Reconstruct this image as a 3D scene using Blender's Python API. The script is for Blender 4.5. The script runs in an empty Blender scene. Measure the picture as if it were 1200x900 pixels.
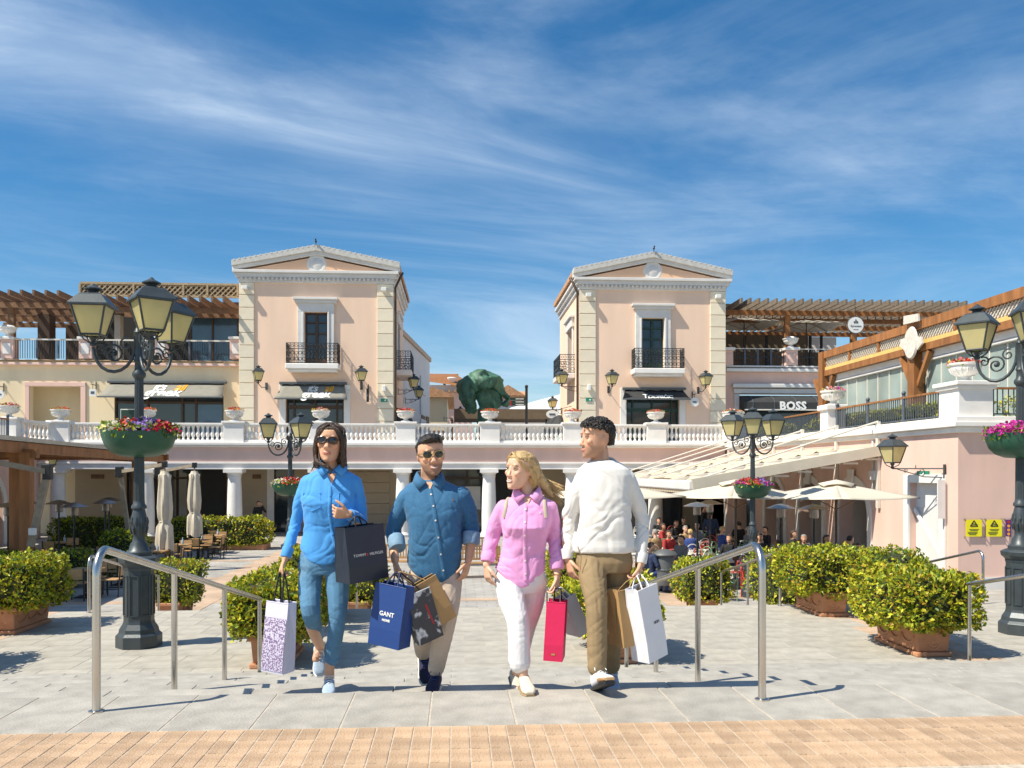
import bpy, bmesh, math, random
import numpy as np
from mathutils import Vector, Matrix, noise as mnoise
R = math.radians
random.seed(7)
rng = np.random.default_rng(11)
scene = bpy.context.scene
COL = scene.collection

# ------------------------------------------------------------------ camera
FPX, CX, CY, YAW, CAMZ = 1030.0, 600.0, 553.0, R(3.61), 2.40
cam_d = bpy.data.cameras.new('camera')
cam = bpy.data.objects.new('camera', cam_d)
COL.objects.link(cam)
cam.location = (0, 0, CAMZ)
cam.rotation_euler = (R(90), 0, -YAW)
cam_d.sensor_width = 36.0
cam_d.lens = 36.0 * FPX / 1200.0
cam_d.shift_y = (CY - 450.0) / 1200.0
cam_d.clip_start = 0.1
cam_d.clip_end = 20000
scene.camera = cam

# ------------------------------------------------------------------ sun and sky
SUN_DIR = Vector((2.5, 1.0, -3.6)).normalized()          # the way the light travels
SUN_EL = math.asin(-SUN_DIR.z)
sun_d = bpy.data.lights.new('sun', 'SUN')
sun_d.energy = 4.6
sun_d.angle = R(0.53)
sun_d.color = (1.0, 0.925, 0.78)
sun = bpy.data.objects.new('sun', sun_d)
COL.objects.link(sun)
sun.rotation_euler = SUN_DIR.to_track_quat('-Z', 'Y').to_euler()
sun.location = (-20, -10, 40)

w = bpy.data.worlds.new('World')
scene.world = w
w.use_nodes = True
nt = w.node_tree
nt.nodes.clear()
def wn(t, **kw):
    n = nt.nodes.new(t)
    for k, v in kw.items():
        setattr(n, k, v)
    return n
wl = nt.links.new
sky = wn('ShaderNodeTexSky')
sky.sky_type = 'NISHITA'
sky.sun_disc = False
sky.sun_elevation = SUN_EL
sky.sun_rotation = math.atan2(-SUN_DIR.x, -SUN_DIR.y)
sky.air_density = 1.0
sky.dust_density = 0.3
sky.ozone_density = 2.6
hsv = wn('ShaderNodeHueSaturation')
hsv.inputs['Saturation'].default_value = 1.38
hsv.inputs['Hue'].default_value = 0.497
hsv.inputs['Value'].default_value = 0.98
wl(sky.outputs[0], hsv.inputs['Color'])
tc = wn('ShaderNodeTexCoord')
sep = wn('ShaderNodeSeparateXYZ')
wl(tc.outputs['Generated'], sep.inputs[0])
def wmath(op, a, b=None, c=None):
    n = wn('ShaderNodeMath', operation=op)
    for i, v in enumerate((a, b, c)):
        if v is None:
            continue
        if isinstance(v, (int, float)):
            n.inputs[i].default_value = v
        else:
            wl(v, n.inputs[i])
    return n.outputs[0]
zc = wmath('ADD', wmath('MAXIMUM', sep.outputs['Z'], 0.0), 0.10)
cmb = wn('ShaderNodeCombineXYZ')
wl(wmath('DIVIDE', sep.outputs['X'], zc), cmb.inputs[0])
wl(wmath('DIVIDE', sep.outputs['Y'], zc), cmb.inputs[1])
def cloud(scale, rot, sc, detail, lo, hi, seed, dist=0.6):
    m = wn('ShaderNodeMapping', vector_type='TEXTURE')        # turn first, then stretch
    m.inputs['Rotation'].default_value = (0, 0, R(rot))
    m.inputs['Scale'].default_value = sc
    m.inputs['Location'].default_value = (seed, seed * 0.37, 0)
    wl(cmb.outputs[0], m.inputs['Vector'])
    n = wn('ShaderNodeTexNoise')
    n.inputs['Scale'].default_value = scale
    n.inputs['Detail'].default_value = detail
    n.inputs['Roughness'].default_value = 0.6
    n.inputs['Distortion'].default_value = dist
    wl(m.outputs[0], n.inputs['Vector'])
    r = wn('ShaderNodeMapRange')
    r.interpolation_type = 'SMOOTHSTEP'
    r.inputs['From Min'].default_value = lo
    r.inputs['From Max'].default_value = hi
    wl(n.outputs['Fac'], r.inputs['Value'])
    return r.outputs[0]
c1 = cloud(0.42, 40, (1.7, 0.55, 1), 8, 0.48, 0.84, 3.4)       # long cirrus bands
c2 = cloud(1.5, 34, (1.5, 0.6, 1), 12, 0.38, 0.80, 9.1, 1.6)   # fine streaks
c3 = cloud(0.55, 25, (1.3, 0.7, 1), 9, 0.40, 0.80, 21.7, 1.0)        # broad thin veil
m12 = wmath('MULTIPLY', c1, wmath('MULTIPLY_ADD', c2, 0.75, 0.30))
# one long soft band of cirrus crossing the sky
px_, py_ = cmb.inputs[0].links[0].from_socket, cmb.inputs[1].links[0].from_socket
nb_ = wn('ShaderNodeTexNoise')
nb_.inputs['Scale'].default_value = 1.3
nb_.inputs['Detail'].default_value = 7
wl(cmb.outputs[0], nb_.inputs['Vector'])
A27 = R(27)
vv = wmath('ADD', wmath('MULTIPLY', px_, -math.sin(A27)), wmath('MULTIPLY', py_, math.cos(A27)))
uu = wmath('ADD', wmath('MULTIPLY', px_, math.cos(A27)), wmath('MULTIPLY', py_, math.sin(A27)))
off = wmath('ADD', wmath('SUBTRACT', vv, 1.94), wmath('MULTIPLY', wmath('SUBTRACT', nb_.outputs['Fac'], 0.5), 0.55))
wid = wmath('MULTIPLY_ADD', uu, -0.03, 0.24)
q_ = wmath('DIVIDE', off, wmath('MAXIMUM', wid, 0.06))
bell = wmath('EXPONENT', wmath('MULTIPLY', wmath('MULTIPLY', q_, q_), -1.0))
fall = wn('ShaderNodeMapRange')
fall.interpolation_type = 'SMOOTHSTEP'
fall.inputs['From Min'].default_value = 2.1
fall.inputs['From Max'].default_value = -0.3
fall.inputs['To Max'].default_value = 0.74
wl(uu, fall.inputs['Value'])
band = wmath('MULTIPLY', wmath('MULTIPLY', bell, fall.outputs[0]), wmath('MULTIPLY_ADD', c2, 0.55, 0.50))
cov = wmath('MINIMUM', wmath('ADD', wmath('ADD', wmath('MULTIPLY', m12, 0.42), band), wmath('ADD', wmath('MULTIPLY', c3, 0.56), wmath('MULTIPLY', c2, 0.05))), 0.92)
mix = wn('ShaderNodeMixRGB')
wl(cov, mix.inputs[0])
wl(hsv.outputs[0], mix.inputs[1])
mix.inputs[2].default_value = (5.6, 6.7, 8.0, 1)
bg = wn('ShaderNodeBackground')
bg.inputs['Strength'].default_value = 0.086
wl(mix.outputs[0], bg.inputs['Color'])
out = wn('ShaderNodeOutputWorld')
wl(bg.outputs[0], out.inputs['Surface'])

scene.view_settings.view_transform = 'Standard'
scene.view_settings.look = 'None'
scene.view_settings.exposure = 0.62
scene.view_settings.gamma = 1.0
scene.render.engine = 'CYCLES'
scene.cycles.max_bounces = 6
scene.cycles.diffuse_bounces = 3
scene.cycles.glossy_bounces = 3
scene.cycles.transmission_bounces = 4
scene.cycles.transparent_max_bounces = 6
scene.cycles.caustics_reflective = False
scene.cycles.caustics_refractive = False
scene.cycles.use_denoising = True

# ------------------------------------------------------------------ pixel rays
CT, ST = math.cos(YAW), math.sin(YAW)
def ray(x, y):
    a, b = (x - CX) / FPX, (CY - y) / FPX
    return Vector((ST + a * CT, CT - a * ST, b))          # unit camera depth
def atD(x, y, d):
    return Vector((0, 0, CAMZ)) + ray(x, y) * d
def atZ(x, y, z):
    r = ray(x, y)
    return Vector((0, 0, CAMZ)) + r * ((z - CAMZ) / r.z)
def atY(x, y, Y):
    r = ray(x, y)
    return Vector((0, 0, CAMZ)) + r * (Y / r.y)
def atX(x, y, X):
    r = ray(x, y)
    return Vector((0, 0, CAMZ)) + r * (X / r.x)

# ------------------------------------------------------------------ materials
MATS = {}
def mat(name, col, rough=0.7, var=0.12, scale=6.0, bump=0.0, bscale=40.0, metal=0.0, spec=0.5, trans=0.0,
        dirt=0.0, dirtcol=(0.1, 0.09, 0.08), rnd=0.0, attr=None, coat=0.0, sheen=0.0, alpha=1.0, stretch=(1, 1, 1), translucent=0.0):
    m = bpy.data.materials.new(name)
    m.use_nodes = True
    t = m.node_tree
    b = t.nodes['Principled BSDF']
    L = t.links.new
    b.inputs['Roughness'].default_value = rough
    b.inputs['Metallic'].default_value = metal
    b.inputs['Specular IOR Level'].default_value = spec
    b.inputs['Transmission Weight'].default_value = trans
    b.inputs['Coat Weight'].default_value = coat
    b.inputs['Sheen Weight'].default_value = sheen
    b.inputs['Alpha'].default_value = alpha
    co = t.nodes.new('ShaderNodeTexCoord')
    mp = t.nodes.new('ShaderNodeMapping')
    mp.inputs['Scale'].default_value = stretch
    L(co.outputs['Object'], mp.inputs['Vector'])
    n = t.nodes.new('ShaderNodeTexNoise')
    n.inputs['Scale'].default_value = scale
    n.inputs['Detail'].default_value = 5
    L(mp.outputs[0], n.inputs['Vector'])
    mr = t.nodes.new('ShaderNodeMapRange')
    mr.inputs['From Min'].default_value = 0.3
    mr.inputs['From Max'].default_value = 0.7
    mr.inputs['To Min'].default_value = 1 - var
    mr.inputs['To Max'].default_value = 1 + var
    L(n.outputs['Fac'], mr.inputs['Value'])
    val = mr.outputs[0]
    if rnd:
        oi = t.nodes.new('ShaderNodeObjectInfo')
        r2 = t.nodes.new('ShaderNodeMapRange')
        r2.inputs['To Min'].default_value = 1 - rnd
        r2.inputs['To Max'].default_value = 1 + rnd
        L(oi.outputs['Random'], r2.inputs['Value'])
        mu = t.nodes.new('ShaderNodeMath')
        mu.operation = 'MULTIPLY'
        L(val, mu.inputs[0]); L(r2.outputs[0], mu.inputs[1])
        val = mu.outputs[0]
    vm = t.nodes.new('ShaderNodeVectorMath')
    vm.operation = 'SCALE'
    if attr:
        at = t.nodes.new('ShaderNodeAttribute')
        at.attribute_name = attr
        L(at.outputs['Color'], vm.inputs[0])
    else:
        vm.inputs[0].default_value = col[:3]
    L(val, vm.inputs['Scale'])
    colout = vm.outputs[0]
    if dirt:
        n2 = t.nodes.new('ShaderNodeTexNoise')
        n2.inputs['Scale'].default_value = scale * 0.35
        n2.inputs['Detail'].default_value = 9
        n2.inputs['Roughness'].default_value = 0.72
        L(mp.outputs[0], n2.inputs['Vector'])
        m2 = t.nodes.new('ShaderNodeMapRange')
        m2.inputs['From Min'].default_value = 0.5
        m2.inputs['From Max'].default_value = 0.75
        m2.inputs['To Max'].default_value = dirt
        L(n2.outputs['Fac'], m2.inputs['Value'])
        mx = t.nodes.new('ShaderNodeMixRGB')
        L(m2.outputs[0], mx.inputs[0])
        L(colout, mx.inputs[1])
        mx.inputs[2].default_value = (*dirtcol, 1)
        colout = mx.outputs[0]
    L(colout, b.inputs['Base Color'])
    if bump:
        nb = t.nodes.new('ShaderNodeTexNoise')
        nb.inputs['Scale'].default_value = bscale
        nb.inputs['Detail'].default_value = 4
        L(mp.outputs[0], nb.inputs['Vector'])
        bp = t.nodes.new('ShaderNodeBump')
        bp.inputs['Strength'].default_value = min(1.0, bump)
        bp.inputs['Distance'].default_value = 0.02
        L(nb.outputs['Fac'], bp.inputs['Height'])
        L(bp.outputs[0], b.inputs['Normal'])
    if translucent:
        tr = t.nodes.new('ShaderNodeBsdfTranslucent')
        L(colout, tr.inputs['Color'])
        ms = t.nodes.new('ShaderNodeMixShader')
        ms.inputs[0].default_value = translucent
        o = t.nodes['Material Output']
        L(b.outputs[0], ms.inputs[1]); L(tr.outputs[0], ms.inputs[2])
        L(ms.outputs[0], o.inputs['Surface'])
    MATS[name] = m
    return m

def M(n):
    return MATS[n]

# ------------------------------------------------------------------ mesh building
class MB:
    def __init__(s):
        s.v = []; s.f = []
    def add(s, vs, fs):
        o = len(s.v)
        s.v.extend([tuple(p) for p in vs])
        s.f.extend([tuple(i + o for i in f) for f in fs])
        return s
    def box(s, c, d, rz=0.0, top=None):
        hx, hy, hz = d[0] / 2, d[1] / 2, d[2] / 2
        t = top if top is not None else 1.0
        vs = []
        cr, sr = math.cos(rz), math.sin(rz)
        for z, k in ((-hz, 1.0), (hz, t)):
            for x, y in ((-hx, -hy), (hx, -hy), (hx, hy), (-hx, hy)):
                x2, y2 = x * k, y * k
                vs.append((c[0] + x2 * cr - y2 * sr, c[1] + x2 * sr + y2 * cr, c[2] + z))
        return s.add(vs, [(3, 2, 1, 0), (4, 5, 6, 7), (0, 1, 5, 4), (1, 2, 6, 5), (2, 3, 7, 6), (3, 0, 4, 7)])
    def b2(s, a, b):
        return s.box([(a[i] + b[i]) / 2 for i in range(3)], [abs(b[i] - a[i]) for i in range(3)])
    def beam(s, p, q, w, h, up=(0, 0, 1)):
        p, q = Vector(p), Vector(q)
        d = (q - p).normalized()
        u = Vector(up)
        x = d.cross(u)
        if x.length < 1e-4:
            x = d.cross(Vector((0, 1, 0)))
        x.normalize()
        z = x.cross(d).normalized()
        vs = []
        for o in (p, q):
            for a, b in ((-1, -1), (1, -1), (1, 1), (-1, 1)):
                vs.append(o + x * (a * w / 2) + z * (b * h / 2))
        return s.add(vs, [(0, 1, 2, 3), (7, 6, 5, 4), (4, 5, 1, 0), (5, 6, 2, 1), (6, 7, 3, 2), (7, 4, 0, 3)])
    def tube(s, pts, r, n=8, cap=True, flat=1.0):
        pts = [Vector(p) for p in pts]
        k = len(pts)
        rs = r if isinstance(r, (list, tuple)) else [r] * k
        t0 = (pts[1] - pts[0]).normalized()
        ref = Vector((0, 0, 1)) if abs(t0.z) < 0.9 else Vector((0, 1, 0))
        x = t0.cross(ref).normalized()
        vs = []
        for i in range(k):
            t = (pts[min(i + 1, k - 1)] - pts[max(i - 1, 0)])
            if t.length < 1e-9:
                t = t0.copy()
            t.normalize()
            x = (x - t * x.dot(t))
            if x.length < 1e-6:
                x = t.cross(Vector((0.3, 0.5, 0.8)))
            x.normalize()
            y = t.cross(x)
            for j in range(n):
                a = 2 * math.pi * j / n
                vs.append(pts[i] + x * (math.cos(a) * rs[i]) + y * (math.sin(a) * rs[i] * flat))
        fs = []
        for i in range(k - 1):
            for j in range(n):
                a, b = i * n + j, i * n + (j + 1) % n
                fs.append((a, b, b + n, a + n))
        if cap:
            fs.append(tuple(range(n - 1, -1, -1)))
            fs.append(tuple(range((k - 1) * n, k * n)))
        return s.add(vs, fs)
    def cyl(s, p, q, r, n=10, r2=None):
        return s.tube([p, q], [r, r if r2 is None else r2], n)
    def lathe(s, prof, n=16, c=(0, 0, 0), sq=None, rot=0.0):
        vs, fs = [], []
        for r, z in prof:
            for j in range(n):
                a = 2 * math.pi * j / n + rot
                vs.append((c[0] + r * math.cos(a), c[1] + r * math.sin(a), c[2] + z))
        k = len(prof)
        for i in range(k - 1):
            for j in range(n):
                a, b = i * n + j, i * n + (j + 1) % n
                fs.append((a, b, b + n, a + n))
        fs.append(tuple(range(n - 1, -1, -1)))
        fs.append(tuple(range((k - 1) * n, k * n)))
        return s.add(vs, fs)
    def prism(s, poly, axis, a, b):
        """poly in the plane across axis ('x': (y,z), 'y': (x,z), 'z': (x,y)), extruded from a to b"""
        def P(u, v, w_):
            return {'x': (w_, u, v), 'y': (u, w_, v), 'z': (u, v, w_)}[axis]
        n = len(poly)
        vs = [P(u, v, a) for u, v in poly] + [P(u, v, b) for u, v in poly]
        fs = [tuple(range(n)), tuple(range(2 * n - 1, n - 1, -1))]
        for i in range(n):
            j = (i + 1) % n
            fs.append((i, i + n, j + n, j))
        return s.add(vs, fs)
    def ball(s, c, r, n=8, m=6):
        rr = r if isinstance(r, (tuple, list)) else (r, r, r)
        vs, fs = [], []
        for i in range(m + 1):
            th = math.pi * (i + 0.001) / (m + 0.002)
            for j in range(n):
                a = 2 * math.pi * j / n
                vs.append((c[0] + rr[0] * math.sin(th) * math.cos(a), c[1] + rr[1] * math.sin(th) * math.sin(a), c[2] - rr[2] * math.cos(th)))
        for i in range(m):
            for j in range(n):
                a, b = i * n + j, i * n + (j + 1) % n
                fs.append((a, b, b + n, a + n))
        return s.add(vs, fs)
    def move(s, mtx):
        s.v = [tuple(mtx @ Vector(p)) for p in s.v]
        return s
    def mesh(s, name, smooth=None):
        me = bpy.data.meshes.new(name)
        me.from_pydata(s.v, [], s.f)
        fix_normals(me)
        if smooth is not None:
            me.polygons.foreach_set('use_smooth', [True] * len(me.polygons))
            me.set_sharp_from_angle(angle=R(smooth))
        return me
    def build(s, name, m, parent=None, loc=None, rz=0.0, smooth=None, bevel=0.0):
        me = s.mesh(name, smooth)
        return ob(name, me, m, parent, loc, rz, bevel)

def fix_normals(me):
    bm = bmesh.new()
    bm.from_mesh(me)
    bmesh.ops.recalc_face_normals(bm, faces=bm.faces)
    bm.to_mesh(me)
    bm.free()
    me.validate()

def ob(name, me, m, parent=None, loc=None, rz=0.0, bevel=0.0):
    o = bpy.data.objects.new(name, me)
    COL.objects.link(o)
    if m is not None and not me.materials:
        me.materials.append(M(m) if isinstance(m, str) else m)
    if parent is not None:
        o.parent = parent
    if loc is not None:
        o.location = loc
    if rz:
        o.rotation_euler = (0, 0, rz)
    if bevel:
        b = o.modifiers.new('bevel', 'BEVEL')
        b.width = bevel
        b.segments = 2
        b.limit_method = 'ANGLE'
        b.angle_limit = R(40)
    return o

def tag(o, label, cat, group=None, kind=None):
    o['label'] = label
    o['category'] = cat
    if group:
        o['group'] = group
    if kind:
        o['kind'] = kind
    return o

def thing(name, label, cat, loc=(0, 0, 0), rz=0.0, group=None):
    o = bpy.data.objects.new(name, None)
    COL.objects.link(o)
    o.location = loc
    o.rotation_euler = (0, 0, rz)
    o.empty_display_size = 0.1
    return tag(o, label, cat, group)

def struct(o, label=None):
    o['kind'] = 'structure'
    if label:
        o['label'] = label
    return o

def kids(o):
    return [c for c in list(o.children)]

def dup(o, loc=None, rz=None, label=None, parent=None, scale=None, group=None):
    c = o.copy()
    COL.objects.link(c)
    if parent is not None:
        c.parent = parent
    if loc is not None:
        c.location = loc
    if rz is not None:
        c.rotation_euler = (0, 0, rz)
    if scale is not None:
        c.scale = (scale, scale, scale)
    if label:
        c['label'] = label
    if group:
        c['group'] = group
    for ch in kids(o):
        dup(ch, parent=c)
    return c

def text_mesh(body, size, depth=0.004, spacing=1.0, shear=0.0, bold=0.0):
    cu = bpy.data.curves.new('lettering', 'FONT')
    cu.body = body
    cu.size = size
    cu.extrude = depth
    cu.align_x = 'CENTER'
    cu.align_y = 'CENTER'
    cu.space_character = spacing
    cu.shear = shear
    cu.offset = bold
    cu.resolution_u = 2
    o = bpy.data.objects.new('lettering_tmp', cu)
    COL.objects.link(o)
    dg = bpy.context.evaluated_depsgraph_get()
    me = bpy.data.meshes.new_from_object(o.evaluated_get(dg))
    bpy.data.objects.remove(o)
    return me

def lettering(body, size, m, parent, mtx, depth=0.004, spacing=1.0, shear=0.0, bold=0.0):
    me = text_mesh(body, size, depth, spacing, shear, bold)
    me.transform(mtx)
    me.materials.clear()
    return ob('lettering', me, m, parent)
# lettering that stands upright and faces -Y
FACE_Y = Matrix.Rotation(R(90), 4, 'X')
# ------------------------------------------------------------------ material list
mat('stone', (0.375, 0.352, 0.308), 0.62, 0.20, 5.0, 0.25, 60, dirt=0.5, dirtcol=(0.315, 0.29, 0.245), rnd=0.07)
mat('stone_pale', (0.40, 0.375, 0.322), 0.65, 0.18, 4.0, 0.25, 60, dirt=0.4, dirtcol=(0.345, 0.318, 0.268), rnd=0.06)
mat('grout', (0.47, 0.41, 0.33), 0.9, 0.2, 30)
mat('brick', (0.45, 0.305, 0.19), 0.8, 0.16, 9, 0.45, 90, rnd=0.17, dirt=0.45, dirtcol=(0.50, 0.39, 0.28))
mat('tan_stone', (0.50, 0.36, 0.25), 0.75, 0.14, 6, 0.25, 60, rnd=0.12)
mat('pink', (0.76, 0.52, 0.435), 0.85, 0.07, 1.2, 0.25, 90, dirt=0.4, stretch=(1, 1, 0.35), dirtcol=(0.68, 0.48, 0.42))
mat('peach', (0.88, 0.635, 0.475), 0.85, 0.06, 0.9, 0.3, 60, dirt=0.35, stretch=(1, 1, 0.22), dirtcol=(0.83, 0.62, 0.46))
mat('orange_wall', (0.78, 0.50, 0.33), 0.85, 0.05, 1.0, 0.2, 60)
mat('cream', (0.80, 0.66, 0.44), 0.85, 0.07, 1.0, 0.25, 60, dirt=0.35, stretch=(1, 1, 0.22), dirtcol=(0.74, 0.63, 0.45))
mat('quoin', (0.79, 0.70, 0.54), 0.85, 0.05, 2.0, 0.2, 60, rnd=0.04)
mat('white', (0.80, 0.775, 0.74), 0.7, 0.06, 2.0, 0.1, 50, dirt=0.3, dirtcol=(0.60, 0.57, 0.52))
mat('white_wall', (0.70, 0.66, 0.64), 0.8, 0.05, 1.0, 0.15, 50)
mat('grey_trim', (0.68, 0.665, 0.64), 0.75, 0.06, 2.0, 0.1, 50)
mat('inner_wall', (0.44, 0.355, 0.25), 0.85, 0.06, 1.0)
mat('terracotta_roof', (0.50, 0.27, 0.14), 0.8, 0.25, 4)
mat('roof_cap', (0.56, 0.545, 0.51), 0.8, 0.12, 4)
mat('concrete', (0.42, 0.40, 0.37), 0.8, 0.1, 1.0)
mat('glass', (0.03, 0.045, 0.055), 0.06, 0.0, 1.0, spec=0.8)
mat('glass_pale', (0.30, 0.37, 0.35), 0.12, 0.25, 0.6, spec=0.7)
mat('glass_blue', (0.05, 0.10, 0.16), 0.08, 0.3, 0.5, spec=0.8)
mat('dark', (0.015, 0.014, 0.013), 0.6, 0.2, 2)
mat('frame_brown', (0.06, 0.035, 0.022), 0.5, 0.15, 10)
mat('frame_green', (0.012, 0.045, 0.03), 0.45, 0.1, 10)
mat('iron', (0.028, 0.032, 0.036), 0.45, 0.2, 12, metal=0.4)
mat('iron_blue', (0.10, 0.12, 0.15), 0.5, 0.15, 12, metal=0.3)
mat('steel', (0.56, 0.535, 0.50), 0.27, 0.10, 14, 0.05, 150, metal=1.0, stretch=(1, 1, 0.15))
mat('steel_dark', (0.32, 0.30, 0.28), 0.4, 0.1, 10, metal=0.9)
mat('lamp_paint', (0.055, 0.068, 0.075), 0.42, 0.14, 8, 0.08, 60, metal=0.25, dirt=0.3, dirtcol=(0.10, 0.105, 0.10))
mat('lamp_glass', (0.90, 0.80, 0.42), 0.22, 0.08, 3, spec=0.6, translucent=0.5)
mat('bulb', (0.75, 0.72, 0.55), 0.3, 0.05, 3)
mat('wood', (0.30, 0.125, 0.04), 0.6, 0.28, 5, 0.2, 60, stretch=(1, 1, 0.22), rnd=0.12)
mat('wood_pale', (0.40, 0.24, 0.105), 0.6, 0.22, 6, 0.15, 60, rnd=0.12)
mat('wood_grey', (0.30, 0.255, 0.19), 0.75, 0.2, 6, 0.15, 60, rnd=0.12)
mat('rafter_grey', (0.17, 0.135, 0.10), 0.8, 0.25, 5, 0.2, 60, rnd=0.15)
mat('wood_old', (0.20, 0.115, 0.065), 0.75, 0.25, 5, 0.2, 60, rnd=0.15)
mat('lattice', (0.42, 0.32, 0.19), 0.7, 0.2, 8)
mat('lattice_white', (0.62, 0.58, 0.52), 0.7, 0.15, 8)
mat('yellow_strip', (0.70, 0.47, 0.16), 0.6, 0.1, 4)
mat('canvas', (0.74, 0.68, 0.56), 0.85, 0.05, 2, 0.15, 200, translucent=0.25)
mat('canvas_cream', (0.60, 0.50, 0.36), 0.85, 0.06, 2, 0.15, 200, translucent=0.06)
mat('canvas_white', (0.78, 0.77, 0.75), 0.8, 0.05, 2, 0.1, 200, translucent=0.2)
mat('canvas_old', (0.56, 0.50, 0.40), 0.85, 0.1, 4, 0.3, 60)
mat('canvas_brown', (0.17, 0.125, 0.08), 0.9, 0.1, 3)
mat('awning_grey', (0.235, 0.225, 0.19), 0.85, 0.08, 3, 0.15, 150)
mat('awning_dark', (0.035, 0.037, 0.038), 0.8, 0.15, 3, 0.15, 150)
mat('alu', (0.70, 0.66, 0.58), 0.5, 0.05, 3)
mat('terracotta', (0.50, 0.235, 0.12), 0.8, 0.14, 6, 0.3, 60, rnd=0.08, dirt=0.35, dirtcol=(0.56, 0.34, 0.22))
mat('urn', (0.80, 0.78, 0.74), 0.6, 0.05, 8, 0.15, 40)
mat('leaf', (1, 1, 1), 0.42, 0.18, 3, attr='Col', spec=0.45, translucent=0.30)
mat('petal', (1, 1, 1), 0.6, 0.10, 30, attr='Col', translucent=0.25)
mat('bowl_green', (0.018, 0.085, 0.052), 0.42, 0.12, 4, 0.05, 30)
mat('soil', (0.05, 0.035, 0.022), 0.95, 0.2, 30)
mat('twig', (0.10, 0.065, 0.04), 0.9, 0.2, 20)
mat('bronze', (0.055, 0.145, 0.098), 0.6, 0.4, 1.5, 0.4, 12, metal=0.1, dirt=1.0, dirtcol=(0.085, 0.27, 0.18), stretch=(1.6, 1.6, 0.45))
mat('sign_yellow', (0.86, 0.76, 0.01), 0.45, 0.02, 5)
mat('sign_purple', (0.10, 0.02, 0.17), 0.45, 0.05, 5)
mat('sign_green', (0.01, 0.24, 0.15), 0.4, 0.03, 5)
mat('sign_white', (0.78, 0.78, 0.75), 0.5, 0.03, 5)
mat('black', (0.012, 0.012, 0.013), 0.5, 0.1, 10)
mat('letter_white', (0.82, 0.82, 0.80), 0.6, 0.02, 10)
mat('letter_orange', (0.80, 0.36, 0.02), 0.6, 0.02, 10)
mat('red', (0.45, 0.02, 0.02), 0.5, 0.1, 8)
mat('chair_red', (0.50, 0.045, 0.03), 0.45, 0.1, 8)
mat('chair_white', (0.70, 0.67, 0.60), 0.45, 0.08, 8)
mat('chair_green', (0.20, 0.36, 0.20), 0.45, 0.1, 8)
mat('bin_grey', (0.115, 0.125, 0.13), 0.5, 0.1, 8, metal=0.2)
mat('heater_steel', (0.45, 0.42, 0.38), 0.35, 0.1, 8, metal=0.9)

def checker_mat(name, c1, c2, mortar, sx, sy, msize=0.02, off=0.5):
    m = bpy.data.materials.new(name)
    m.use_nodes = True
    t = m.node_tree
    b = t.nodes['Principled BSDF']
    b.inputs['Roughness'].default_value = 0.75
    co = t.nodes.new('ShaderNodeTexCoord')
    br = t.nodes.new('ShaderNodeTexBrick')
    br.offset = off
    br.inputs['Scale'].default_value = 1.0
    br.inputs['Brick Width'].default_value = sx
    br.inputs['Row Height'].default_value = sy
    br.inputs['Mortar Size'].default_value = msize
    br.inputs['Mortar Smooth'].default_value = 0.3
    br.inputs['Bias'].default_value = 0.0
    br.inputs['Color1'].default_value = (*c1, 1)
    br.inputs['Color2'].default_value = (*c2, 1)
    br.inputs['Mortar'].default_value = (*mortar, 1)
    t.links.new(co.outputs['Object'], br.inputs['Vector'])
    n = t.nodes.new('ShaderNodeTexNoise')
    n.inputs['Scale'].default_value = 1.4
    n.inputs['Detail'].default_value = 8
    t.links.new(co.outputs['Object'], n.inputs['Vector'])
    mr = t.nodes.new('ShaderNodeMapRange')
    mr.inputs['From Min'].default_value = 0.3
    mr.inputs['From Max'].default_value = 0.7
    mr.inputs['To Min'].default_value = 0.8
    mr.inputs['To Max'].default_value = 1.18
    t.links.new(n.outputs['Fac'], mr.inputs['Value'])
    vm = t.nodes.new('ShaderNodeVectorMath')
    vm.operation = 'SCALE'
    t.links.new(br.outputs['Color'], vm.inputs[0])
    t.links.new(mr.outputs[0], vm.inputs['Scale'])
    t.links.new(vm.outputs[0], b.inputs['Base Color'])
    MATS[name] = m
checker_mat('setts', (0.40, 0.385, 0.355), (0.34, 0.327, 0.305), (0.29, 0.27, 0.24), 0.5, 0.3)
checker_mat('tan_setts', (0.52, 0.37, 0.26), (0.46, 0.32, 0.22), (0.40, 0.31, 0.23), 0.24, 0.12)

# ------------------------------------------------------------------ levels
ZG, ZU, ZT = -0.90, 0.98, 3.85
Y_BRICK, Y_EDGE, RISE, TREAD, NSTEP = 4.93, 5.72, 0.1225, 0.645, 8
Y_LAND = Y_EDGE + TREAD * (NSTEP - 1)                # last riser: the landing starts
Y_EDGE2 = 15.55

# ------------------------------------------------------------------ ground
struct(MB().add([(-3000, 15, ZG), (3000, 15, ZG), (3000, 6000, ZG), (-3000, 6000, ZG)], [(0, 1, 2, 3)]).build('plaza_ground', 'setts'))
tan = MB()
for y in (22.5, 27.5, 33.0, 39.0):
    tan.add([(-11, y, ZG + 0.004), (10, y, ZG + 0.004), (10, y + 0.5, ZG + 0.004), (-11, y + 0.5, ZG + 0.004)], [(0, 1, 2, 3)])
struct(tan.build('tan_paving_bands', 'tan_setts'))
tan = MB()
for x in (-7.4, 5.2):
    tan.add([(x, 19, ZG + 0.008), (x + 1.3, 19, ZG + 0.008), (x + 1.3, 44, ZG + 0.008), (x, 44, ZG + 0.008)], [(0, 1, 2, 3)])
struct(tan.build('tan_paving_strips', 'tan_setts'))

upper = struct(MB().b2((-14, -6, ZU - 0.6), (15, Y_EDGE - 0.02, ZU - 0.0035)).build('upper_pavement', 'grout'))
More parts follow.
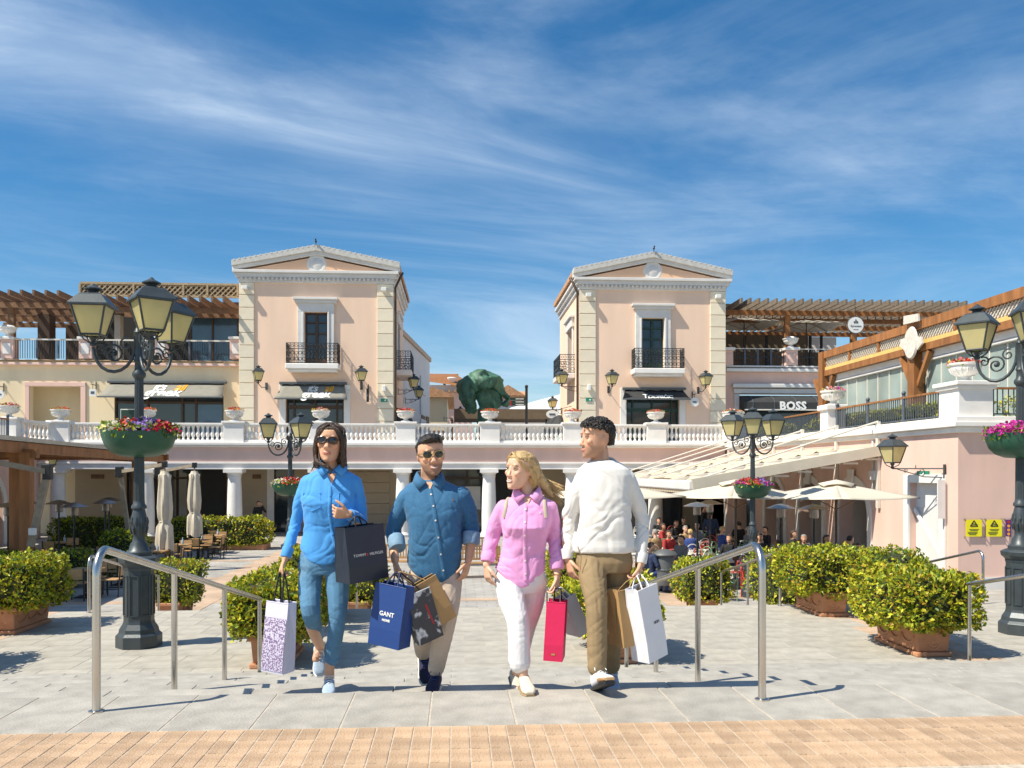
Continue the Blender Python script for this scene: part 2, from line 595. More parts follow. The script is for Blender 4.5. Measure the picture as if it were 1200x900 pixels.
# bricks laid end-on in straight rows along the near edge
bm_ = [MB().box((0, 0, 0), (0.097, 0.198, 0.06)).mesh('brick') for _ in range(1)][0]
k = 0
for r in range(4):
    for c in range(-28, 36):
        o = ob('brick', bm_, 'brick', upper, (0.1025 * c + 0.02, Y_BRICK - 0.104 - 0.2045 * r, ZU - 0.0305 + random.uniform(-0.001, 0.001)), random.uniform(-0.012, 0.012), 0.003)
slab = MB().box((0, 0, 0), (0.484, 0.775, 0.06)).mesh('slab')
for c in range(-16, 20):
    ob('slab', slab, 'stone', upper, (0.492 * c + 0.09, Y_BRICK + 0.0 + 0.395, ZU - 0.030), 0, 0.004)
stairs = struct(MB().b2((-14, Y_EDGE - 0.3, -0.9), (15, Y_EDGE + 0.6, ZU - 2 * RISE - 0.05)).build('stairs', 'grout'))
tread = MB().box((0, 0, 0), (0.985, TREAD + 0.02, RISE)).mesh('step_block')
for i in range(NSTEP - 1):
    for c in range(-9, 12):
        ob('step_block', tread, 'stone', stairs, (c * 0.99 + (0.45 if i % 2 else 0.05), Y_EDGE + TREAD * (i + 0.5), ZU - RISE * (i + 1) - RISE / 2), 0, 0.006)
land = struct(MB().b2((-16, Y_LAND - 0.6, -0.6), (20, Y_EDGE2 - 0.02, -0.003)).build('landing', 'grout'))
ts = MB().box((0, 0, 0), (0.592, 0.742, 0.06)).mesh('paving_slab')
nrow = 7
dy = (Y_EDGE2 - Y_LAND) / nrow
for r in range(nrow):
    for c in range(-15, 24):
        x = c * 0.6 + 0.1 + (0.3 if r % 2 else 0)
        tanc = abs(x - 6.55) < 0.3 or abs(x + 7.1) < 0.3
        me = ts
        o = ob('paving_slab', me, 'stone_pale', land, (x, Y_LAND + dy * (r + 0.5), -0.030))
        if tanc:
            o.material_slots[0].link = 'OBJECT'
            o.material_slots[0].material = M('tan_stone')
        o.scale = (1, (dy - 0.008) / 0.742, 1)
st2 = struct(MB().b2((-20, Y_EDGE2 + 3.0, -1.2), (24, Y_EDGE2 + 3.05, ZG - 0.01)).build('lower_stairs', 'stone'))
for i in range(5):
    MB().b2((-20, Y_EDGE2 + 0.6 * i, ZG - 0.05), (24, Y_EDGE2 + 0.6 * (i + 1) + 0.01, -0.15 * (i + 1))).build('step', 'stone', st2, bevel=0.006)
MB().b2((-20, Y_EDGE2 - 0.3, -0.9), (24, Y_EDGE2, -0.002)).build('nosing', 'stone', st2, bevel=0.006)

# ------------------------------------------------------------------ terrace front (arcade)
YF = 45.0                 # plane of the balustrade and columns
YW = 48.7                 # wall at the back of the arcade
XL, XR = -21.2, 13.9
COLX = [atY(x, 553, YF).x for x in (-34, 68, 172, 275, 373, 472, 573, 670, 768)]
zb = lambda y: atY(560, y, YF).z
arc = thing('arcade', 'long arcade of white columns under pink band and terrace cornice', 'arcade', (0, YF, ZG))
def P(o):                                # world -> arcade local
    return (o[0], o[1] - YF, o[2] - ZG)
def ab(name, a, b, m, bevel=0.0, parent=arc):
    return MB().b2(P(a), P(b)).build(name, m, parent, bevel=bevel)
ab('beam', (XL, YF - 0.25, 2.53), (XR, YF + 0.25, 2.90), 'white', 0.02)
ab('beam_moulding', (XL, YF - 0.31, 2.80), (XR, YF - 0.252, 2.90), 'white', 0.015)
ab('pink_band', (XL, YF - 0.20, 2.90), (XR, YF + 0.3, 3.64), 'pink')
ab('cornice', (XL, YF - 0.34, 3.64), (XR, YF + 0.3, 3.74), 'white', 0.02)
ab('cornice_top', (XL, YF - 0.44, 3.74), (XR, YF + 0.3, 3.88), 'white', 0.02)
ab('terrace_floor', (-45, YF + 0.3, 3.50), (45, 100, ZT), 'concrete')
ab('soffit', (XL - 8, YF + 0.25, 2.96), (XR + 2, YW + 0.3, 3.06), 'white_wall')
shaft = [(0.46, 0), (0.46, 0.12), (0.42, 0.16), (0.40, 0.22), (0.37, 0.26), (0.375, 1.1), (0.35, 2.2), (0.315, 3.02), (0.34, 3.04), (0.34, 3.10), (0.32, 3.12), (0.33, 3.16), (0.42, 3.26)]
cm = MB().lathe(shaft, 20).box((0, 0, 3.345), (0.92, 0.92, 0.17)).mesh('column', 35)
for x in COLX[1:]:
    ob('column', cm, 'white', arc, (x, 0, 0))
# wall at the back of the arcade: cream piers, dark shopfronts
def bay(name, x0, x1, y0, y1, m, yoff=0.0, t=0.1, parent=arc, bevel=0):
    a, b = atY(x0, y0, YW), atY(x1, y1, YW)
    return ab(name, (a.x, YW - yoff, b.z), (b.x, YW - yoff + t, a.z), m, bevel, parent)
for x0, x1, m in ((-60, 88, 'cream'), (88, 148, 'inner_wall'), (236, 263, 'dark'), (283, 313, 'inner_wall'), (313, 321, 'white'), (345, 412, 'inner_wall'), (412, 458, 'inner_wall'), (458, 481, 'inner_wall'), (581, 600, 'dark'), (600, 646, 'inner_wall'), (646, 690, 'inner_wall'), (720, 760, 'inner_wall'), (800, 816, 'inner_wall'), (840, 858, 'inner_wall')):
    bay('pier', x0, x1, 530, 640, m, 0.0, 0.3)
for x0, x1 in ((148, 236), (263, 283), (321, 345), (481, 581), (690, 720), (760, 800), (816, 840)):
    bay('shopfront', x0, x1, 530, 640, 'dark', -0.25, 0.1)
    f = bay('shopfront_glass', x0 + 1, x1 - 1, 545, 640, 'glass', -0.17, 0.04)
    n = max(1, int((x1 - x0) / 26))
    for i in range(n + 1):
        xx = x0 + (x1 - x0) * i / n
        bay('mullion', xx - 0.9, xx + 0.9, 540, 640, 'frame_brown', -0.05, 0.12)
    bay('transom', x0, x1, 559, 561.5, 'frame_brown', -0.06, 0.12)
for i in range(6):
    bay('garage_panel', 413.5, 457, 553 + 12.4 * i, 565 + 12.4 * i, 'inner_wall', 0.06, 0.05, bevel=0.02)
bay('wall_vent', 107, 122, 556, 561, 'wood_old', 0.05, 0.04)
bay('wall_vent', 296, 306, 556, 561, 'wood_old', 0.05, 0.04)
bay('menu_board', 545, 563, 570, 597, 'grey_trim', 0.04, 0.04)
bay('plinth', 312, 322, 618, 624, 'dark', 0.02, 0.03)

# ------------------------------------------------------------------ balustrade: pedestals, rails, balusters
ped_label = {1: 'beside the metal railing', 2: 'above the folded parasols', 3: 'beside the round white urn over the left shops'}
bal_prof = [(0.085, 0), (0.085, 0.05), (0.055, 0.07), (0.05, 0.12), (0.075, 0.17), (0.105, 0.27), (0.10, 0.33), (0.062, 0.44), (0.048, 0.53), (0.058, 0.56), (0.05, 0.60), (0.085, 0.64), (0.085, 0.70)]
bal_me = MB().lathe(bal_prof, 10).mesh('baluster', 50)
Z0b = 3.88
ball = thing('balustrade', 'white terrace balustrade of turned balusters between square pedestals', 'balustrade', (0, YF, Z0b))
def balu_run(p, q, n):
    p, q = Vector(p), Vector(q)
    d = (q - p)
    a = math.atan2(d.y, d.x)
    m_ = (p + q) / 2
    MB().box((m_.x, m_.y, 0.06), (d.length, 0.34, 0.12), a).build('bottom_rail', 'white', ball, bevel=0.015)
    MB().box((m_.x, m_.y, 0.92), (d.length, 0.36, 0.10), a).box((m_.x, m_.y, 0.85), (d.length, 0.26, 0.06), a).build('top_rail', 'white', ball, bevel=0.015)
    for i in range(n):
        c = p + d * ((i + 0.5) / n)
        ob('baluster', bal_me, 'white', ball, (c.x, c.y, 0.12))
def pedestal(x, y, rz=0.0, w_=1.0):
    MB().box((x, y, 0.48), (w_, 0.52, 0.96), rz).build('pedestal', 'white', ball, rz=0, bevel=0.015)
    MB().box((x, y, 1.01), (w_ + 0.16, 0.68, 0.11), rz).build('pedestal_cap', 'white', ball, bevel=0.02)
PEDX = [atY(x, 553, YF).x for x in (71, 172, 275, 376, 475.5, 574, 671, 768.5, 862)]
for i, x in enumerate(PEDX):
    pedestal(x, 0)
    if i:
        balu_run((PEDX[i - 1] + 0.5, 0, 0), (x - 0.5, 0, 0), 14)
LP = Vector((atD(34, 553, 42.6).x, 42.6 - YF, 0))
pedestal(LP.x - 0.2, LP.y - 0.1, 0.0, 0.9)
balu_run((LP.x + 0.25, LP.y, 0), (PEDX[0] - 0.45, -0.1, 0), 7)

# ------------------------------------------------------------------ twin towers
def rail_panel(mb, p, q, z0, h, nbar, curl=True):
    """wrought-iron panel from p to q (xy), bars and rings"""
    p, q = Vector(p), Vector(q)
    for z in (z0 + 0.04, z0 + h * 0.72, z0 + h):
        mb.beam((p.x, p.y, z), (q.x, q.y, z), 0.045, 0.035)
    for i in range(nbar + 1):
        c = p + (q - p) * (i / nbar)
        mb.beam((c.x, c.y, z0), (c.x, c.y, z0 + h), 0.03, 0.03, up=(0, 1, 0))
    if curl:
        d = (q - p) / nbar
        for i in range(nbar):
            c = p + d * (i + 0.5)
            for zz, rr in ((z0 + h * 0.22, 0.10), (z0 + h * 0.52, 0.10), (z0 + h * 0.86, 0.07)):
                r_ = min(rr, d.length * 0.42)
                pts = []
                u = d.normalized()
                for k_ in range(9):
                    a = 2 * math.pi * k_ / 8
                    pts.append((c.x + u.x * r_ * math.cos(a), c.y + u.y * r_ * math.cos(a), zz + r_ * math.sin(a)))
                mb.tube(pts, 0.014, 4, cap=False)

def tower(lbl, D, YT, depth, side, framemat, awn):
    c = atY((D['x0'] + D['x1']) / 2, 553, YT)
    t = thing('tower_house', lbl, 'building', (c.x, YT, ZT))
    X = lambda px: atY(px, 553, YT).x - c.x
    Z = lambda py: atY((D['x0'] + D['x1']) / 2, py, YT).z - ZT
    x0, x1 = X(D['x0']), X(D['x1'])
    zc_, za = Z(D['yc']), Z(D['ya'])
    dx0, dx1, dy0, dy1 = X(D['d'][0]), X(D['d'][1]), Z(D['d'][3]), Z(D['d'][2])
    lx0, lx1, ly1 = X(D['low'][0]), X(D['low'][1]), Z(D['low'][2])
    W = 0.5
    wall = MB()
    # front wall pieces round the two openings
    wall.b2((x0, 0, 0), (lx0, W, ly1)); wall.b2((lx1, 0, 0), (x1, W, ly1))
    wall.b2((x0, 0, ly1), (x1, W, dy0))
    wall.b2((x0, 0, dy0), (dx0, W, dy1)); wall.b2((dx1, 0, dy0), (x1, W, dy1))
    wall.b2((x0, 0, dy1), (x1, W, zc_ + 0.3))
    wall.build('front_wall', 'peach', t)
    side_m = 'peach'
    # side walls with a tall window each on the street side
    for s, xs in ((-1, x0), (1, x1)):
        xi = xs - s * W
        wm = MB()
        if s == side:
            wa, wb = depth * 0.30, depth * 0.52
            za0, za1 = Z(D['d'][3]), Z(D['d'][2]) - 0.1
            wm.b2((xs, W, 0), (xi, wa, zc_)); wm.b2((xs, wb, 0), (xi, depth, zc_))
            wm.b2((xs, wa, 0), (xi, wb, za0)); wm.b2((xs, wa, za1), (xi, wb, zc_))
            MB().b2((xi + s * 0.05, wa, za0), (xi + s * 0.15, wb, za1)).build('side_window', 'glass', t)
            g = MB()
            g.b2((xs + s * 0.12, wa - 0.25, za0), (xs + s * 0.002, wa, za1)); g.b2((xs + s * 0.12, wb, za0), (xs + s * 0.002, wb + 0.25, za1))
            g.b2((xs + s * 0.2, wa - 0.35, za1), (xs + s * 0.002, wb + 0.35, za1 + 0.55)); g.b2((xs + s * 0.32, wa - 0.45, za1 + 0.55), (xs + s * 0.002, wb + 0.45, za1 + 0.7))
            g.build('side_window_surround', 'grey_trim', t, bevel=0.03)
            MB().b2((xs + s * 0.003, wa - 0.7, za0 - 0.32), (xs + s * 0.95, wb + 0.7, za0)).build('side_balcony', 'white_wall', t, bevel=0.04)
            rb = MB()
            e = xs + s * 0.9
            rail_panel(rb, (e, wa - 0.65, 0), (e, wb + 0.65, 0), za0, 1.1, 10)
            rail_panel(rb, (xs, wa - 0.65, 0), (e, wa - 0.65, 0), za0, 1.1, 3)
            rail_panel(rb, (xs, wb + 0.65, 0), (e, wb + 0.65, 0), za0, 1.1, 3)
            rb.build('side_balcony_railing', 'iron', t)
        else:
            wm.b2((xs, W, 0), (xi, depth, zc_))
        wm.build('side_wall', side_m, t)
    MB().b2((x0, depth, 0), (x1, depth + 0.3, zc_)).build('back_wall', side_m, t)
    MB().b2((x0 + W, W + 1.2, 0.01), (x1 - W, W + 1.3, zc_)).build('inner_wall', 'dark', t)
    # quoins, block by block, standing proud of the wall
    qh = (zc_) / 13
    for xa, xb in ((x0 - 0.05, X(D['q'][0])), (X(D['q'][1]), x1 + 0.05)):
        me = MB().box((0, 0, 0), (xb - xa, 0.16, qh - 0.035)).mesh('quoin')
        for i in range(13):
            ob('quoin', me, 'quoin', t, ((xa + xb) / 2, -0.005, qh * (i + 0.5)), 0, 0.015)
    xs = x1 if side > 0 else x0
    me = MB().box((0, 0, 0), (0.12, 0.8, qh - 0.035)).mesh('quoin')
    for i in range(13):
        ob('quoin', me, 'quoin', t, (xs - side * 0.02, 0.45 + 0.4, qh * (i + 0.5)), 0, 0.015)
    # entablature
    ov = 0.30
    for k_, (a, b, o_) in enumerate(((0, 0.28, 0.10), (0.28, 0.50, 0.24), (0.50, 0.66, 0.36))):
        MB().b2((x0 - o_, -o_, zc_ + a), (x1 + o_, depth + 0.3, zc_ + b)).build('cornice', 'grey_trim', t, bevel=0.02)
    dn = MB()
    nd = int((x1 - x0) / 0.24)
    for i in range(nd):
        xx = x0 + (x1 - x0) * (i + 0.5) / nd
        dn.box((xx, -0.17, zc_ + 0.20), (0.12, 0.14, 0.14))
    dn.build('dentils', 'grey_trim', t)
    zb_ = zc_ + 0.66
    apex = za
    xo0, xo1 = x0 - 0.42, x1 + 0.42
    xm = (x0 + x1) / 2
    zt = apex - 0.62
    MB().prism([(x0, zb_), (x1, zb_), (xm, zt)], 'y', -0.02, 0.5).build('tympanum', 'orange_wall', t)
    # raking cornice and roof
    def rake(o0, o1, lift, y0, y1, nm, m_):
        sl = (zt - zb_) / (xm - x0)
        for s, xe in ((-1, xo0), (1, xo1)):
            ze = zb_ - (0.42) * sl
            poly = [(xe, ze + o0), (xm, zt + 0.0 + o0), (xm, zt + o1), (xe, ze + o1)]
            MB().prism(poly, 'y', y0, y1).build(nm, m_, t, bevel=0.015)
    rake(0.10, 0.30, 0, -0.14, 0.3, 'raking_cornice', 'grey_trim')
    rake(0.30, 0.62, 0, -0.26, 0.3, 'raking_cornice_top', 'roof_cap')
    rake(0.28, 0.58, 0, 0.302, depth + 0.5, 'roof', 'terracotta_roof')
    # roof tiles along the rake edge
    tm = MB().lathe([(0.055, -0.15), (0.055, 0.15)], 8).mesh('roof_tile')
    sl = (zt - zb_) / (xm - x0)
    for s in (-1, 1):
        for i in range(16):
            f_ = (i + 0.5) / 16
            xx = (xo0 if s < 0 else xo1) * (1 - f_) + xm * f_
            zz = zb_ - 0.42 * sl + (zt - zb_ + 0.42 * sl) * f_ + 0.605
            o = ob('roof_tile', tm, 'roof_cap', t, (xx, -0.12, zz))
            o.rotation_euler = (R(90), 0, 0)
    MB().lathe([(0.02, -0.06), (0.55, -0.06), (0.55, 0.0), (0.42, 0.03), (0.36, 0.0), (0.2, 0.05), (0.02, 0.06)], 24).move(Matrix.Translation((xm, -0.02, zb_ + (zt - zb_) * 0.52)) @ Matrix.Rotation(R(90), 4, 'X')).build('medallion', 'grey_trim', t, smooth=40)
    # French door and its surround
    ds = MB()
    MB().b2((dx0, 0.30, dy0), (dx1, 0.36, dy1)).build('french_door_glass', 'glass', t)
    fr = MB()
    wdo = dx1 - dx0
    for f_ in (0.03, 0.47, 0.53, 0.97):
        fr.b2((dx0 + wdo * (f_ - 0.03), 0.20, dy0), (dx0 + wdo * (f_ + 0.03), 0.30, dy1))
    for f_ in (0.02, 0.36, 0.60, 0.815, 0.985):
        fr.b2((dx0, 0.205, dy0 + (dy1 - dy0) * (f_ - 0.015)), (dx1, 0.295, dy0 + (dy1 - dy0) * (f_ + 0.015)))
    fr.b2((dx0, 0.207, dy0), (dx1, 0.29, dy0 + 0.35))
    fr.build('french_door_frame', framemat, t)
    sw = 0.38
    sr = MB()
    sr.b2((dx0 - sw, -0.14, dy0), (dx0, -0.002, dy1)); sr.b2((dx1, -0.14, dy0), (dx1 + sw, -0.002, dy1))
    sr.b2((dx0 - 0.12, -0.19, dy0), (dx0 - 0.02, -0.138, dy1)); sr.b2((dx1 + 0.02, -0.19, dy0), (dx1 + 0.12, -0.138, dy1))
    sr.b2((dx0 - sw, -0.14, dy1), (dx1 + sw, -0.002, dy1 + 0.5))
    sr.build('door_surround', 'grey_trim', t, bevel=0.02)
    MB().b2((dx0 - sw - 0.14, -0.26, dy1 + 0.5), (dx1 + sw + 0.14, -0.002, dy1 + 0.66)).b2((dx0 - sw - 0.22, -0.36, dy1 + 0.66), (dx1 + sw + 0.22, -0.002, dy1 + 0.80)).build('door_hood', 'grey_trim', t, bevel=0.02)
    bx0, bx1 = X(D['b'][0]), X(D['b'][1])
    MB().b2((bx0, -1.0, dy0 - 0.36), (bx1, -0.003, dy0 - 0.06)).b2((bx0 + 0.12, -0.86, dy0 - 0.5), (bx1 - 0.12, -0.003, dy0 - 0.36)).build('balcony', 'white', t, bevel=0.04)
    rb = MB()
    rail_panel(rb, (bx0 + 0.06, -0.94, 0), (bx1 - 0.06, -0.94, 0), dy0 - 0.06, 1.12, 13)
    rail_panel(rb, (bx0 + 0.06, -0.94, 0), (bx0 + 0.06, -0.05, 0), dy0 - 0.06, 1.12, 4)
    rail_panel(rb, (bx1 - 0.06, -0.94, 0), (bx1 - 0.06, -0.05, 0), dy0 - 0.06, 1.12, 4)
    rb.build('balcony_railing', 'iron', t)
    # shop door below
    MB().b2((lx0, 0.30, 0), (lx1, 0.36, ly1)).build('shop_glass', 'glass', t)
    fr = MB()
    wl_ = lx1 - lx0
    for f_ in (0.015, 0.13, 0.5, 0.87, 0.985):
        fr.b2((lx0 + wl_ * (f_ - 0.015), 0.18, 0), (lx0 + wl_ * (f_ + 0.015), 0.29, ly1))
    fr.b2((lx0, 0.185, ly1 - 1.0), (lx1, 0.285, ly1 - 0.8)); fr.b2((lx0, 0.185, ly1 - 0.12), (lx1, 0.285, ly1)); fr.b2((lx0, 0.185, 0), (lx1, 0.285, 0.3))
    fr.build('shop_frame', framemat, t)
    jm = MB()
    jm.b2((lx0 - 0.36, -0.06, 0), (lx0, -0.002, ly1 + 0.05)); jm.b2((lx1, -0.06, 0), (lx1 + 0.36, -0.002, ly1 + 0.05)); jm.b2((lx0 - 0.36, -0.06, ly1 + 0.05), (lx1 + 0.36, -0.002, ly1 + 0.35))
    jm.build('shop_surround', 'white', t, bevel=0.02)
    # downpipe and fixtures
    MB().tube([(xs + side * 0.16, -0.02, 0.2), (xs + side * 0.16, -0.02, zc_ - 0.2), (xs + side * 0.45, -0.1, zc_ + 0.4), (xs + side * 0.55, 0.3, zc_ + 0.7)], 0.07, 8).build('downpipe', 'frame_brown', t, smooth=50)
    for xx in (X(D['q'][0]) - 0.45, X(D['q'][1]) + 0.4):
        MB().box((xx, -0.25, zc_ - 0.35), (0.30, 0.32, 0.20)).build('spotlight', 'sign_white', t, bevel=0.02)
    xx = X(D['q'][1]) + 0.4 if side > 0 else X(D['q'][0]) - 0.4
    MB().box((xx, -0.2, Z(455)), (0.2, 0.2, 0.34)).build('speaker', 'sign_white', t, bevel=0.03)
    MB().box((xx, -0.11, Z(469)), (0.36, 0.05, 0.18)).build('exit_sign', 'sign_green', t)
    MB().box((xx + 0.06, -0.14, Z(469)), (0.05, 0.01, 0.10)).box((xx + 0.06, -0.1365, Z(469)), (0.12, 0.008, 0.035)).build('exit_mark', 'letter_white', t)
    bird = MB().ball((xm, -0.3, apex + 0.16), (0.06, 0.14, 0.07), 8, 6).ball((xm, -0.43, apex + 0.25), 0.05, 8, 6).cyl((xm, -0.3, apex - 0.05), (xm, -0.3, apex + 0.12), 0.02, 5)
    bird.build('roof_finial', 'iron', t, smooth=60)
    return t, X, Z
DL = dict(x0=281.5, x1=460, yc=332, ya=288, d=(357, 384, 366, 427), low=(335, 403, 458), q=(298, 442), b=(338, 399.5))
DR = dict(x0=680, x1=849, yc=340.5, ya=296, d=(752, 778, 373, 432.5), low=(734, 796, 462), q=(698, 832), b=(739, 798))
YT = 50.0
tl, TXL, TZL = tower('peach gabled tower house with brown French door above its sloping grey awning', DL, YT, 9.6, 1, 'frame_brown', None)
tr, TXR, TZR = tower('peach gabled tower house with dark green French door above black awning', DR, YT, 9.6, -1, 'frame_green', None)

def awning(lbl, px0, px1, py0, py1, Y, out_, m_, bot=None, parts=None):
    a, b = atY(px0, py0, Y), atY(px1, py0, Y)
    zl = atY((px0 + px1) / 2, py1, Y - out_).z
    t = thing('shop_awning', lbl, 'awning', ((a.x + b.x) / 2, Y, a.z))
    hw = (b.x - a.x) / 2
    e = 0.12
    dz = zl - a.z
    mb = MB()
    n = 14
    vs, fs = [], []
    for j in range(5):
        f = j / 4
        for i in range(n + 1):
            x = (-hw + 0.15) * (1 - f) + (-hw - e) * f + ((hw - 0.15) * (1 - f) + (hw + e) * f - ((-hw + 0.15) * (1 - f) + (-hw - e) * f)) * i / n
            vs.append((x, -0.08 - (out_ - 0.08) * f, -0.12 + (dz + 0.12) * f - 0.05 * math.sin(f * math.pi) + 0.012 * math.sin(i * 2.3 + j)))
    for j in range(4):
        for i in range(n):
            k_ = j * (n + 1) + i
            fs.append((k_, k_ + 1, k_ + n + 2, k_ + n + 1))
    mb.add(vs, fs)
    o = mb.build('fabric', m_, t, smooth=60)
    s = o.modifiers.new('thick', 'SOLIDIFY'); s.thickness = 0.015
    MB().b2((-hw, -0.22, -0.10), (hw, -0.01, 0.04)).build('cassette', 'bin_grey', t, bevel=0.02)
    MB().b2((-hw - e, -out_ - 0.03, dz - 0.05), (hw + e, -out_ + 0.04, dz + 0.03)).build('front_bar', 'bin_grey', t, bevel=0.015)
    for s in (-1, 1):
        MB().tube([(s * hw * 0.8, -0.1, -0.25), (s * hw * 0.55, -out_ * 0.55, -0.3 + dz * 0.6), (s * hw * 0.8, -out_, dz)], 0.03, 6).build('folding_arm', 'iron', t)
    # slope frame: matrix that lays lettering on the fabric
    sl = math.atan2(-(dz + 0.12), out_ - 0.08)
    def on(x, f, lift=0.03):
        return Matrix.Translation((x, -0.08 - (out_ - 0.08) * f, -0.12 + (dz + 0.12) * f - 0.05 * math.sin(f * math.pi) + lift)) @ Matrix.Rotation(sl, 4, 'X')
    return t, on, hw, dz
TALL = Matrix.Scale(1.45, 4, (0, 1, 0))
def greek(t, on, cx, s):
    lettering("it's", s, 'letter_white', t, on(cx - 0.28 * s * 1.4, 0.27, 0.04) @ TALL, 0.006, 0.85, 0.15, 0.02 * s)
    lettering('all', s, 'letter_orange', t, on(cx + 1.05 * s, 0.27, 0.04) @ TALL, 0.006, 0.9, 0.2, 0.02 * s)
    lettering('greek', s * 1.15, 'letter_white', t, on(cx, 0.70, 0.04) @ TALL, 0.006, 0.95, 0.1, 0.03 * s)
a1, on1, hw1, dz1 = awning('grey awning with white and orange lettering below the tower balcony', 328, 407, 448.5, 467, YT, 1.0, 'awning_grey')
greek(a1, on1, 0.25, 0.62)
a2, on2, hw2, dz2 = awning('black awning with small white script over green framed shop door', 729, 803, 455, 467.5, YT, 0.8, 'awning_dark')
lettering('Τρεπιάς', 0.52, 'letter_white', a2, on2(0.1, 0.72, 0.04), 0.006, 0.85, 0.1, 0.01)

# ------------------------------------------------------------------ left upper wing (cream)
YL = 50.6
def wing_box(t, name, px0, px1, py0, py1, Y, d0, d1, m_, bevel=0.0):
    a, b = atY(px0, py0, Y), atY(px1, py1, Y)
    o = t.location
    return MB().b2((a.x - o.x, d0, b.z - o.z), (b.x - o.x, d1, a.z - o.z)).build(name, m_, t, bevel=bevel)
lw = thing('cream_wing', 'cream two storey wing with roof terrace and grey shop awning', 'building', (-20, YL, ZT))
wing = lambda *a, **k_: wing_box(lw, *a, **k_)
for x0, x1, y0, y1 in ((-120, 35, 424, 560), (95, 134, 424, 560), (262, 281, 424, 560), (35, 95, 424, 453), (134, 262, 424, 464)):
    wing('front_wall', x0, x1, y0, y1, YL, 0, 0.4, 'cream')
wing('recess_wall', 20, 120, 440, 560, YL, 1.6, 1.7, 'cream')
wing('recess_frame', 29.5, 35, 448, 560, YL, -0.08, -0.003, 'pink', bevel=0.02); wing('recess_frame', 95, 101, 448, 560, YL, -0.08, -0.003, 'pink', bevel=0.02); wing('recess_lintel', 29.5, 101, 447.5, 453, YL, -0.09, -0.004, 'pink', bevel=0.02)
wing('shop_glass', 134, 262, 464, 560, YL, 0.22, 0.27, 'glass')
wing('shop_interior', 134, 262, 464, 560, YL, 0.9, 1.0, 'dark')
for x in (134.5, 172, 213, 229, 261.5):
    wing('shop_mullion', x - 1.2, x + 1.2, 464, 560, YL, 0.1, 0.22, 'frame_brown')
wing('shop_transom', 134, 262, 470, 473, YL, 0.11, 0.22, 'frame_brown')
wing('blue_window', 230.5, 260, 474, 560, YL, 0.16, 0.20, 'glass_blue')
wing('poster', 140, 162, 479, 492, YL, 0.12, 0.16, 'sign_white')
wing('poster_print', 141, 161, 480.2, 492, YL, 0.10, 0.118, 'frame_green')
wing('ledge', -120, 280.6, 424, 430, YL, -0.25, 0.4, 'pink', bevel=0.03)
wing('ledge_top', -120, 280.6, 420.5, 424, YL, -0.15, 6.0, 'cream', bevel=0.02)
zfl = atY(140, 420.5, YL).z
for x in (9.5, 101, 190, 277.5):
    wing('pedestal', x - 7.5, x + 7.5, 398, 420.5, YL, -0.14, 0.5, 'pink')
    wing('pedestal_cap', x - 9, x + 9, 395, 398, YL, -0.24, 0.6, 'white', bevel=0.02)
    wing('pedestal_panel', x - 4.5, x + 4.5, 402.5, 415, YL, -0.17, -0.143, 'white', bevel=0.01)
for i, (x0, x1) in enumerate(((-60, 2), (17, 93.5), (108.5, 182.5), (197.5, 270))):
    a, b = atY(x0, 553, YL).x + 20, atY(x1, 553, YL).x + 20
    zz = zfl - ZT
    hh = atY(140, 398.5, YL).z - zfl
    r_ = MB()
    nb = int((b - a) / 0.13)
    for j in range(nb + 1):
        xx = a + (b - a) * j / nb
        r_.b2((xx - 0.012, 0.08, zz), (xx + 0.012, 0.105, zz + hh))
    r_.build('railing_bars', 'iron', lw)
    MB().b2((a, 0.06, zz + hh - 0.03), (b, 0.14, zz + hh + 0.05)).build('railing_rail', 'alu', lw)
    for f_ in (0.33, 0.66):
        xx = a + (b - a) * f_
        MB().b2((xx - 0.05, 0.05, zz), (xx + 0.05, 0.13, zz + hh - 0.031)).build('railing_post', 'iron_blue', lw)
# upper storey set back: dark wall with glazing on the right, piers on the left
YL2 = 55.0
up = lambda name, *a, **k_: wing_box(lw, name, *a, **k_)
def upb(name, px0, px1, py0, py1, m_, d0, d1):
    a, b = atY(px0, py0, YL + d0), atY(px1, py1, YL + d0)
    o = lw.location
    return MB().b2((a.x - o.x, d0, b.z - o.z), (b.x - o.x, d1, a.z - o.z)).build(name, m_, lw)
upb('glazed_wall', 223, 279, 369, 424, 'glass_blue', 3.0, 3.1)
for x in (223, 249, 279):
    upb('glazing_bar', x - 1, x + 1, 366, 424, 'frame_brown', 2.9, 3.0)
upb('roof_beam', 95, 280, 352, 369, 'frame_brown', 2.6, 3.4)
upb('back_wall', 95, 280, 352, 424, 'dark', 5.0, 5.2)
upb('wall_pier', 134, 141, 369, 424, 'concrete', 3.0, 3.5)
for x in (51, 84):
    upb('pier', x - 7, x + 7, 368 if x < 60 else 381, 424, 'frame_brown', 3.0 if x < 60 else 5.0, 3.8 if x < 60 else 5.8)
aw3, on3, hw3, dz3 = awning('wide grey awning with white and orange lettering on the cream wing', 127, 266, 447, 465, YL, 1.3, 'awning_grey')
greek(aw3, on3, 0.1 + (atY(195, 553, YL).x - aw3.location.x), 0.78)

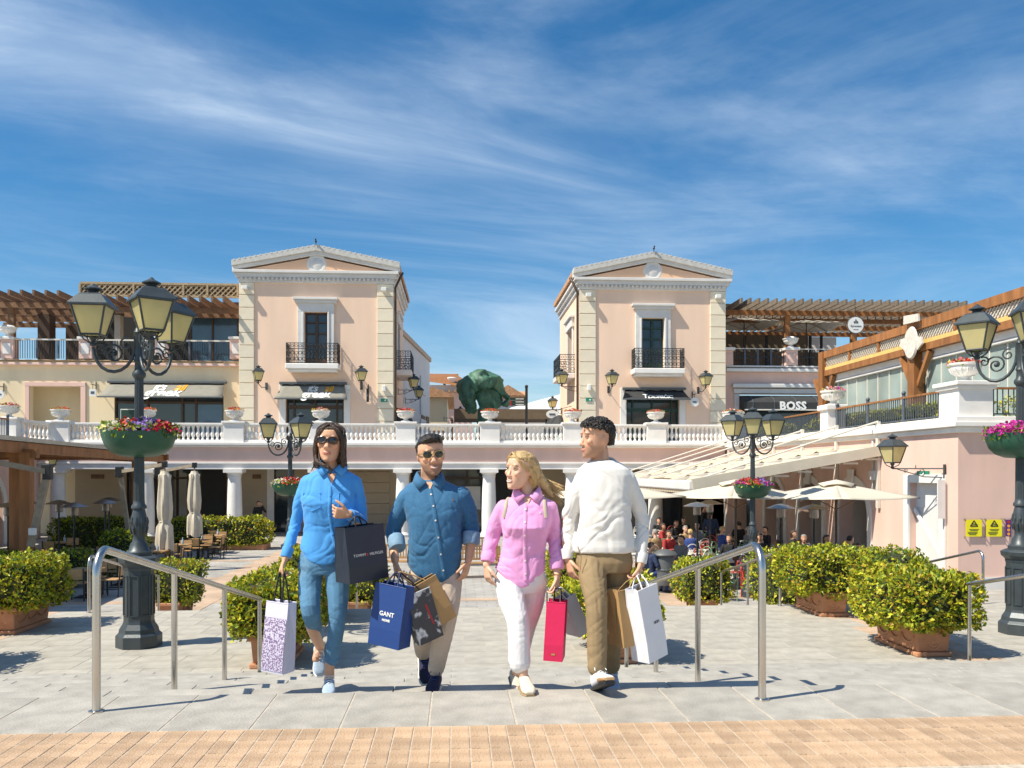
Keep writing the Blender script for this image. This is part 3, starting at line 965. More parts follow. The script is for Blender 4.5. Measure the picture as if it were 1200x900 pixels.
def pergola(lbl, px0, px1, Y0, depth, z0, n, posts, m_, rafter_tilt, lean=0.0, back_m=None, nm='pergola', raf=None):
    a, b = atY(px0, 553, Y0).x, atY(px1, 553, Y0).x
    t = thing(nm, lbl, 'pergola', ((a + b) / 2, Y0, ZT))
    hw = (b - a) / 2
    z = z0 - ZT
    MB().b2((-hw, -0.12, z - 0.28), (hw, 0.08, z)).build('front_beam', m_, t)
    for k_ in (1, 2, 3):
        MB().b2((-hw, depth * k_ / 3 - 0.1, z - 0.28), (hw, depth * k_ / 3 + 0.1, z - 0.001)).build('beam', m_, t)
    me = MB().beam((0, -2.3, 0), (lean, depth + 0.3, 0.0), 0.12, 0.30).mesh('rafter')
    for i in range(n):
        x = -hw + 2 * hw * (i + 0.5) / n
        o = ob('rafter', me, raf or m_, t, (x, 0, z + 0.14))
        o.rotation_euler = (0, rafter_tilt, 0)
    for px, yo in posts:
        x = atY(px, 553, Y0 + yo).x - (a + b) / 2
        MB().b2((x - 0.16, yo - 0.16, zfl - ZT), (x + 0.16, yo + 0.16, z - 0.29)).build('post', m_, t)
    return t
zp = atY(40, 355, YL + 1.0).z
pergola('weathered brown pergola of slanting rafters over the cream wing roof terrace', -70, 96, YL + 1.0, 7.0, zp, 12, ((14, 0.2),), 'wood_old', R(0), nm='roof_pergola')
pg2 = pergola('brown pergola with lattice screen along its top beside the left tower', 135, 281, YL + 1.0, 4.5, atY(200, 361, YL + 1.0).z, 11, (), 'wood_old', 0, nm='roof_pergola')
# lattice screen on top
def lattice(t, p, q, z0, z1, step, m_, wbar=0.05, nm='lattice', frame=None):
    p, q = Vector(p), Vector(q)
    d = q - p
    L_, h = d.length, z1 - z0
    u = d / L_
    n_ = Vector((-u.y, u.x, 0))
    mb = MB()
    k_ = int((L_ + h) / step)
    for s in (0, 1):
        for i in range(k_ + 1):
            a0 = i * step - h
            pts = []
            xa, xb = max(0, a0), min(L_, a0 + h)
            if xb <= xa:
                continue
            za_, zb2 = (xa - a0), (xb - a0)
            if s:
                za_, zb2 = h - za_, h - zb2
            off = n_ * (0.015 if s else -0.015)
            mb.beam(p + u * xa + off + Vector((0, 0, z0 + za_)), p + u * xb + off + Vector((0, 0, z0 + zb2)), 0.02, wbar)
    mb.build(nm, m_, t)
a = atY(97, 333, YL + 1); b = atY(281, 347, YL + 1)
o = pg2.location
lattice(pg2, (a.x - o.x, -0.3, 0), (b.x - o.x, -0.3, 0), atY(200, 347.5, YL + 1).z - ZT, atY(200, 335, YL + 1).z - ZT, 0.3, 'lattice', 0.07)
fr = MB()
for py in (334, 348.5):
    z = atY(200, py, YL + 1).z - ZT
    fr.b2((a.x - o.x, -0.35, z - 0.06), (b.x - o.x, -0.25, z + 0.06))
for px in (96.5, 159, 217, 245, 280):
    x = atY(px, 553, YL + 1).x - o.x
    fr.b2((x - 0.05, -0.37, atY(200, 348.5, YL + 1).z - ZT + 0.061), (x + 0.05, -0.24, atY(200, 334, YL + 1).z - ZT - 0.061))
fr.build('lattice_frame', 'lattice', pg2)
MB().b2((a.x - o.x, -0.20, atY(200, 348, YL + 1).z - ZT), (b.x - o.x, -0.14, atY(200, 334.5, YL + 1).z - ZT)).build('backing_board', 'wood_old', pg2)
# ------------------------------------------------------------------ right upper wing (pink, with the wide black awning)
YR = 51.5
rw = thing('pink_wing', 'pink upper wing with pale cornice frame and wide black shop awning', 'building', (16, YR, ZT))
wg = lambda name, *a, **k_: wing_box(rw, name, *a, **k_)
wg('front_wall', 849.5, 864, 436, 560, YR, 0, 0.4, 'pink'); wg('front_wall', 864, 1100, 436, 463, YR, 0, 0.4, 'pink'); wg('front_wall', 1000, 1100, 463, 560, YR, 0, 0.4, 'pink')
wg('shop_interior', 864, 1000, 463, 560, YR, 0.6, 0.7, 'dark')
wg('shop_glass', 864, 1000, 463, 560, YR, 0.3, 0.35, 'glass')
wg('frame_jamb', 860, 866, 462, 560, YR, -0.12, -0.003, 'grey_trim', bevel=0.03)
wg('frame_lintel', 859, 1000, 455.5, 462, YR, -0.16, -0.003, 'grey_trim', bevel=0.03)
wg('frame_cornice', 857, 1000, 450, 455.5, YR, -0.34, -0.003, 'grey_trim', bevel=0.04)
wg('ledge', 849.8, 1100, 432, 437.5, YR, -0.32, 0.4, 'white', bevel=0.03)
wg('ledge_top', 849.8, 1100, 428.5, 432, YR, -0.2, 7.0, 'white', bevel=0.02)
zfr = atY(900, 428.5, YR).z
for x in (851, 926.5):
    wg('pedestal', x - 7, x + 7, 411, 428.5, YR, -0.2, 0.45, 'pink'); wg('pedestal_cap', x - 9, x + 9, 407.5, 411, YR, -0.3, 0.55, 'white', bevel=0.02)
    wg('pedestal_panel', x - 3.8, x + 3.8, 415, 426, YR, -0.235, -0.203, 'pink', bevel=0.02)
for x0, x1 in ((858, 919), (934, 1060)):
    a, b = atY(x0, 553, YR).x - 16, atY(x1, 553, YR).x - 16
    zz = zfr - ZT
    hh = atY(900, 409, YR).z - zfr
    r_ = MB()
    nb = int((b - a) / 0.14)
    for j in range(nb + 1):
        xx = a + (b - a) * j / nb
        r_.b2((xx - 0.013, 0.08, zz), (xx + 0.013, 0.106, zz + hh))
    r_.b2((a, 0.07, zz + hh * 0.5), (b, 0.11, zz + hh * 0.5 + 0.06))
    r_.build('railing_bars', 'iron', rw)
    MB().b2((a, 0.06, zz + hh), (b, 0.13, zz + hh + 0.05)).build('railing_rail', 'alu', rw)
    for f_ in (0.25, 0.5, 0.75):
        xx = a + (b - a) * f_
        MB().b2((xx - 0.05, 0.03, zz), (xx + 0.05, 0.14, zz + hh - 0.001)).build('railing_post', 'iron_blue', rw)
def rub(name, px0, px1, py0, py1, m_, d0, d1):
    a, b = atY(px0, py0, YR + d0), atY(px1, py1, YR + d0)
    return MB().b2((a.x - 16, d0, b.z - ZT), (b.x - 16, d1, a.z - ZT)).build(name, m_, rw)
rub('back_wall', 850, 947, 392, 430, 'canvas_brown', 6.0, 6.2)
rub('white_screen', 947, 980, 395, 430, 'white_wall', 6.0, 6.2)
rub('lower_band', 850, 960, 412, 430, 'wood_old', 5.2, 5.3)
for x in (873, 899, 950, 963):
    rub('glazing_post', x - 1.2, x + 1.2, 393, 430, 'black', 4.8, 4.95)
aB = atY(866, 464, YR); bB = atY(1002, 464, YR)
bw = thing('shop_awning', 'wide black curved awning with bold white letters BOSS', 'awning', ((aB.x + bB.x) / 2, YR, aB.z))
hwB = (bB.x - aB.x) / 2
zl = atY(930, 480, YR - 1.0).z - aB.z
zv = atY(930, 471.5, YR - 1.0).z - aB.z
vs, fs = [], []
prof = [(-0.05, 0.0), (-0.45, zv * 0.18), (-0.78, zv * 0.5), (-1.0, zv), (-1.0, zl)]
for y, z in prof:
    vs += [(-hwB, y, z), (hwB, y, z)]
for i in range(4):
    fs.append((2 * i, 2 * i + 1, 2 * i + 3, 2 * i + 2))
o = MB().add(vs, fs).build('fabric', 'awning_dark', bw)
s = o.modifiers.new('thick', 'SOLIDIFY'); s.thickness = 0.02
MB().prism([(y, z) for y, z in prof] + [(-0.05, zl)], 'x', -hwB - 0.02, -hwB).build('end_panel', 'awning_dark', bw)
for i in range(5):
    x = -hwB + 2 * hwB * (i + 0.4) / 5.5
    MB().tube([(x, y - 0.015, z + 0.015) for y, z in prof[:4]] + [(x, -1.03, zl)], 0.02, 5).build('seam', 'iron_blue', bw)
MB().b2((-hwB, -1.04, zl - 0.05), (hwB, -0.98, zl + 0.02)).build('front_bar', 'alu', bw)
xb = atY(929, 553, YR - 1).x - bw.location.x
lettering('BOSS', 0.66, 'letter_white', bw, Matrix.Translation((xb, -1.04, (zv + zl) / 2 - 0.01)) @ FACE_Y, 0.01, 1.08, 0, 0.028)

zpr = atY(900, 364, YR + 0.5).z
pr = pergola('golden brown pergola of close slanting rafters above the pink wing terrace', 850, 1112, YR + 0.5, 8.0, zpr, 27, ((922, 0.2), (1000, 0.2), (1060, 0.2)), 'wood', 0, nm='roof_pergola', raf='rafter_grey')
for k_ in range(5):
    yy = 0.7 + k_ * 1.6
    MB().b2((-pr.location.x + atY(850, 553, YR).x + 0.1, yy, zpr - ZT + 0.38), (6.0, yy + 0.14, zpr - ZT + 0.52)).build('batten', 'wood_pale', pr)
lanterns_signs = []
sg = atY(1002.5, 381, YR - 1.9)
rs = thing('round_sign', 'round pale disc sign with small dark emblem hung on golden pergola', 'sign', (sg.x, sg.y, sg.z))
MB().lathe([(0.02, -0.05), (0.46, -0.05), (0.46, 0.05), (0.02, 0.05)], 28).move(Matrix.Rotation(R(90), 4, 'X')).build('disc', 'sign_white', rs, smooth=40)
MB().tube([(0.47 * math.cos(2 * math.pi * q_ / 28), 0, 0.47 * math.sin(2 * math.pi * q_ / 28)) for q_ in range(29)], 0.03, 6, cap=False).build('rim', 'iron_blue', rs)
lettering('Kyroneion', 0.15, 'black', rs, Matrix.Translation((0, -0.06, -0.06)) @ FACE_Y, 0.004, 1, 0.1)
MB().b2((-0.03, -0.065, 0.10), (0.03, -0.052, 0.32)).b2((-0.12, -0.065, 0.10), (-0.07, -0.052, 0.22)).b2((0.07, -0.065, 0.10), (0.12, -0.052, 0.22)).build('emblem', 'black', rs)
MB().b2((-0.15, -0.062, -0.27), (0.15, -0.052, -0.25)).build('underline', 'black', rs)
MB().cyl((0, 0.02, 0.45), (0, 0.06, 1.15), 0.025, 6).build('hanger', 'iron', rs)

# parasols seen on the upper terrace
def parasol(lbl, x, y, zg, h, half, m_, rz=0.0, drop=0.42, group=None, pole_m='frame_brown', vent=True, name='parasol'):
    t = thing(name, lbl, 'parasol', (x, y, zg), rz, group)
    top = h
    n = 8
    rim = []
    for i in range(4):
        a = R(45 + 90 * i)
        rim.append((half * math.sqrt(2) * math.cos(a), half * math.sqrt(2) * math.sin(a)))
    vs, fs = [], []
    # square canopy, each quarter a sagging grid
    for q in range(4):
        ax, ay = rim[q]; bx, by = rim[(q + 1) % 4]
        base = len(vs)
        nu, nv = 8, 8
        for j in range(nv + 1):
            f = j / nv
            for i in range(nu + 1):
                g = i / nu
                px, py = (ax * (1 - g) + bx * g) * f, (ay * (1 - g) + by * g) * f
                sag = 0.05 * math.sin(g * math.pi) * f
                vs.append((px, py, top - drop * (f ** 0.92) - sag + 0.0))
        for j in range(nv):
            for i in range(nu):
                k_ = base + j * (nu + 1) + i
                fs.append((k_, k_ + 1, k_ + nu + 2, k_ + nu + 1))
    o = MB().add(vs, fs).build('canopy', m_, t, smooth=35)
    s = o.modifiers.new('thick', 'SOLIDIFY'); s.thickness = 0.008
    if vent:
        v2, f2 = [], []
        vv = half * 0.30
        N = 24
        v2.append((0, 0, top + 0.07))
        for i in range(N):
            a = 2 * math.pi * i / N
            rr = vv * (1.0 + 0.1 * abs(math.cos(2 * a)))
            v2.append((rr * math.cos(a), rr * math.sin(a), top - 0.10 + 0.07 * abs(math.sin(2 * a)) ** 0.6))
        for i in range(N):
            f2.append((0, 1 + i, 1 + (i + 1) % N))
        o = MB().add(v2, f2).build('vent_cap', m_, t, smooth=50)
        s = o.modifiers.new('thick', 'SOLIDIFY'); s.thickness = 0.03
    for q in range(4):
        MB().tube([(0, 0, top - 0.12), (rim[q][0] * 0.98, rim[q][1] * 0.98, top - drop - 0.02)], 0.018, 5).build('rib', 'wood_old', t)
        MB().tube([(0, 0, top - 0.75), (rim[q][0] * 0.45, rim[q][1] * 0.45, top - drop * 0.45 - 0.05)], 0.014, 5).build('strut', 'wood_old', t)
    MB().cyl((0, 0, 0.06), (0, 0, top), 0.035, 8).build('pole', pole_m, t, smooth=50)
    MB().box((0, 0, 0.03), (0.7, 0.7, 0.06)).build('base_plate', 'iron', t)
    return t
parasol('grey parasol beside the tower on the pink wing roof terrace', atY(872, 553, YR + 3).x, YR + 3, zfr, 3.4, 1.9, 'canvas_old', 0.1, 0.45, vent=False)
parasol('grey parasol between pergola posts on the pink wing roof terrace', atY(945, 553, YR + 3).x, YR + 3, zfr, 3.3, 1.9, 'canvas_old', -0.1, 0.45, vent=False)

# ------------------------------------------------------------------ right wing: pink ground floor with arches, terrace above
XW, YC = 14.0, 23.75                     # wing wall plane and its near corner
ww = thing('wing_wall', 'pink ground floor wing with arched openings and white terrace cornice', 'building', (XW, YC, ZG))
zcb = 3.50                               # under the cornice
H = zcb - ZG
def wyx(px):                             # y (local) where a pixel column meets the wing plane
    return atX(px, 553, XW).y - YC
arches = [(1000, 27), (950, 25), (908, 22), (872, 20), (842, 16)]
ya_end = 45.0 - YC
# lit plain wall from the corner to the awning's end, with the door opening
yd0, yd1 = wyx(1103), wyx(1067)
zd = atX(1085, 566, XW).z - ZG
wall = MB()
y_open = wyx(1031)
wall.b2((0, 0.0, 0), (0.4, yd0, H)); wall.b2((0, yd1, 0), (0.4, y_open, H)); wall.b2((0, yd0, zd), (0.4, yd1, H))
wall.build('side_wall', 'pink', ww)
MB().b2((0.4, 0, 0), (16, 0.4, H)).build('end_wall', 'pink', ww)
MB().b2((0.0, -0.03, 0), (16, -0.002, 0.35)).build('plinth', 'grey_trim', ww)
# arched bays
edges = [y_open]
cent = []
for px, _ in arches:
    cent.append(wyx(px))
for i in range(len(cent) - 1):
    edges.append((cent[i] + cent[i + 1]) / 2)
edges.append(ya_end)
for i, yc_ in enumerate(cent):
    e0, e1 = edges[i], edges[i + 1]
    r_ = 1.15
    zs = 1.75
    arcpts = [(yc_ + r_ * math.cos(a), zs + r_ * math.sin(a)) for a in [math.pi * k_ / 14 for k_ in range(15)]]
    poly = [(e0, 0), (e0, H), (e1, H), (e1, 0), (yc_ + r_, 0)] + arcpts + [(yc_ - r_, 0)]
    MB().prism(poly, 'x', 0, 0.5).build('arch_wall', 'pink', ww)
    ring_o = [(yc_ + (r_ + 0.28) * math.cos(a), zs + (r_ + 0.28) * math.sin(a)) for a in [math.pi * k_ / 14 for k_ in range(15)]]
    poly = [(yc_ + r_ + 0.28, 0)] + ring_o + [(yc_ - r_ - 0.28, 0), (yc_ - r_, 0)] + arcpts[::-1] + [(yc_ + r_, 0)]
    MB().prism(poly, 'x', -0.06, -0.002).build('arch_surround', 'white', ww)
    MB().prism([(yc_ - 0.16, zs + r_ - 0.1), (yc_ + 0.16, zs + r_ - 0.1), (yc_ + 0.24, zs + r_ + 0.5), (yc_ - 0.24, zs + r_ + 0.5)], 'x', -0.14, -0.061).build('keystone', 'white', ww, bevel=0.02)
    MB().b2((1.6, e0, 0), (1.7, e1, H)).build('inner_wall', 'white_wall', ww)
    MB().b2((1.52, yc_ + 0.1, 0), (1.58, yc_ + 1.1, 2.5)).build('inner_door', 'glass', ww)
MB().b2((0, ya_end, 0), (0.5, ya_end + 4, H)).build('side_wall', 'pink', ww)
# door in the lit wall: white surround, recess, open shutter leaf
MB().b2((-0.08, yd0 - 0.30, 0), (-0.002, yd0, zd + 0.25)).b2((-0.08, yd1, 0), (-0.002, yd1 + 0.30, zd + 0.25)).b2((-0.08, yd0, zd), (-0.002, yd1, zd + 0.25)).build('door_surround', 'sign_white', ww, bevel=0.01)
MB().b2((0.18, yd0, zd - 0.75), (0.24, yd1, zd - 0.002)).build('door_panel', 'sign_white', ww)
MB().b2((0.18, yd0, 0), (0.24, yd1, zd - 0.751)).build('door_leaf', 'grey_trim', ww)
MB().beam((0.10, yd1 - 0.05, zd - 0.8), (0.10, yd0 + 0.05, 0.7), 0.05, 0.12).build('door_brace', 'sign_white', ww)
MB().b2((-0.30, yd0 - 0.36, zd - 1.0), (-0.09, yd0 - 0.31, zd + 0.1)).build('open_shutter', 'grey_trim', ww)
# cornice, pedestals
for a_, b_, o_ in ((0, 0.16, 0.10), (0.16, 0.30, 0.22), (0.30, 0.45, 0.14)):
    MB().b2((-o_, -o_, H + a_), (16, ya_end + 0.2 - 0.7, H + b_)).build('cornice', 'white', ww, bevel=0.02)
zrail = H + 0.45
ped = MB().b2((0.02, 0.0, zrail), (1.02, 1.02, zrail + 0.78))
ped.build('pedestal', 'white', ww, bevel=0.01)
MB().b2((-0.05, -0.07, zrail + 0.78), (1.09, 1.09, zrail + 0.88)).b2((-0.11, -0.13, zrail + 0.88), (1.15, 1.15, zrail + 1.0)).build('pedestal_cap', 'white', ww, bevel=0.02)
yp2 = wyx(968)
MB().b2((0.02, yp2 - 0.1, zrail), (0.7, yp2 + 0.6, zrail + 0.80)).build('pedestal', 'white', ww, bevel=0.01)
MB().b2((-0.07, yp2 - 0.19, zrail + 0.80), (0.79, yp2 + 0.69, zrail + 1.0)).build('pedestal_cap', 'white', ww, bevel=0.03)
def metal_run(t, p, q, z0, h, step, posts, m_='iron_blue', topm='wood'):
    p, q = Vector(p), Vector(q)
    d = q - p
    n = max(2, int(d.length / step))
    mb = MB()
    for i in range(n + 1):
        c = p + d * (i / n)
        mb.beam((c.x, c.y, z0 + 0.08), (c.x, c.y, z0 + h), 0.025, 0.025, up=(0, 1, 0))
    mb.beam((p.x, p.y, z0 + 0.1), (q.x, q.y, z0 + 0.1), 0.04, 0.04)
    mb.build('railing_bars', m_, t)
    MB().beam((p.x, p.y, z0 + h + 0.03), (q.x, q.y, z0 + h + 0.03), 0.10, 0.06).build('handrail', topm, t)
    for k_ in range(posts + 1):
        c = p + d * (k_ / posts)
        MB().cyl((c.x, c.y, z0), (c.x, c.y, z0 + h + 0.12), 0.06, 8).ball((c.x, c.y, z0 + h + 0.18), 0.075, 8, 6).build('railing_post', m_, t, smooth=50)
metal_run(ww, (0.35, 1.2, 0), (0.35, yp2 - 0.2, 0), zrail, 0.80, 0.14, 3)
metal_run(ww, (0.35, yp2 + 0.9, 0), (0.35, ya_end - 0.8, 0), zrail, 0.80, 0.14, 2)
metal_run(ww, (1.2, 0.35, 0), (9, 0.35, 0), zrail, 0.80, 0.16, 3)
MB().b2((0.5, 0.5, H + 0.2), (20, ya_end + 2, zrail + 0.02)).build('terrace_floor', 'concrete', ww)
# corner between wing balustrade and main balustrade
MB().b2((-0.2, ya_end - 0.75, zrail), (0.5, ya_end - 0.05, zrail + 0.98)).build('pedestal', 'white', ww, bevel=0.01)
# wall fittings
def on_side(name, px, py, dx, dy, dz, m_, off=0.0, bevel=0.0):
    c = atX(px, py, XW)
    return MB().box((-dx / 2 - off, c.y - YC, c.z - ZG), (dx, dy, dz)).build(name, m_, ww, bevel=bevel)
on_side('exit_sign', 1083, 557, 0.06, 0.62, 0.26, 'sign_green', 0.003)
on_side('exit_mark', 1084, 557, 0.01, 0.10, 0.16, 'letter_white', 0.064)
on_side('exit_mark', 1084, 557, 0.008, 0.24, 0.06, 'letter_white', 0.0755)
on_side('utility_box', 1026, 557, 0.14, 0.45, 0.32, 'white_wall', 0.003, 0.02)
on_side('conduit', 1024, 545, 0.05, 0.10, 1.9, 'grey_trim', 0.003)

# yellow and purple notices on clear plates, on the end wall
def notice(px0, px1, py0, py1, m_, lbl, mark):
    a, b = atY(px0, py0, YC - 0.06), atY(px1, py1, YC - 0.06)
    t = thing('wall_notice', lbl, 'sign', ((a.x + b.x) / 2, YC - 0.06, (a.z + b.z) / 2), 0, 'notices on the pink end wall')
    w_, h_ = b.x - a.x, a.z - b.z
    MB().box((0, 0, 0), (w_, 0.012, h_)).build('plate', m_, t)
    for sx in (-1, 1):
        for sz in (-1, 1):
            MB().cyl((sx * (w_ / 2 + 0.015), -0.012, sz * (h_ / 2 + 0.012)), (sx * (w_ / 2 + 0.015), 0.058, sz * (h_ / 2 + 0.012)), 0.016, 8).build('stud', 'steel', t)
    if mark == 'warn':
        tri = MB()
        s_ = h_ * 0.36
        c0 = Vector((0, -0.009, h_ * 0.22))
        pt = [c0 + Vector((s_ * math.sin(R(a_)) * 0.72, 0, s_ * math.cos(R(a_)) * 0.62)) for a_ in (0, 120, 240)]
        for i in range(3):
            tri.beam(pt[i], pt[(i + 1) % 3], 0.004, 0.026, up=(0, 0, 1) if i != 1 else (0, 0, 1))
        tri.tube([c0 + Vector((-0.08, 0, -0.04)), c0 + Vector((-0.02, 0, 0.02)), c0 + Vector((0.05, 0, -0.01)), c0 + Vector((0.09, 0, 0.0))], 0.012, 5)
        tri.ball(c0 + Vector((0.03, 0, 0.05)), 0.02, 6, 4)
        tri.build('warning_triangle', 'black', t)
        ln = MB()
        for i, (zz, ww_) in enumerate(((-0.06, 0.62), (-0.12, 0.5), (-0.2, 0.62), (-0.26, 0.6), (-0.32, 0.45))):
            ln.box((-0.04 if i > 1 else 0, -0.009, zz * h_ * 1.2), (w_ * ww_, 0.003, 0.014))
        ln.build('printed_lines', 'yellow_strip' if False else 'frame_green', t)
    else:
        for i in range(4):
            MB().lathe([(0.01, -0.004), (w_ * 0.26, -0.004), (w_ * 0.26, 0.0), (0.01, 0.0)], 14).move(Matrix.Translation((0, -0.010, h_ * (0.36 - 0.24 * i))) @ Matrix.Rotation(R(90), 4, 'X')).build('symbol_disc', 'red' if i == 0 else 'letter_orange', t)
    return t
notice(1132, 1150.5, 609, 628.7, 'sign_yellow', 'square yellow warning notice beside the corner of the pink end wall', 'warn')
notice(1156, 1174, 609, 628.7, 'sign_yellow', 'square yellow warning notice next to the narrow purple one', 'warn')
notice(1178.7, 1185, 609, 628.5, 'sign_purple', 'narrow purple notice with four round symbols on pink wall', 'discs')

# ------------------------------------------------------------------ terrace restaurant: timber frame, lattice, glazing
XP = 16.0
tf = thing('restaurant_frame', 'timber framed terrace restaurant with lattice band and tall folding glass', 'building', (XP, YC, ZT))
def yP(px):
    return atX(px, 553, XP).y - YC
def zP(py, px=1078):
    return atX(px, py, XP).z - ZT
y0f, y1f = -6.0, yP(966)
zt1, zt0 = zP(376.5), zP(386.5)
zl0 = zP(399)
zy0 = zP(404.5)
zb0 = zP(412.5)
MB().b2((-0.12, y0f, zt0), (0.12, y1f, zt1)).build('top_beam', 'wood', tf)
MB().b2((-0.10, y0f, zb0), (0.12, y1f, zy0)).build('lower_beam', 'wood', tf)
MB().b2((-0.07, y0f, zy0 + 0.002), (0.08, y1f, zl0 - 0.02)).build('yellow_board', 'yellow_strip', tf)
lattice(tf, (0, y0f, 0), (0, y1f, 0), zl0, zt0, 0.17, 'lattice_white', 0.035)
for px in (966, 997, 1031, 1121, 1153):
    MB().b2((-0.09, yP(px) - 0.06, zl0), (0.09, yP(px) + 0.06, zt0 - 0.002)).build('lattice_post', 'wood', tf)
for px in (966, 1073):
    y = yP(px)
    MB().b2((-0.18, y - 0.22, 0), (0.2, y + 0.22, zb0 - 0.002 if px > 1000 else zt1)).build('post', 'wood', tf)
    for s in (-1, 1):
        MB().beam((0.0, y + s * 0.2, zb0 - 1.15), (0.0, y + s * 0.95, zb0 - 0.05), 0.14, 0.16, up=(1, 0, 0)).build('brace', 'wood', tf)
zw = zP(424)
MB().b2((0.10, y0f, zw), (0.42, y1f, zb0 - 0.25)).build('blind_box', 'white', tf, bevel=0.03)
MB().b2((0.125, y0f, zb0 - 0.24), (0.36, y1f, zt0)).build('blind_box_top', 'white', tf, bevel=0.03)
np_ = 15
for i in range(np_):
    a_, b_ = 0.3 + (y1f - 0.3) * i / np_, 0.3 + (y1f - 0.3) * (i + 1) / np_
    MB().b2((0.24, a_ + 0.03, 0.05), (0.27, b_ - 0.03, zw - 0.01)).build('glass_panel', 'glass_pale', tf)
    MB().b2((0.21, a_ - 0.025, 0.02), (0.30, a_ + 0.025, zw - 0.005)).build('glazing_bar', 'alu', tf)
MB().b2((0.30, y0f, 0.0), (0.34, y1f, 0.9)).build('dado', 'bin_grey', tf)
MB().b2((0.15, y0f, zt1 - 0.3), (9.5, y1f + 0.2, zt1 - 0.12)).build('roof', 'canvas_brown', tf)
MB().b2((8, y0f, 0), (8.2, y1f, zt1)).build('back_wall', 'inner_wall', tf)
MB().b2((0.6, -1.4, 0), (8, -1.3, zt0)).build('near_glazing', 'glass', tf)
# crest hung on the beam
cr = atX(1068, 402, XP - 0.25)
cs = thing('crest_sign', 'pale oval crest sign with side scrolls on the timber beam', 'sign', (cr.x, cr.y, cr.z), R(90))
MB().lathe([(0.02, -0.06), (0.40, -0.06), (0.44, 0.0), (0.36, 0.05), (0.30, 0.03), (0.02, 0.05)], 24).move(Matrix.Scale(1.3, 4, (0, 0, 1)) @ Matrix.Rotation(R(90), 4, 'X')).build('oval', 'lattice_white', cs, smooth=40)
MB().prism([(-0.75, -0.12), (-0.42, -0.3), (-0.36, 0.16), (-0.7, 0.12)], 'y', -0.04, 0.03).prism([(0.75, 0.0), (0.42, -0.2), (0.36, 0.24), (0.7, 0.22)], 'y', -0.04, 0.03).build('scroll', 'lattice_white', cs)
MB().prism([(-0.5, 0.68), (0.5, 0.72), (0.48, 1.02), (-0.46, 0.94)], 'y', -0.04, 0.03).build('top_ribbon', 'lattice_white', cs)

# ------------------------------------------------------------------ cream slatted awning from the wing wall over the cafe
Xf, Xw = 7.75, XW - 0.06
ya0, ya1 = atX(1029, 540, Xw).y, 44.3
zf, zw_ = 2.02, 3.12
aw = thing('cafe_canopy', 'large cream retractable canopy sloping from pink wall over cafe tables', 'canopy', (Xf, ya0, 0))
L_ = Xw - Xf
DY = ya1 - ya0
nb = 5
for i in range(nb + 1):
    y = DY * i / nb
    MB().beam((0, y, zf), (L_, y, zw_), 0.16, 0.20, up=(0, 0, 1)).build('guide_rail', 'alu', aw)
nf = 9
for i in range(nb):
    vs, fs = [], []
    a_, b_ = DY * i / nb + 0.16, DY * (i + 1) / nb - 0.16
    for j in range(nf * 4 + 1):
        f = j / (nf * 4)
        zz = zf + (zw_ - zf) * f + 0.06 - 0.11 * abs(math.sin(f * nf * math.pi)) ** 0.8 + (0.10 if i % 2 else 0.0)
        vs += [(L_ * f, a_, zz), (L_ * f, b_, zz)]
    for j in range(nf * 4):
        fs.append((2 * j, 2 * j + 1, 2 * j + 3, 2 * j + 2))
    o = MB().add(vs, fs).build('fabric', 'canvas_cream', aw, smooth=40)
    for j in range(nf + 1):
        f = j / nf
        MB().beam((L_ * f, a_, zf + (zw_ - zf) * f + 0.07), (L_ * f, b_, zf + (zw_ - zf) * f + 0.07), 0.05, 0.05).build('cross_bar', 'alu', aw)
MB().b2((-0.2, -0.08, zf - 0.22), (-0.02, DY + 0.08, zf + 0.10)).build('front_gutter', 'canvas_white', aw, bevel=0.04)
vl = MB()
for i in range(60):
    y = DY * i / 60
    vl.b2((-0.14, y, zf - 0.34), (-0.12, y + DY / 90, zf - 0.222))
vl.build('valance', 'canvas_cream', aw)
for i in range(nb + 1):
    y = DY * i / nb
    MB().tube([(0.3, y, zf + 0.20), (L_, y, zw_ + 0.95)], 0.035, 6).build('tie_rod', 'alu', aw)
    MB().b2((L_ - 0.05, y - 0.07, 1.2), (L_ + 0.05, y + 0.07, zw_ + 1.0) if i else (L_ + 0.05, y + 0.07, zw_ + 0.95)).build('wall_post', 'alu', aw)
# near guide rail is a deep beam
MB().beam((-0.1, -0.14, zf - 0.02), (L_, -0.14, zw_ - 0.02), 0.10, 0.34).build('end_beam', 'canvas', aw)
for k_ in range(8):
    f = k_ / 8 + 0.05
    MB().b2((L_ * f, -0.13, zf + (zw_ - zf) * f - 0.25), (L_ * f + 0.5, 0.3, zf + (zw_ - zf) * f - 0.19)).build('fabric_fold', 'canvas', aw)

# ------------------------------------------------------------------ street beyond, between the towers
def far_box(name, lbl, cat, px0, px1, py0, d0, d1, m_, zbase=ZT, roof=None, rise=1.2):
    a, b = atY(px0, py0, d0), atY(px1, py0, d0)
    t = thing(name, lbl, cat, ((a.x + b.x) / 2, d0, zbase))
    hw = (b.x - a.x) / 2
    h = a.z - zbase
    MB().b2((-hw, 0, 0), (hw, d1 - d0, h)).build('wall', m_, t)
    if roof:
        MB().prism([(-hw - 0.6, h + 0.003), (hw + 0.6, h + 0.003), (hw + 0.6, h + 0.18), (0, h + rise), (-hw - 0.6, h + 0.18)], 'y', -0.6, d1 - d0 + 0.6).build('roof', roof, t)
    return t, hw, h
wb = thing('white_house', 'tall plain white house with sloping tan coping behind the tower', 'building', (-4.2, 60, ZT))
p0, p1 = atY(469, 391, 60.5), atY(503.5, 414, 76)
poly = [(p0.x + 4.2, 0.5), (p1.x + 4.2, 16), (p1.x - 8, 16), (p0.x - 6, 0.5)]
zt_ = (p0.z - ZT)
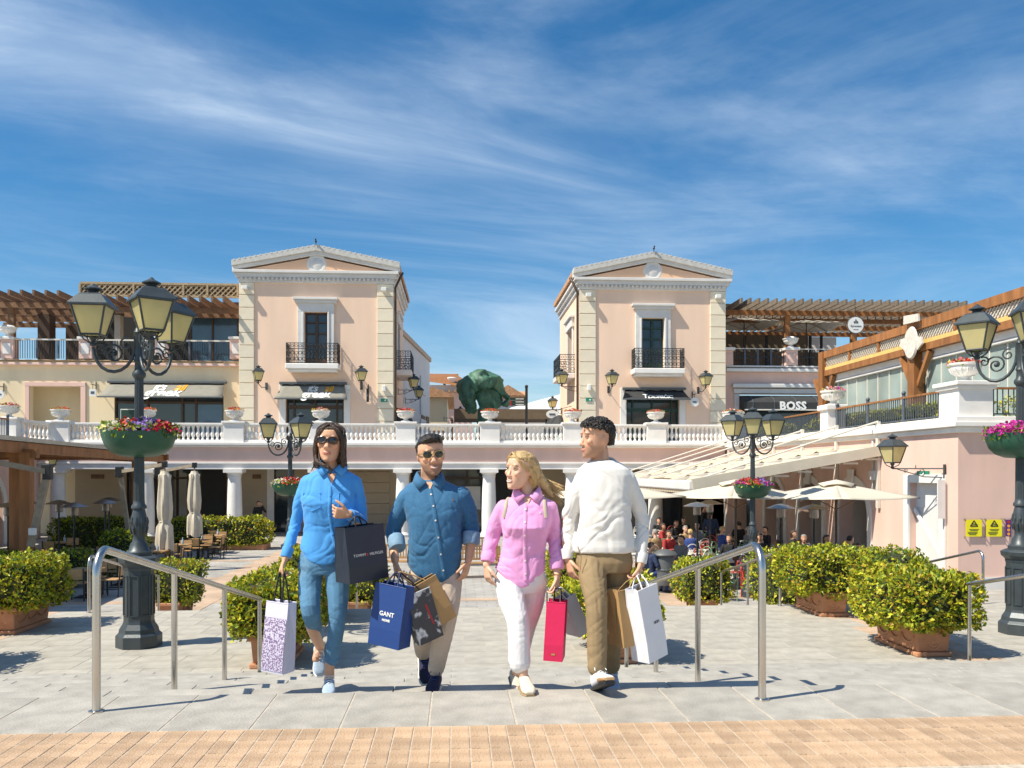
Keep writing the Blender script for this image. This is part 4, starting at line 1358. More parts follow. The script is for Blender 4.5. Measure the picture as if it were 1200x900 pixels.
MB().prism(poly, 'z', 0, zt_).build('wall', 'white_wall', wb)
MB().prism([(p0.x + 4.35, 0.45), (p1.x + 4.35, 16.1), (p1.x + 3.9, 16.1), (p0.x + 3.9, 0.45)], 'z', zt_ + 0.002, zt_ + 0.35).build('coping', 'tan_stone', wb)
dirv = (Vector((p1.x, 16)) - Vector((p0.x, 0.5))).normalized()
nrm = Vector((dirv.y, -dirv.x))
for f_ in (0.55,):
    for k_ in range(3):
        c = Vector((p0.x + 4.2, 0.5)) + dirv * (15.5 * 0.72) + nrm * 0.06
        MB().box((c.x, c.y, zt_ - 2.5 - 1.7 * k_), (0.08, 3.2, 1.4), -math.atan2(dirv.x, dirv.y)).build('wall_panel', 'grey_trim', wb, bevel=0.03)
for k_ in range(2):
    c = Vector((p0.x + 4.2, 0.5)) + dirv * (15.5 * (0.72 + 0.17 * k_)) + nrm * 0.05
    MB().box((c.x, c.y, 1.6), (0.08, 1.7, 3.2), -math.atan2(dirv.x, dirv.y)).build('window', 'wood_old', wb)
h1, hw, h = far_box('cream_house', 'low cream house with deep tiled eaves along the street', 'building', 490, 524, 466, 78, 92, 'cream', roof='terracotta_roof', rise=0.9)
MB().b2((-0.5, -0.1, 0), (hw * 0.8, -0.02, 2.2)).build('window', 'wood_old', h1)
h2, hw, h = far_box('pale_pink_house', 'pale pink flat roofed house beyond the cream house', 'building', 500, 553, 459, 95, 120, 'pink', roof=None)
MB().b2((-hw - 0.3, -0.3, h), (hw + 0.3, 10, h + 0.7)).build('parapet', 'white_wall', h2)
MB().lathe([(0.15, 0), (0.12, 0.2), (0.4, 0.5), (0.55, 0.8), (0.5, 0.9)], 14, (0.3, 0.5, h + 0.7)).build('roof_urn', 'urn', h2, smooth=40)
h3 = thing('street_pergola', 'brown timber roofed pergola rising behind the pale pink house', 'pergola', (atY(520, 553, 100).x, 100, ZT))
za, zb2 = atY(520, 438, 100).z - ZT, atY(520, 470, 100).z - ZT
xa, xb_ = atY(495, 553, 100).x - h3.location.x, atY(546, 553, 100).x - h3.location.x
MB().add([(xa, 0, za), (xb_ - 1.2, 0, za), (xb_ + 0.6, 0, za - 1.2), (xa, -6, za - 1.4), (xb_ + 1, -6, za - 2.2)], [(0, 1, 2, 4, 3)]).build('roof_deck', 'wood', h3)
for i in range(9):
    x = xa + (xb_ - xa) * i / 8
    MB().b2((x - 0.1, -6, za - 2.6), (x + 0.1, 0.3, za - 2.35)).build('rafter', 'wood_pale', h3)
for x in (xa + 2.5, xb_ - 1.0):
    MB().b2((x - 0.15, 0, 0), (x + 0.15, 0.3, za)).build('post', 'wood_pale', h3)
h4, hw, h = far_box('tiled_house', 'small white house with orange tiled roof past the sculpture', 'building', 578, 612, 467, 105, 118, 'white_wall', roof='terracotta_roof', rise=1.6)
tile = MB()
for i in range(12):
    x = -hw - 0.6 + (2 * hw + 1.2) * (i + 0.5) / 12
    tile.tube([(x, -0.7, h + 0.25), (x, 3, h + 1.0)], 0.2, 6)
tile.build('roof_tiles', 'terracotta_roof', h4)
tn = thing('white_marquee', 'white tensile marquee roof sloping down behind the signpost', 'marquee', (atY(625, 553, 80).x, 80, ZT))
pa, pb, pc, pd = atY(672, 458, 80), atY(598, 478, 80), atY(598, 486, 78), atY(672, 486, 78)
o_ = tn.location
MB().add([p - o_ for p in (pa, pb, pc, pd)] + [p - o_ + Vector((0, 6, 0.2)) for p in (pa, pb, pc, pd)], [(0, 1, 2, 3), (4, 5, 6, 7), (0, 4, 5, 1), (3, 2, 6, 7), (0, 3, 7, 4), (1, 5, 6, 2)]).build('membrane', 'canvas_white', tn)
bc = thing('brown_canopy', 'long flat brown fabric canopy stretched across the street', 'canopy', (atY(600, 553, 66).x, 66, ZT))
pa, pb = atY(532, 479, 66), atY(653, 491, 66)
MB().b2((pa.x - bc.location.x, 0, pb.z - ZT), (pb.x - bc.location.x, 5, pa.z - ZT)).build('fabric', 'canvas_brown', bc)
for x in (-4.5, -1.2, 2.6):
    MB().b2((x - 0.06, 0.1, 0), (x + 0.06, 0.22, pb.z - ZT - 0.002)).build('post', 'iron', bc)
st_, hw, h = far_box('market_kiosk', 'pale street kiosk with striped goods under the brown canopy', 'kiosk', 580, 650, 491.5, 72, 74, 'white_wall')
# weathered bronze sculpture: a generic bowed, tapering form on a base
sc = thing('bronze_sculpture', 'big green and brown weathered bronze sculpture bowing over the balustrade', 'sculpture', (atY(566, 553, 56).x, 56, ZT))
S = lambda px, py: atY(px, py, 56) - sc.location
spine = [S(590, 462), S(578, 449), S(562, 446), S(549, 455), S(546, 470), S(553, 484)]
rad = [0.34, 0.95, 1.15, 1.0, 0.75, 0.42]
pts, rr = [], []
for i in range(len(spine) - 1):
    for k_ in range(5):
        f = k_ / 5
        pts.append(spine[i] * (1 - f) + spine[i + 1] * f); rr.append(rad[i] * (1 - f) + rad[i + 1] * f)
pts.append(spine[-1]); rr.append(rad[-1] * 0.6)
def rough(mb, amp, fr):
    out_ = []
    for x_, y_, z_ in mb.v:
        q_ = Vector((x_ * fr, y_ * fr, z_ * fr * 0.6))
        out_.append((x_ + amp * mnoise.noise(q_), y_ + amp * mnoise.noise(q_ + Vector((7, 3, 1))), z_ + amp * mnoise.noise(q_ + Vector((2, 9, 5)))))
    mb.v = out_
    return mb
def fine(ctrl, rads, k2=6):
    P2, R2 = [], []
    for i in range(len(ctrl) - 1):
        for j in range(k2):
            f = j / k2
            P2.append(ctrl[i] * (1 - f) + ctrl[i + 1] * f); R2.append(rads[i] * (1 - f) + rads[i + 1] * f)
    P2.append(ctrl[-1]); R2.append(rads[-1])
    return P2, R2
P2, R2 = fine(pts, rr, 2)
rough(rough(MB().tube(P2, R2, 36, flat=0.6), 0.30, 1.4), 0.16, 4.5).build('body', 'bronze', sc, smooth=60)
P2, R2 = fine([S(574, 456), S(573, 470), S(570, 480), S(568, 488)], [0.8, 0.8, 0.5, 0.2], 8)
rough(rough(MB().tube(P2, R2, 30, flat=0.55), 0.25, 1.6), 0.16, 4.5).build('folded_mass', 'bronze', sc, smooth=60)
P2, R2 = fine([S(588, 461), S(596, 467), S(592, 473), S(582, 474)], [0.2, 0.32, 0.3, 0.2], 8)
rough(MB().tube(P2, R2, 24, flat=0.5), 0.2, 3.0).build('ragged_edge', 'bronze', sc, smooth=60)
MB().lathe([(1.5, 0), (1.5, 0.3), (0.5, 0.5), (0.3, 2.6)], 16, (0.0, 0, 0)).build('base', 'bronze', sc, smooth=40)
sp = thing('fingerpost', 'slim dark signpost with green direction boards in the street', 'signpost', (atY(617, 553, 58).x, 58, ZT))
zt_ = atY(617, 453, 58).z - ZT
MB().cyl((0, 0, 0), (0, 0, zt_ - 0.1), 0.09, 8).ball((0, 0, zt_), 0.12, 8, 6).build('pole', 'iron', sp, smooth=50)
for i, py in enumerate((467.5, 471, 474)):
    z = atY(606, py, 58).z - ZT
    MB().box((-0.62, 0, z), (1.05, 0.05, 0.16)).build('board', 'frame_green', sp)
    if i:
        MB().box((-1.05, -0.03, z), (0.12, 0.008, 0.13)).build('board_mark', 'red', sp)
    MB().box((-0.45, -0.03, z), (0.55, 0.006, 0.05)).build('board_lines', 'letter_white', sp)

# half dome shop awnings on the tower side walls
for lbl, px, py, Y in (('black half dome awning on the brown door tower side wall', 464, 498, 53), ('dark half dome awning on the green door tower side wall', 657, 498, 53)):
    a = atY(px, py, Y)
    t = thing('dome_awning', lbl, 'awning', (a.x, Y, ZT))
    hz = atY(px, 478 if px < 500 else 487, Y).z - ZT
    vs, fs = [], []
    for j in range(6):
        th = j / 5 * math.pi / 2
        for i in range(9):
            ph = math.pi * i / 8
            vs.append(((1 if px < 500 else -1) * (1.15 * math.cos(th) * math.sin(ph)), 1.8 * math.cos(ph) * math.cos(th), hz * 0.35 + hz * 0.65 * math.sin(th)))
    for j in range(5):
        for i in range(8):
            k_ = j * 9 + i
            fs.append((k_, k_ + 1, k_ + 10, k_ + 9))
    o = MB().add(vs, fs).build('fabric', 'awning_dark', t, smooth=60)
    o.modifiers.new('thick', 'SOLIDIFY').thickness = 0.02
    rb = MB()
    for i in range(0, 9, 2):
        rb.tube([vs[j * 9 + i] for j in range(6)], 0.025, 5)
    rb.build('frame_ribs', 'iron', t)
ov = atY(647, 485.5, 53.0)
os_ = thing('oval_sign', 'small white oval hanging sign beside the dark dome awning', 'sign', ov)
MB().lathe([(0.02, -0.04), (0.36, -0.04), (0.36, 0.04), (0.02, 0.04)], 20).move(Matrix.Scale(0.7, 4, (0, 0, 1)) @ Matrix.Rotation(R(90), 4, 'X')).build('plate', 'sign_white', os_)
MB().b2((-0.18, -0.06, -0.05), (0.18, -0.045, 0.05)).build('print', 'iron_blue', os_)
MB().beam((0.0, 0, 0.2), (1.2, 0, 0.5), 0.03, 0.03).build('bracket', 'iron', os_)

# ------------------------------------------------------------------ left wing return wall with an arch
lwall = thing('wing_wall', 'pink return wall with white edged arch beside the timber canopy', 'building', (-20.6, 30, ZG))
yc_, r_, zs = 10.0, 1.35, 1.75
arcpts = [(yc_ + r_ * math.cos(a), zs + r_ * math.sin(a)) for a in [math.pi * k_ / 14 for k_ in range(15)]]
MB().prism([(2, 0), (2, 4.3), (15, 4.3), (15, 0), (yc_ + r_, 0)] + arcpts + [(yc_ - r_, 0)], 'x', -0.5, 0).build('arch_wall', 'pink', lwall)
ring_o = [(yc_ + (r_ + 0.3) * math.cos(a), zs + (r_ + 0.3) * math.sin(a)) for a in [math.pi * k_ / 14 for k_ in range(15)]]
MB().prism([(yc_ + r_ + 0.3, 0)] + ring_o + [(yc_ - r_ - 0.3, 0), (yc_ - r_, 0)] + arcpts[::-1] + [(yc_ + r_, 0)], 'x', 0.002, 0.07).build('arch_surround', 'white', lwall)
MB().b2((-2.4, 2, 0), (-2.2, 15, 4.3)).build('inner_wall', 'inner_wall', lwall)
MB().b2((-0.6, 2, 4.302), (0.3, 12.2, 4.75)).build('cornice', 'white', lwall, bevel=0.03)
metal_run(lwall, (0.0, 2, 0), (0.0, 11.8, 0), 4.75, 0.95, 0.14, 3)

# left timber canopy over the tables
lp = thing('timber_canopy', 'timber post canopy with grey fabric roof over the left tables', 'canopy', (-12.0, 25, ZG))
zbm = 3.86
pA, pB, pC = Vector((-12.0, 25.4, 0)), Vector((-14.2, 40, 0)), Vector((-13.2, 40.3, 0))
for p in (pA, pA + Vector((-0.5, 0.45, 0)), pB, pC):
    MB().box((p.x + 12, p.y - 25, zbm / 2), (0.28, 0.28, zbm)).build('post', 'wood', lp)
MB().beam((pA.x + 12.25, -6, zbm + 0.15), (pC.x + 12, pC.y - 25 + 0.4, zbm + 0.02), 0.2, 0.30).build('front_beam', 'wood', lp)
MB().beam((pA.x + 11.6, -6, zbm + 0.15), (pB.x + 12, pB.y - 25 + 0.4, zbm + 0.02), 0.2, 0.30).build('beam', 'wood', lp)
MB().beam((-9, pB.y - 25, zbm + 0.1), (pC.x + 12.3, pC.y - 25, zbm + 0.1), 0.2, 0.25).build('cross_beam', 'wood', lp)
MB().beam((-9, 0.4, zbm + 0.1), (0.3, 0.4, zbm - 0.05), 0.2, 0.25).build('cross_beam', 'wood', lp)
vs = [(0.4, -6, zbm + 0.32), (pC.x + 12.2, pC.y - 25 + 0.5, zbm + 0.20), (-8.4, 15.8, zbm + 0.62), (-8.4, -6, zbm + 0.75)]
o = MB().add(vs, [(0, 1, 2, 3)]).build('fabric_roof', 'canvas_old', lp)
o.modifiers.new('thick', 'SOLIDIFY').thickness = 0.12
# ------------------------------------------------------------------ leaves and flowers
def leaf_mesh(name, P_, N_, size, cols, flat=0.55, up=0.25, droop=0.0):
    """one folded leaf (4 vertices, 2 triangles) per point, facing roughly along N_"""
    n = len(P_)
    d = rng.normal(size=(n, 3)) + N_ * 0.9
    d[:, 2] += up
    d /= np.linalg.norm(d, axis=1)[:, None]
    r = rng.normal(size=(n, 3))
    s = np.cross(d, r); s /= np.linalg.norm(s, axis=1)[:, None]
    nn = np.cross(s, d)
    sz = (size * rng.uniform(0.65, 1.3, n))[:, None]
    V = np.empty((n, 4, 3))
    V[:, 0] = P_ - d * sz * 0.5
    V[:, 1] = P_ + s * sz * flat * 0.5 + nn * sz * 0.12
    V[:, 2] = P_ + d * sz * 0.5
    V[:, 3] = P_ - s * sz * flat * 0.5 + nn * sz * 0.12
    me = bpy.data.meshes.new(name)
    idx = np.arange(n * 4).reshape(n, 4)
    F = np.concatenate([idx[:, [0, 1, 2]], idx[:, [0, 2, 3]]], axis=1).reshape(-1)
    me.vertices.add(n * 4); me.vertices.foreach_set('co', V.reshape(-1))
    me.loops.add(n * 6); me.loops.foreach_set('vertex_index', F)
    me.polygons.add(n * 2)
    me.polygons.foreach_set('loop_start', np.arange(0, n * 6, 3))
    me.polygons.foreach_set('loop_total', np.full(n * 2, 3))
    at = me.color_attributes.new('Col', 'FLOAT_COLOR', 'POINT')
    C = np.ones((n, 4, 4))
    C[:, :, :3] = cols[:, None, :]
    at.data.foreach_set('color', C.reshape(-1))
    me.update()
    me.validate()
    return me

GREENS = np.array([(0.43, 0.42, 0.022), (0.31, 0.35, 0.024), (0.15, 0.215, 0.022), (0.42, 0.26, 0.03), (0.075, 0.13, 0.02), (0.58, 0.52, 0.045)])
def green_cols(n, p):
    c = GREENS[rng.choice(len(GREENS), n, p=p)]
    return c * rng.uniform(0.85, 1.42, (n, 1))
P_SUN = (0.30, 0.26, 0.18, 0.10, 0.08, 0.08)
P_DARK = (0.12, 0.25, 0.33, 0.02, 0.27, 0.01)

def hedge_points(n, dims, rnd=0.28, lump=0.10, seed=0.0):
    hx, hy, hz = [d / 2 for d in dims]
    p = rng.uniform(-1, 1, (n, 3))
    ax = rng.choice(3, n, p=np.array([hy * hz, hx * hz, hx * hy]) / (hy * hz + hx * hz + hx * hy))
    p[np.arange(n), ax] = np.sign(p[np.arange(n), ax])
    # round the edges: superellipsoid projection
    e = 5.0
    k_ = (np.abs(p) ** e).sum(1) ** (1 / e)
    p = p / k_[:, None]
    q = p * np.array([hx, hy, hz])
    nrm = np.sign(p) * np.abs(p) ** (e - 1) / np.array([hx, hy, hz])
    nrm /= np.linalg.norm(nrm, axis=1)[:, None]
    b = np.array([mnoise.noise(Vector((x * 2.6 + seed, y * 2.6, z * 2.6))) for x, y, z in q])
    b2 = np.array([mnoise.noise(Vector((x * 7 + seed, y * 7, z * 7 + 3))) for x, y, z in q])
    dep = rng.exponential(0.045, n)
    q = q + nrm * (b * lump * 1.3 + b2 * 0.07 - dep + rng.normal(size=n) * 0.018)[:, None]
    return q, nrm

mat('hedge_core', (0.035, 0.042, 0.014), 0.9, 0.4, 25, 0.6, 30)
def hedge(parent, c, dims, n, size, p=P_SUN, seed=0.0, nm='foliage'):
    q, nrm = hedge_points(n, dims, seed=seed)
    me = leaf_mesh(nm, q + np.array(c), nrm, size, green_cols(n, p))
    o = ob(nm, me, 'leaf', parent)
    o['kind'] = 'stuff'
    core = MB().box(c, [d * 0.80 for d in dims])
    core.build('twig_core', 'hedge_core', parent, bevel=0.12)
    return o

def flower_mesh(name, P_, size, cols):
    n = len(P_)
    N_ = rng.normal(size=(n, 3)) * 0.6 + np.array([0, -0.5, 0.8])
    N_ /= np.linalg.norm(N_, axis=1)[:, None]
    r = rng.normal(size=(n, 3))
    s = np.cross(N_, r); s /= np.linalg.norm(s, axis=1)[:, None]
    u = np.cross(N_, s)
    V = np.empty((n, 6, 3))
    sz = (size * rng.uniform(0.7, 1.2, n))[:, None]
    V[:, 0] = P_ - N_ * sz * 0.25
    for k_ in range(5):
        a = 2 * math.pi * k_ / 5
        V[:, k_ + 1] = P_ + (s * math.cos(a) + u * math.sin(a)) * sz * 0.5
    me = bpy.data.meshes.new(name)
    idx = np.arange(n * 6).reshape(n, 6)
    F = np.concatenate([idx[:, [0, k_ + 1, (k_ + 1) % 5 + 1]] for k_ in range(5)], axis=1).reshape(-1)
    me.vertices.add(n * 6); me.vertices.foreach_set('co', V.reshape(-1))
    me.loops.add(n * 15); me.loops.foreach_set('vertex_index', F)
    me.polygons.add(n * 5)
    me.polygons.foreach_set('loop_start', np.arange(0, n * 15, 3))
    me.polygons.foreach_set('loop_total', np.full(n * 5, 3))
    at = me.color_attributes.new('Col', 'FLOAT_COLOR', 'POINT')
    C = np.ones((n, 6, 4))
    C[:, :, :3] = cols[:, None, :]
    C[:, 0, :3] *= 0.6
    at.data.foreach_set('color', C.reshape(-1))
    me.update(); me.validate()
    return me

# ------------------------------------------------------------------ planters
def planter(x, y, z, lbl, n=2600, size=0.085, w_=0.46, l_=1.15, h_=0.40, hd=(1.30, 1.75, 0.92), seed=0.0, group='clipped hedge planters on the plaza', p=P_SUN):
    t = thing('hedge_planter', lbl, 'planter', (x, y, z), 0, group)
    bx = MB()
    bx.box((0, 0, h_ / 2 + 0.03), (w_ * 0.88, l_ * 0.94, h_ - 0.06), top=1.10)
    bx.build('trough', 'terracotta', t, bevel=0.012)
    MB().box((0, 0, h_ - 0.03), (w_ + 0.06, l_ + 0.06, 0.07)).build('rim', 'terracotta', t, bevel=0.015)
    MB().box((0, 0, 0.03), (w_ + 0.02, l_ + 0.03, 0.06)).build('foot', 'terracotta', t, bevel=0.015)
    rel = MB()
    fy = -l_ * 0.47 - 0.012
    for rr in (0.10, 0.06):
        pts = [(rr * math.cos(2 * math.pi * k_ / 16), fy, h_ * 0.5 + rr * math.sin(2 * math.pi * k_ / 16)) for k_ in range(17)]
        rel.tube(pts, 0.011, 5, cap=False)
    rel.ball((0, fy, h_ * 0.5), (0.03, 0.015, 0.03), 8, 6)
    for sx in (-1, 1):
        fx = sx * (w_ * 0.46 + 0.004)
        for k_ in (-1, 0, 1):
            pts = [(fx + sx * 0.002, k_ * l_ * 0.28 + l_ * 0.13 * math.cos(a), h_ * 0.62 - 0.09 * math.sin(a)) for a in [math.pi * j / 8 for j in range(9)]]
            rel.tube(pts, 0.013, 5, cap=False)
    rel.build('relief', 'terracotta', t)
    MB().box((0, 0, h_ - 0.02), (w_ - 0.02, l_ - 0.02, 0.03)).build('soil', 'soil', t)
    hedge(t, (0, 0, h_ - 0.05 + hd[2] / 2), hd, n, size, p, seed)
    for k_ in range(3):
        MB().tube([(0.05 * (k_ - 1), 0.3 * (k_ - 1), h_ - 0.05), (0.1 * (k_ - 1), 0.35 * (k_ - 1), h_ + 0.5)], [0.02, 0.012], 6).build('stem', 'twig', t)
    return t
PL = [(6.18, 11.60, 'big hedge planter by the third steel handrail and right street lamp'),
      (6.24, 14.75, 'hedge planter standing just behind the one by the third handrail'),
      (-6.72, 13.95, 'wide hedge planter left of the big street lamp'),
      (-2.28, 11.45, 'hedge planter behind the lavender patterned bag'),
      (-2.28, 14.75, 'hedge planter behind the woman in the blue shirt'),
      (2.02, 11.45, 'hedge planter behind the man in the white jumper'),
      (2.05, 14.6, 'hedge planter behind the crimson and grey bags'),
      (7.75, 15.9, 'hedge planter behind the pair of right hand planters')]
for i, (x, y, l) in enumerate(PL[:7]):
    planter(x, y, 0.0, l, 8500 if y < 12.5 else 6500, 0.070, seed=i * 5.3, hd=((1.08 if abs(x) < 4 else 1.2) * (1 + 0.05 * math.sin(i * 2.1)), 1.62 + 0.12 * math.cos(i * 1.7), 0.74 + 0.04 * math.sin(i * 3.3)))
planter(-6.75, 10.9, 0, 'hedge planter by the outer left edge of the steps', 2500, 0.1, seed=50)
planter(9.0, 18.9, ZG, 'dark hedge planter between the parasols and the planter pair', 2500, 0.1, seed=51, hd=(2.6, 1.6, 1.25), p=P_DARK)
planter(7.9, 16.9 + 2.0, ZG, 'clipped hedge planter on the lower plaza behind the right pair', 3000, 0.095, seed=52, hd=(3.0, 1.4, 1.28))
planter(-6.35, 20.4, ZG, 'round clipped planter below the steps beside the left tables', 2600, 0.085, seed=53, hd=(1.15, 1.3, 0.95))
planter(-2.2, 20.3, ZG, 'round clipped planter below the steps between the two left shoppers', 2400, 0.085, seed=54, hd=(1.15, 1.3, 0.95))
planter(5.65, 20.0, ZG, 'round clipped planter below the steps beside the litter bin', 2600, 0.085, seed=55, hd=(1.2, 1.3, 0.95))

def bed_hedge(lbl, px0, px1, Y, z0, h, depth, n, size, p, box=False, name='hedge'):
    a, b = atY(px0, 553, Y).x, atY(px1, 553, Y).x
    t = thing(name, lbl, 'hedge', ((a + b) / 2, Y, z0))
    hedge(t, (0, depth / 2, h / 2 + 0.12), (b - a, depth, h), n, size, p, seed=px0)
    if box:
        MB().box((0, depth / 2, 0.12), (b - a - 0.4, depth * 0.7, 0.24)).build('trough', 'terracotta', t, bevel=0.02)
    return t
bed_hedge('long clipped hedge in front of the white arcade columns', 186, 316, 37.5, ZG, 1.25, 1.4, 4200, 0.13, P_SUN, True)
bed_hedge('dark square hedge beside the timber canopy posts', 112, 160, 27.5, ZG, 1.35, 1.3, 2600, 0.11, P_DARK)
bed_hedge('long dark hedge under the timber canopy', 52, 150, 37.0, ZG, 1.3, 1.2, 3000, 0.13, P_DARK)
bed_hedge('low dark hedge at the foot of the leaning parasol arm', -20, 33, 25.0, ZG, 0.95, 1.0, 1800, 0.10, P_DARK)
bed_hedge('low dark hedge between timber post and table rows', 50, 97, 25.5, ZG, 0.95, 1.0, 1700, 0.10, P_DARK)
for lbl, p_, q_, seed in (('low clipped hedge behind the terrace railing of the right wing', (XW + 1.1, YC + 2.2), (XW + 1.1, YC + 13), 3), ('low clipped hedge behind the railing beyond the urn pedestal', (XW + 1.1, YC + 15.2), (XW + 1.1, YC + 19.5), 5), ('low clipped hedge behind the short end railing of the terrace', (XW + 2.0, YC + 1.0), (XW + 7.5, YC + 1.0), 9)):
    dx, dy_ = abs(q_[0] - p_[0]) + 0.7, abs(q_[1] - p_[1]) + 0.7
    t = thing('terrace_hedge', lbl, 'hedge', ((p_[0] + q_[0]) / 2, (p_[1] + q_[1]) / 2, ZT + 0.13))
    hedge(t, (0, 0, 0.32), (dx, dy_, 0.62), int(260 * max(dx, dy_)), 0.10, P_SUN, seed)

# ------------------------------------------------------------------ urns with flowers
urn_prof = [(0.20, 0), (0.20, 0.05), (0.11, 0.10), (0.10, 0.15), (0.22, 0.20), (0.36, 0.28), (0.42, 0.40), (0.41, 0.47), (0.47, 0.49), (0.48, 0.54), (0.43, 0.55), (0.40, 0.50)]
RED, PINK, ORNG, WHT, PUR, MAG, CRIM, YEL = [np.array(c) for c in ((0.62, 0.035, 0.02), (0.70, 0.25, 0.24), (0.66, 0.12, 0.035), (0.75, 0.72, 0.60), (0.30, 0.18, 0.58), (0.62, 0.035, 0.36), (0.52, 0.01, 0.05), (0.68, 0.58, 0.18))]
def flower_cap(t, c, rx, ry, h, groups, n, size, leafn, leafs):
    th = rng.uniform(0, 2 * math.pi, n); rr = np.sqrt(rng.uniform(0, 1, n))
    px = rr * np.cos(th); py = rr * np.sin(th)
    z = np.sqrt(np.clip(1 - 0.85 * rr ** 2, 0, 1)) * rng.uniform(0.55, 1.1, n)
    P_ = np.stack([c[0] + px * rx, c[1] + py * ry, c[2] + z * h], 1)
    k_ = np.array([groups(x, y) for x, y in zip(px + rng.normal(size=n) * 0.06, py)])
    me = flower_mesh('flowers', P_, size, np.clip(k_ * rng.uniform(0.75, 1.2, (n, 1)), 0, 0.9))
    o = ob('flowers', me, 'petal', t); o['kind'] = 'stuff'
    th = rng.uniform(0, 2 * math.pi, leafn); rr = np.sqrt(rng.uniform(0, 1, leafn))
    P2 = np.stack([c[0] + rr * np.cos(th) * rx, c[1] + rr * np.sin(th) * ry, c[2] + rng.uniform(-0.05, 0.75, leafn) * h], 1)
    me = leaf_mesh('foliage', P2, np.tile(np.array([0, 0, 1.0]), (leafn, 1)), leafs, green_cols(leafn, P_DARK) * 1.2)
    o = ob('foliage', me, 'leaf', t); o['kind'] = 'stuff'
def urn(loc, lbl, cols, s=1.0, n=70):
    t = thing('stone_urn', lbl, 'urn', loc, 0, 'white flower urns along the terrace')
    t.scale = (s, s, s)
    MB().lathe(urn_prof, 20).build('bowl', 'urn', t, smooth=40)
    MB().box((0, 0, 0.02), (0.46, 0.46, 0.04)).build('foot', 'urn', t)
    rib = MB()
    for k_ in range(16):
        a = 2 * math.pi * k_ / 16
        rib.tube([(0.24 * math.cos(a), 0.24 * math.sin(a), 0.205), (0.37 * math.cos(a), 0.37 * math.sin(a), 0.28), (0.43 * math.cos(a), 0.43 * math.sin(a), 0.40)], 0.018, 4)
    rib.build('gadroons', 'urn', t)
    flower_cap(t, (0, 0, 0.46), 0.47, 0.47, 0.24, lambda x, y: cols[int(rng.integers(len(cols)))], n, 0.10, 70, 0.11)
    return t
urn((LP.x - 0.2, YF + LP.y - 0.1, Z0b + 1.06), 'white urn of pinkish flowers at the end of the metal railing', (PINK, RED, PINK * 0.6))
names = ['on the corner pedestal of the balustrade', 'half hidden behind the big left lamp', 'on the pedestal below the left tower corner', 'in front of the brown framed shop door', 'beneath the lanterns of the left tower side', 'right under the bronze sculpture', 'beside the dark dome awning', 'in front of the green framed shop door', 'at the end of the balustrade by the mid right lamp']
ucol = [(RED, ORNG), (ORNG, RED), (ORNG, RED * 0.8), (ORNG, PINK, WHT), (RED, CRIM), (ORNG, RED), (RED, CRIM), (ORNG, PINK), (ORNG, PINK, WHT)]
for x, nm_, cc in zip(PEDX, names, ucol):
    urn((x, YF, Z0b + 1.065), 'white flower urn ' + nm_, cc)
urn((XW + 0.52, YC + 0.52, ZG + zrail + 1.005), 'white urn of red and pink geraniums on the big corner pedestal', (RED, RED, PINK), 1.0, 110)
urn((XW + 0.4, YC + yp2 + 0.3, ZG + zrail + 1.005), 'white urn of magenta and pale flowers on the second wing pedestal', (MAG, PINK, WHT), 1.0, 80)
urn((XW + 0.15, YC + ya_end - 0.4, ZG + zrail + 1.005), 'white urn of orange and white flowers near the black awning', (ORNG, WHT, PINK), 1.0, 80)
for x, Y, z, l in ((9.5, YL + 0.2, None, 'plain white urn on the cream wing parapet pedestal'), (926.5, YR + 0.1, None, 'plain white urn on the pink wing parapet pedestal')):
    z = atY(x, 395 if x < 100 else 407.5, Y).z
    t = thing('parapet_urn', l, 'urn', (atY(x, 553, Y).x, Y, z))
    MB().lathe(urn_prof, 18).build('bowl', 'urn', t, smooth=40)
    MB().lathe([(0.42, 0.52), (0.3, 0.64), (0.05, 0.68)], 18).build('lid', 'urn', t, smooth=40)

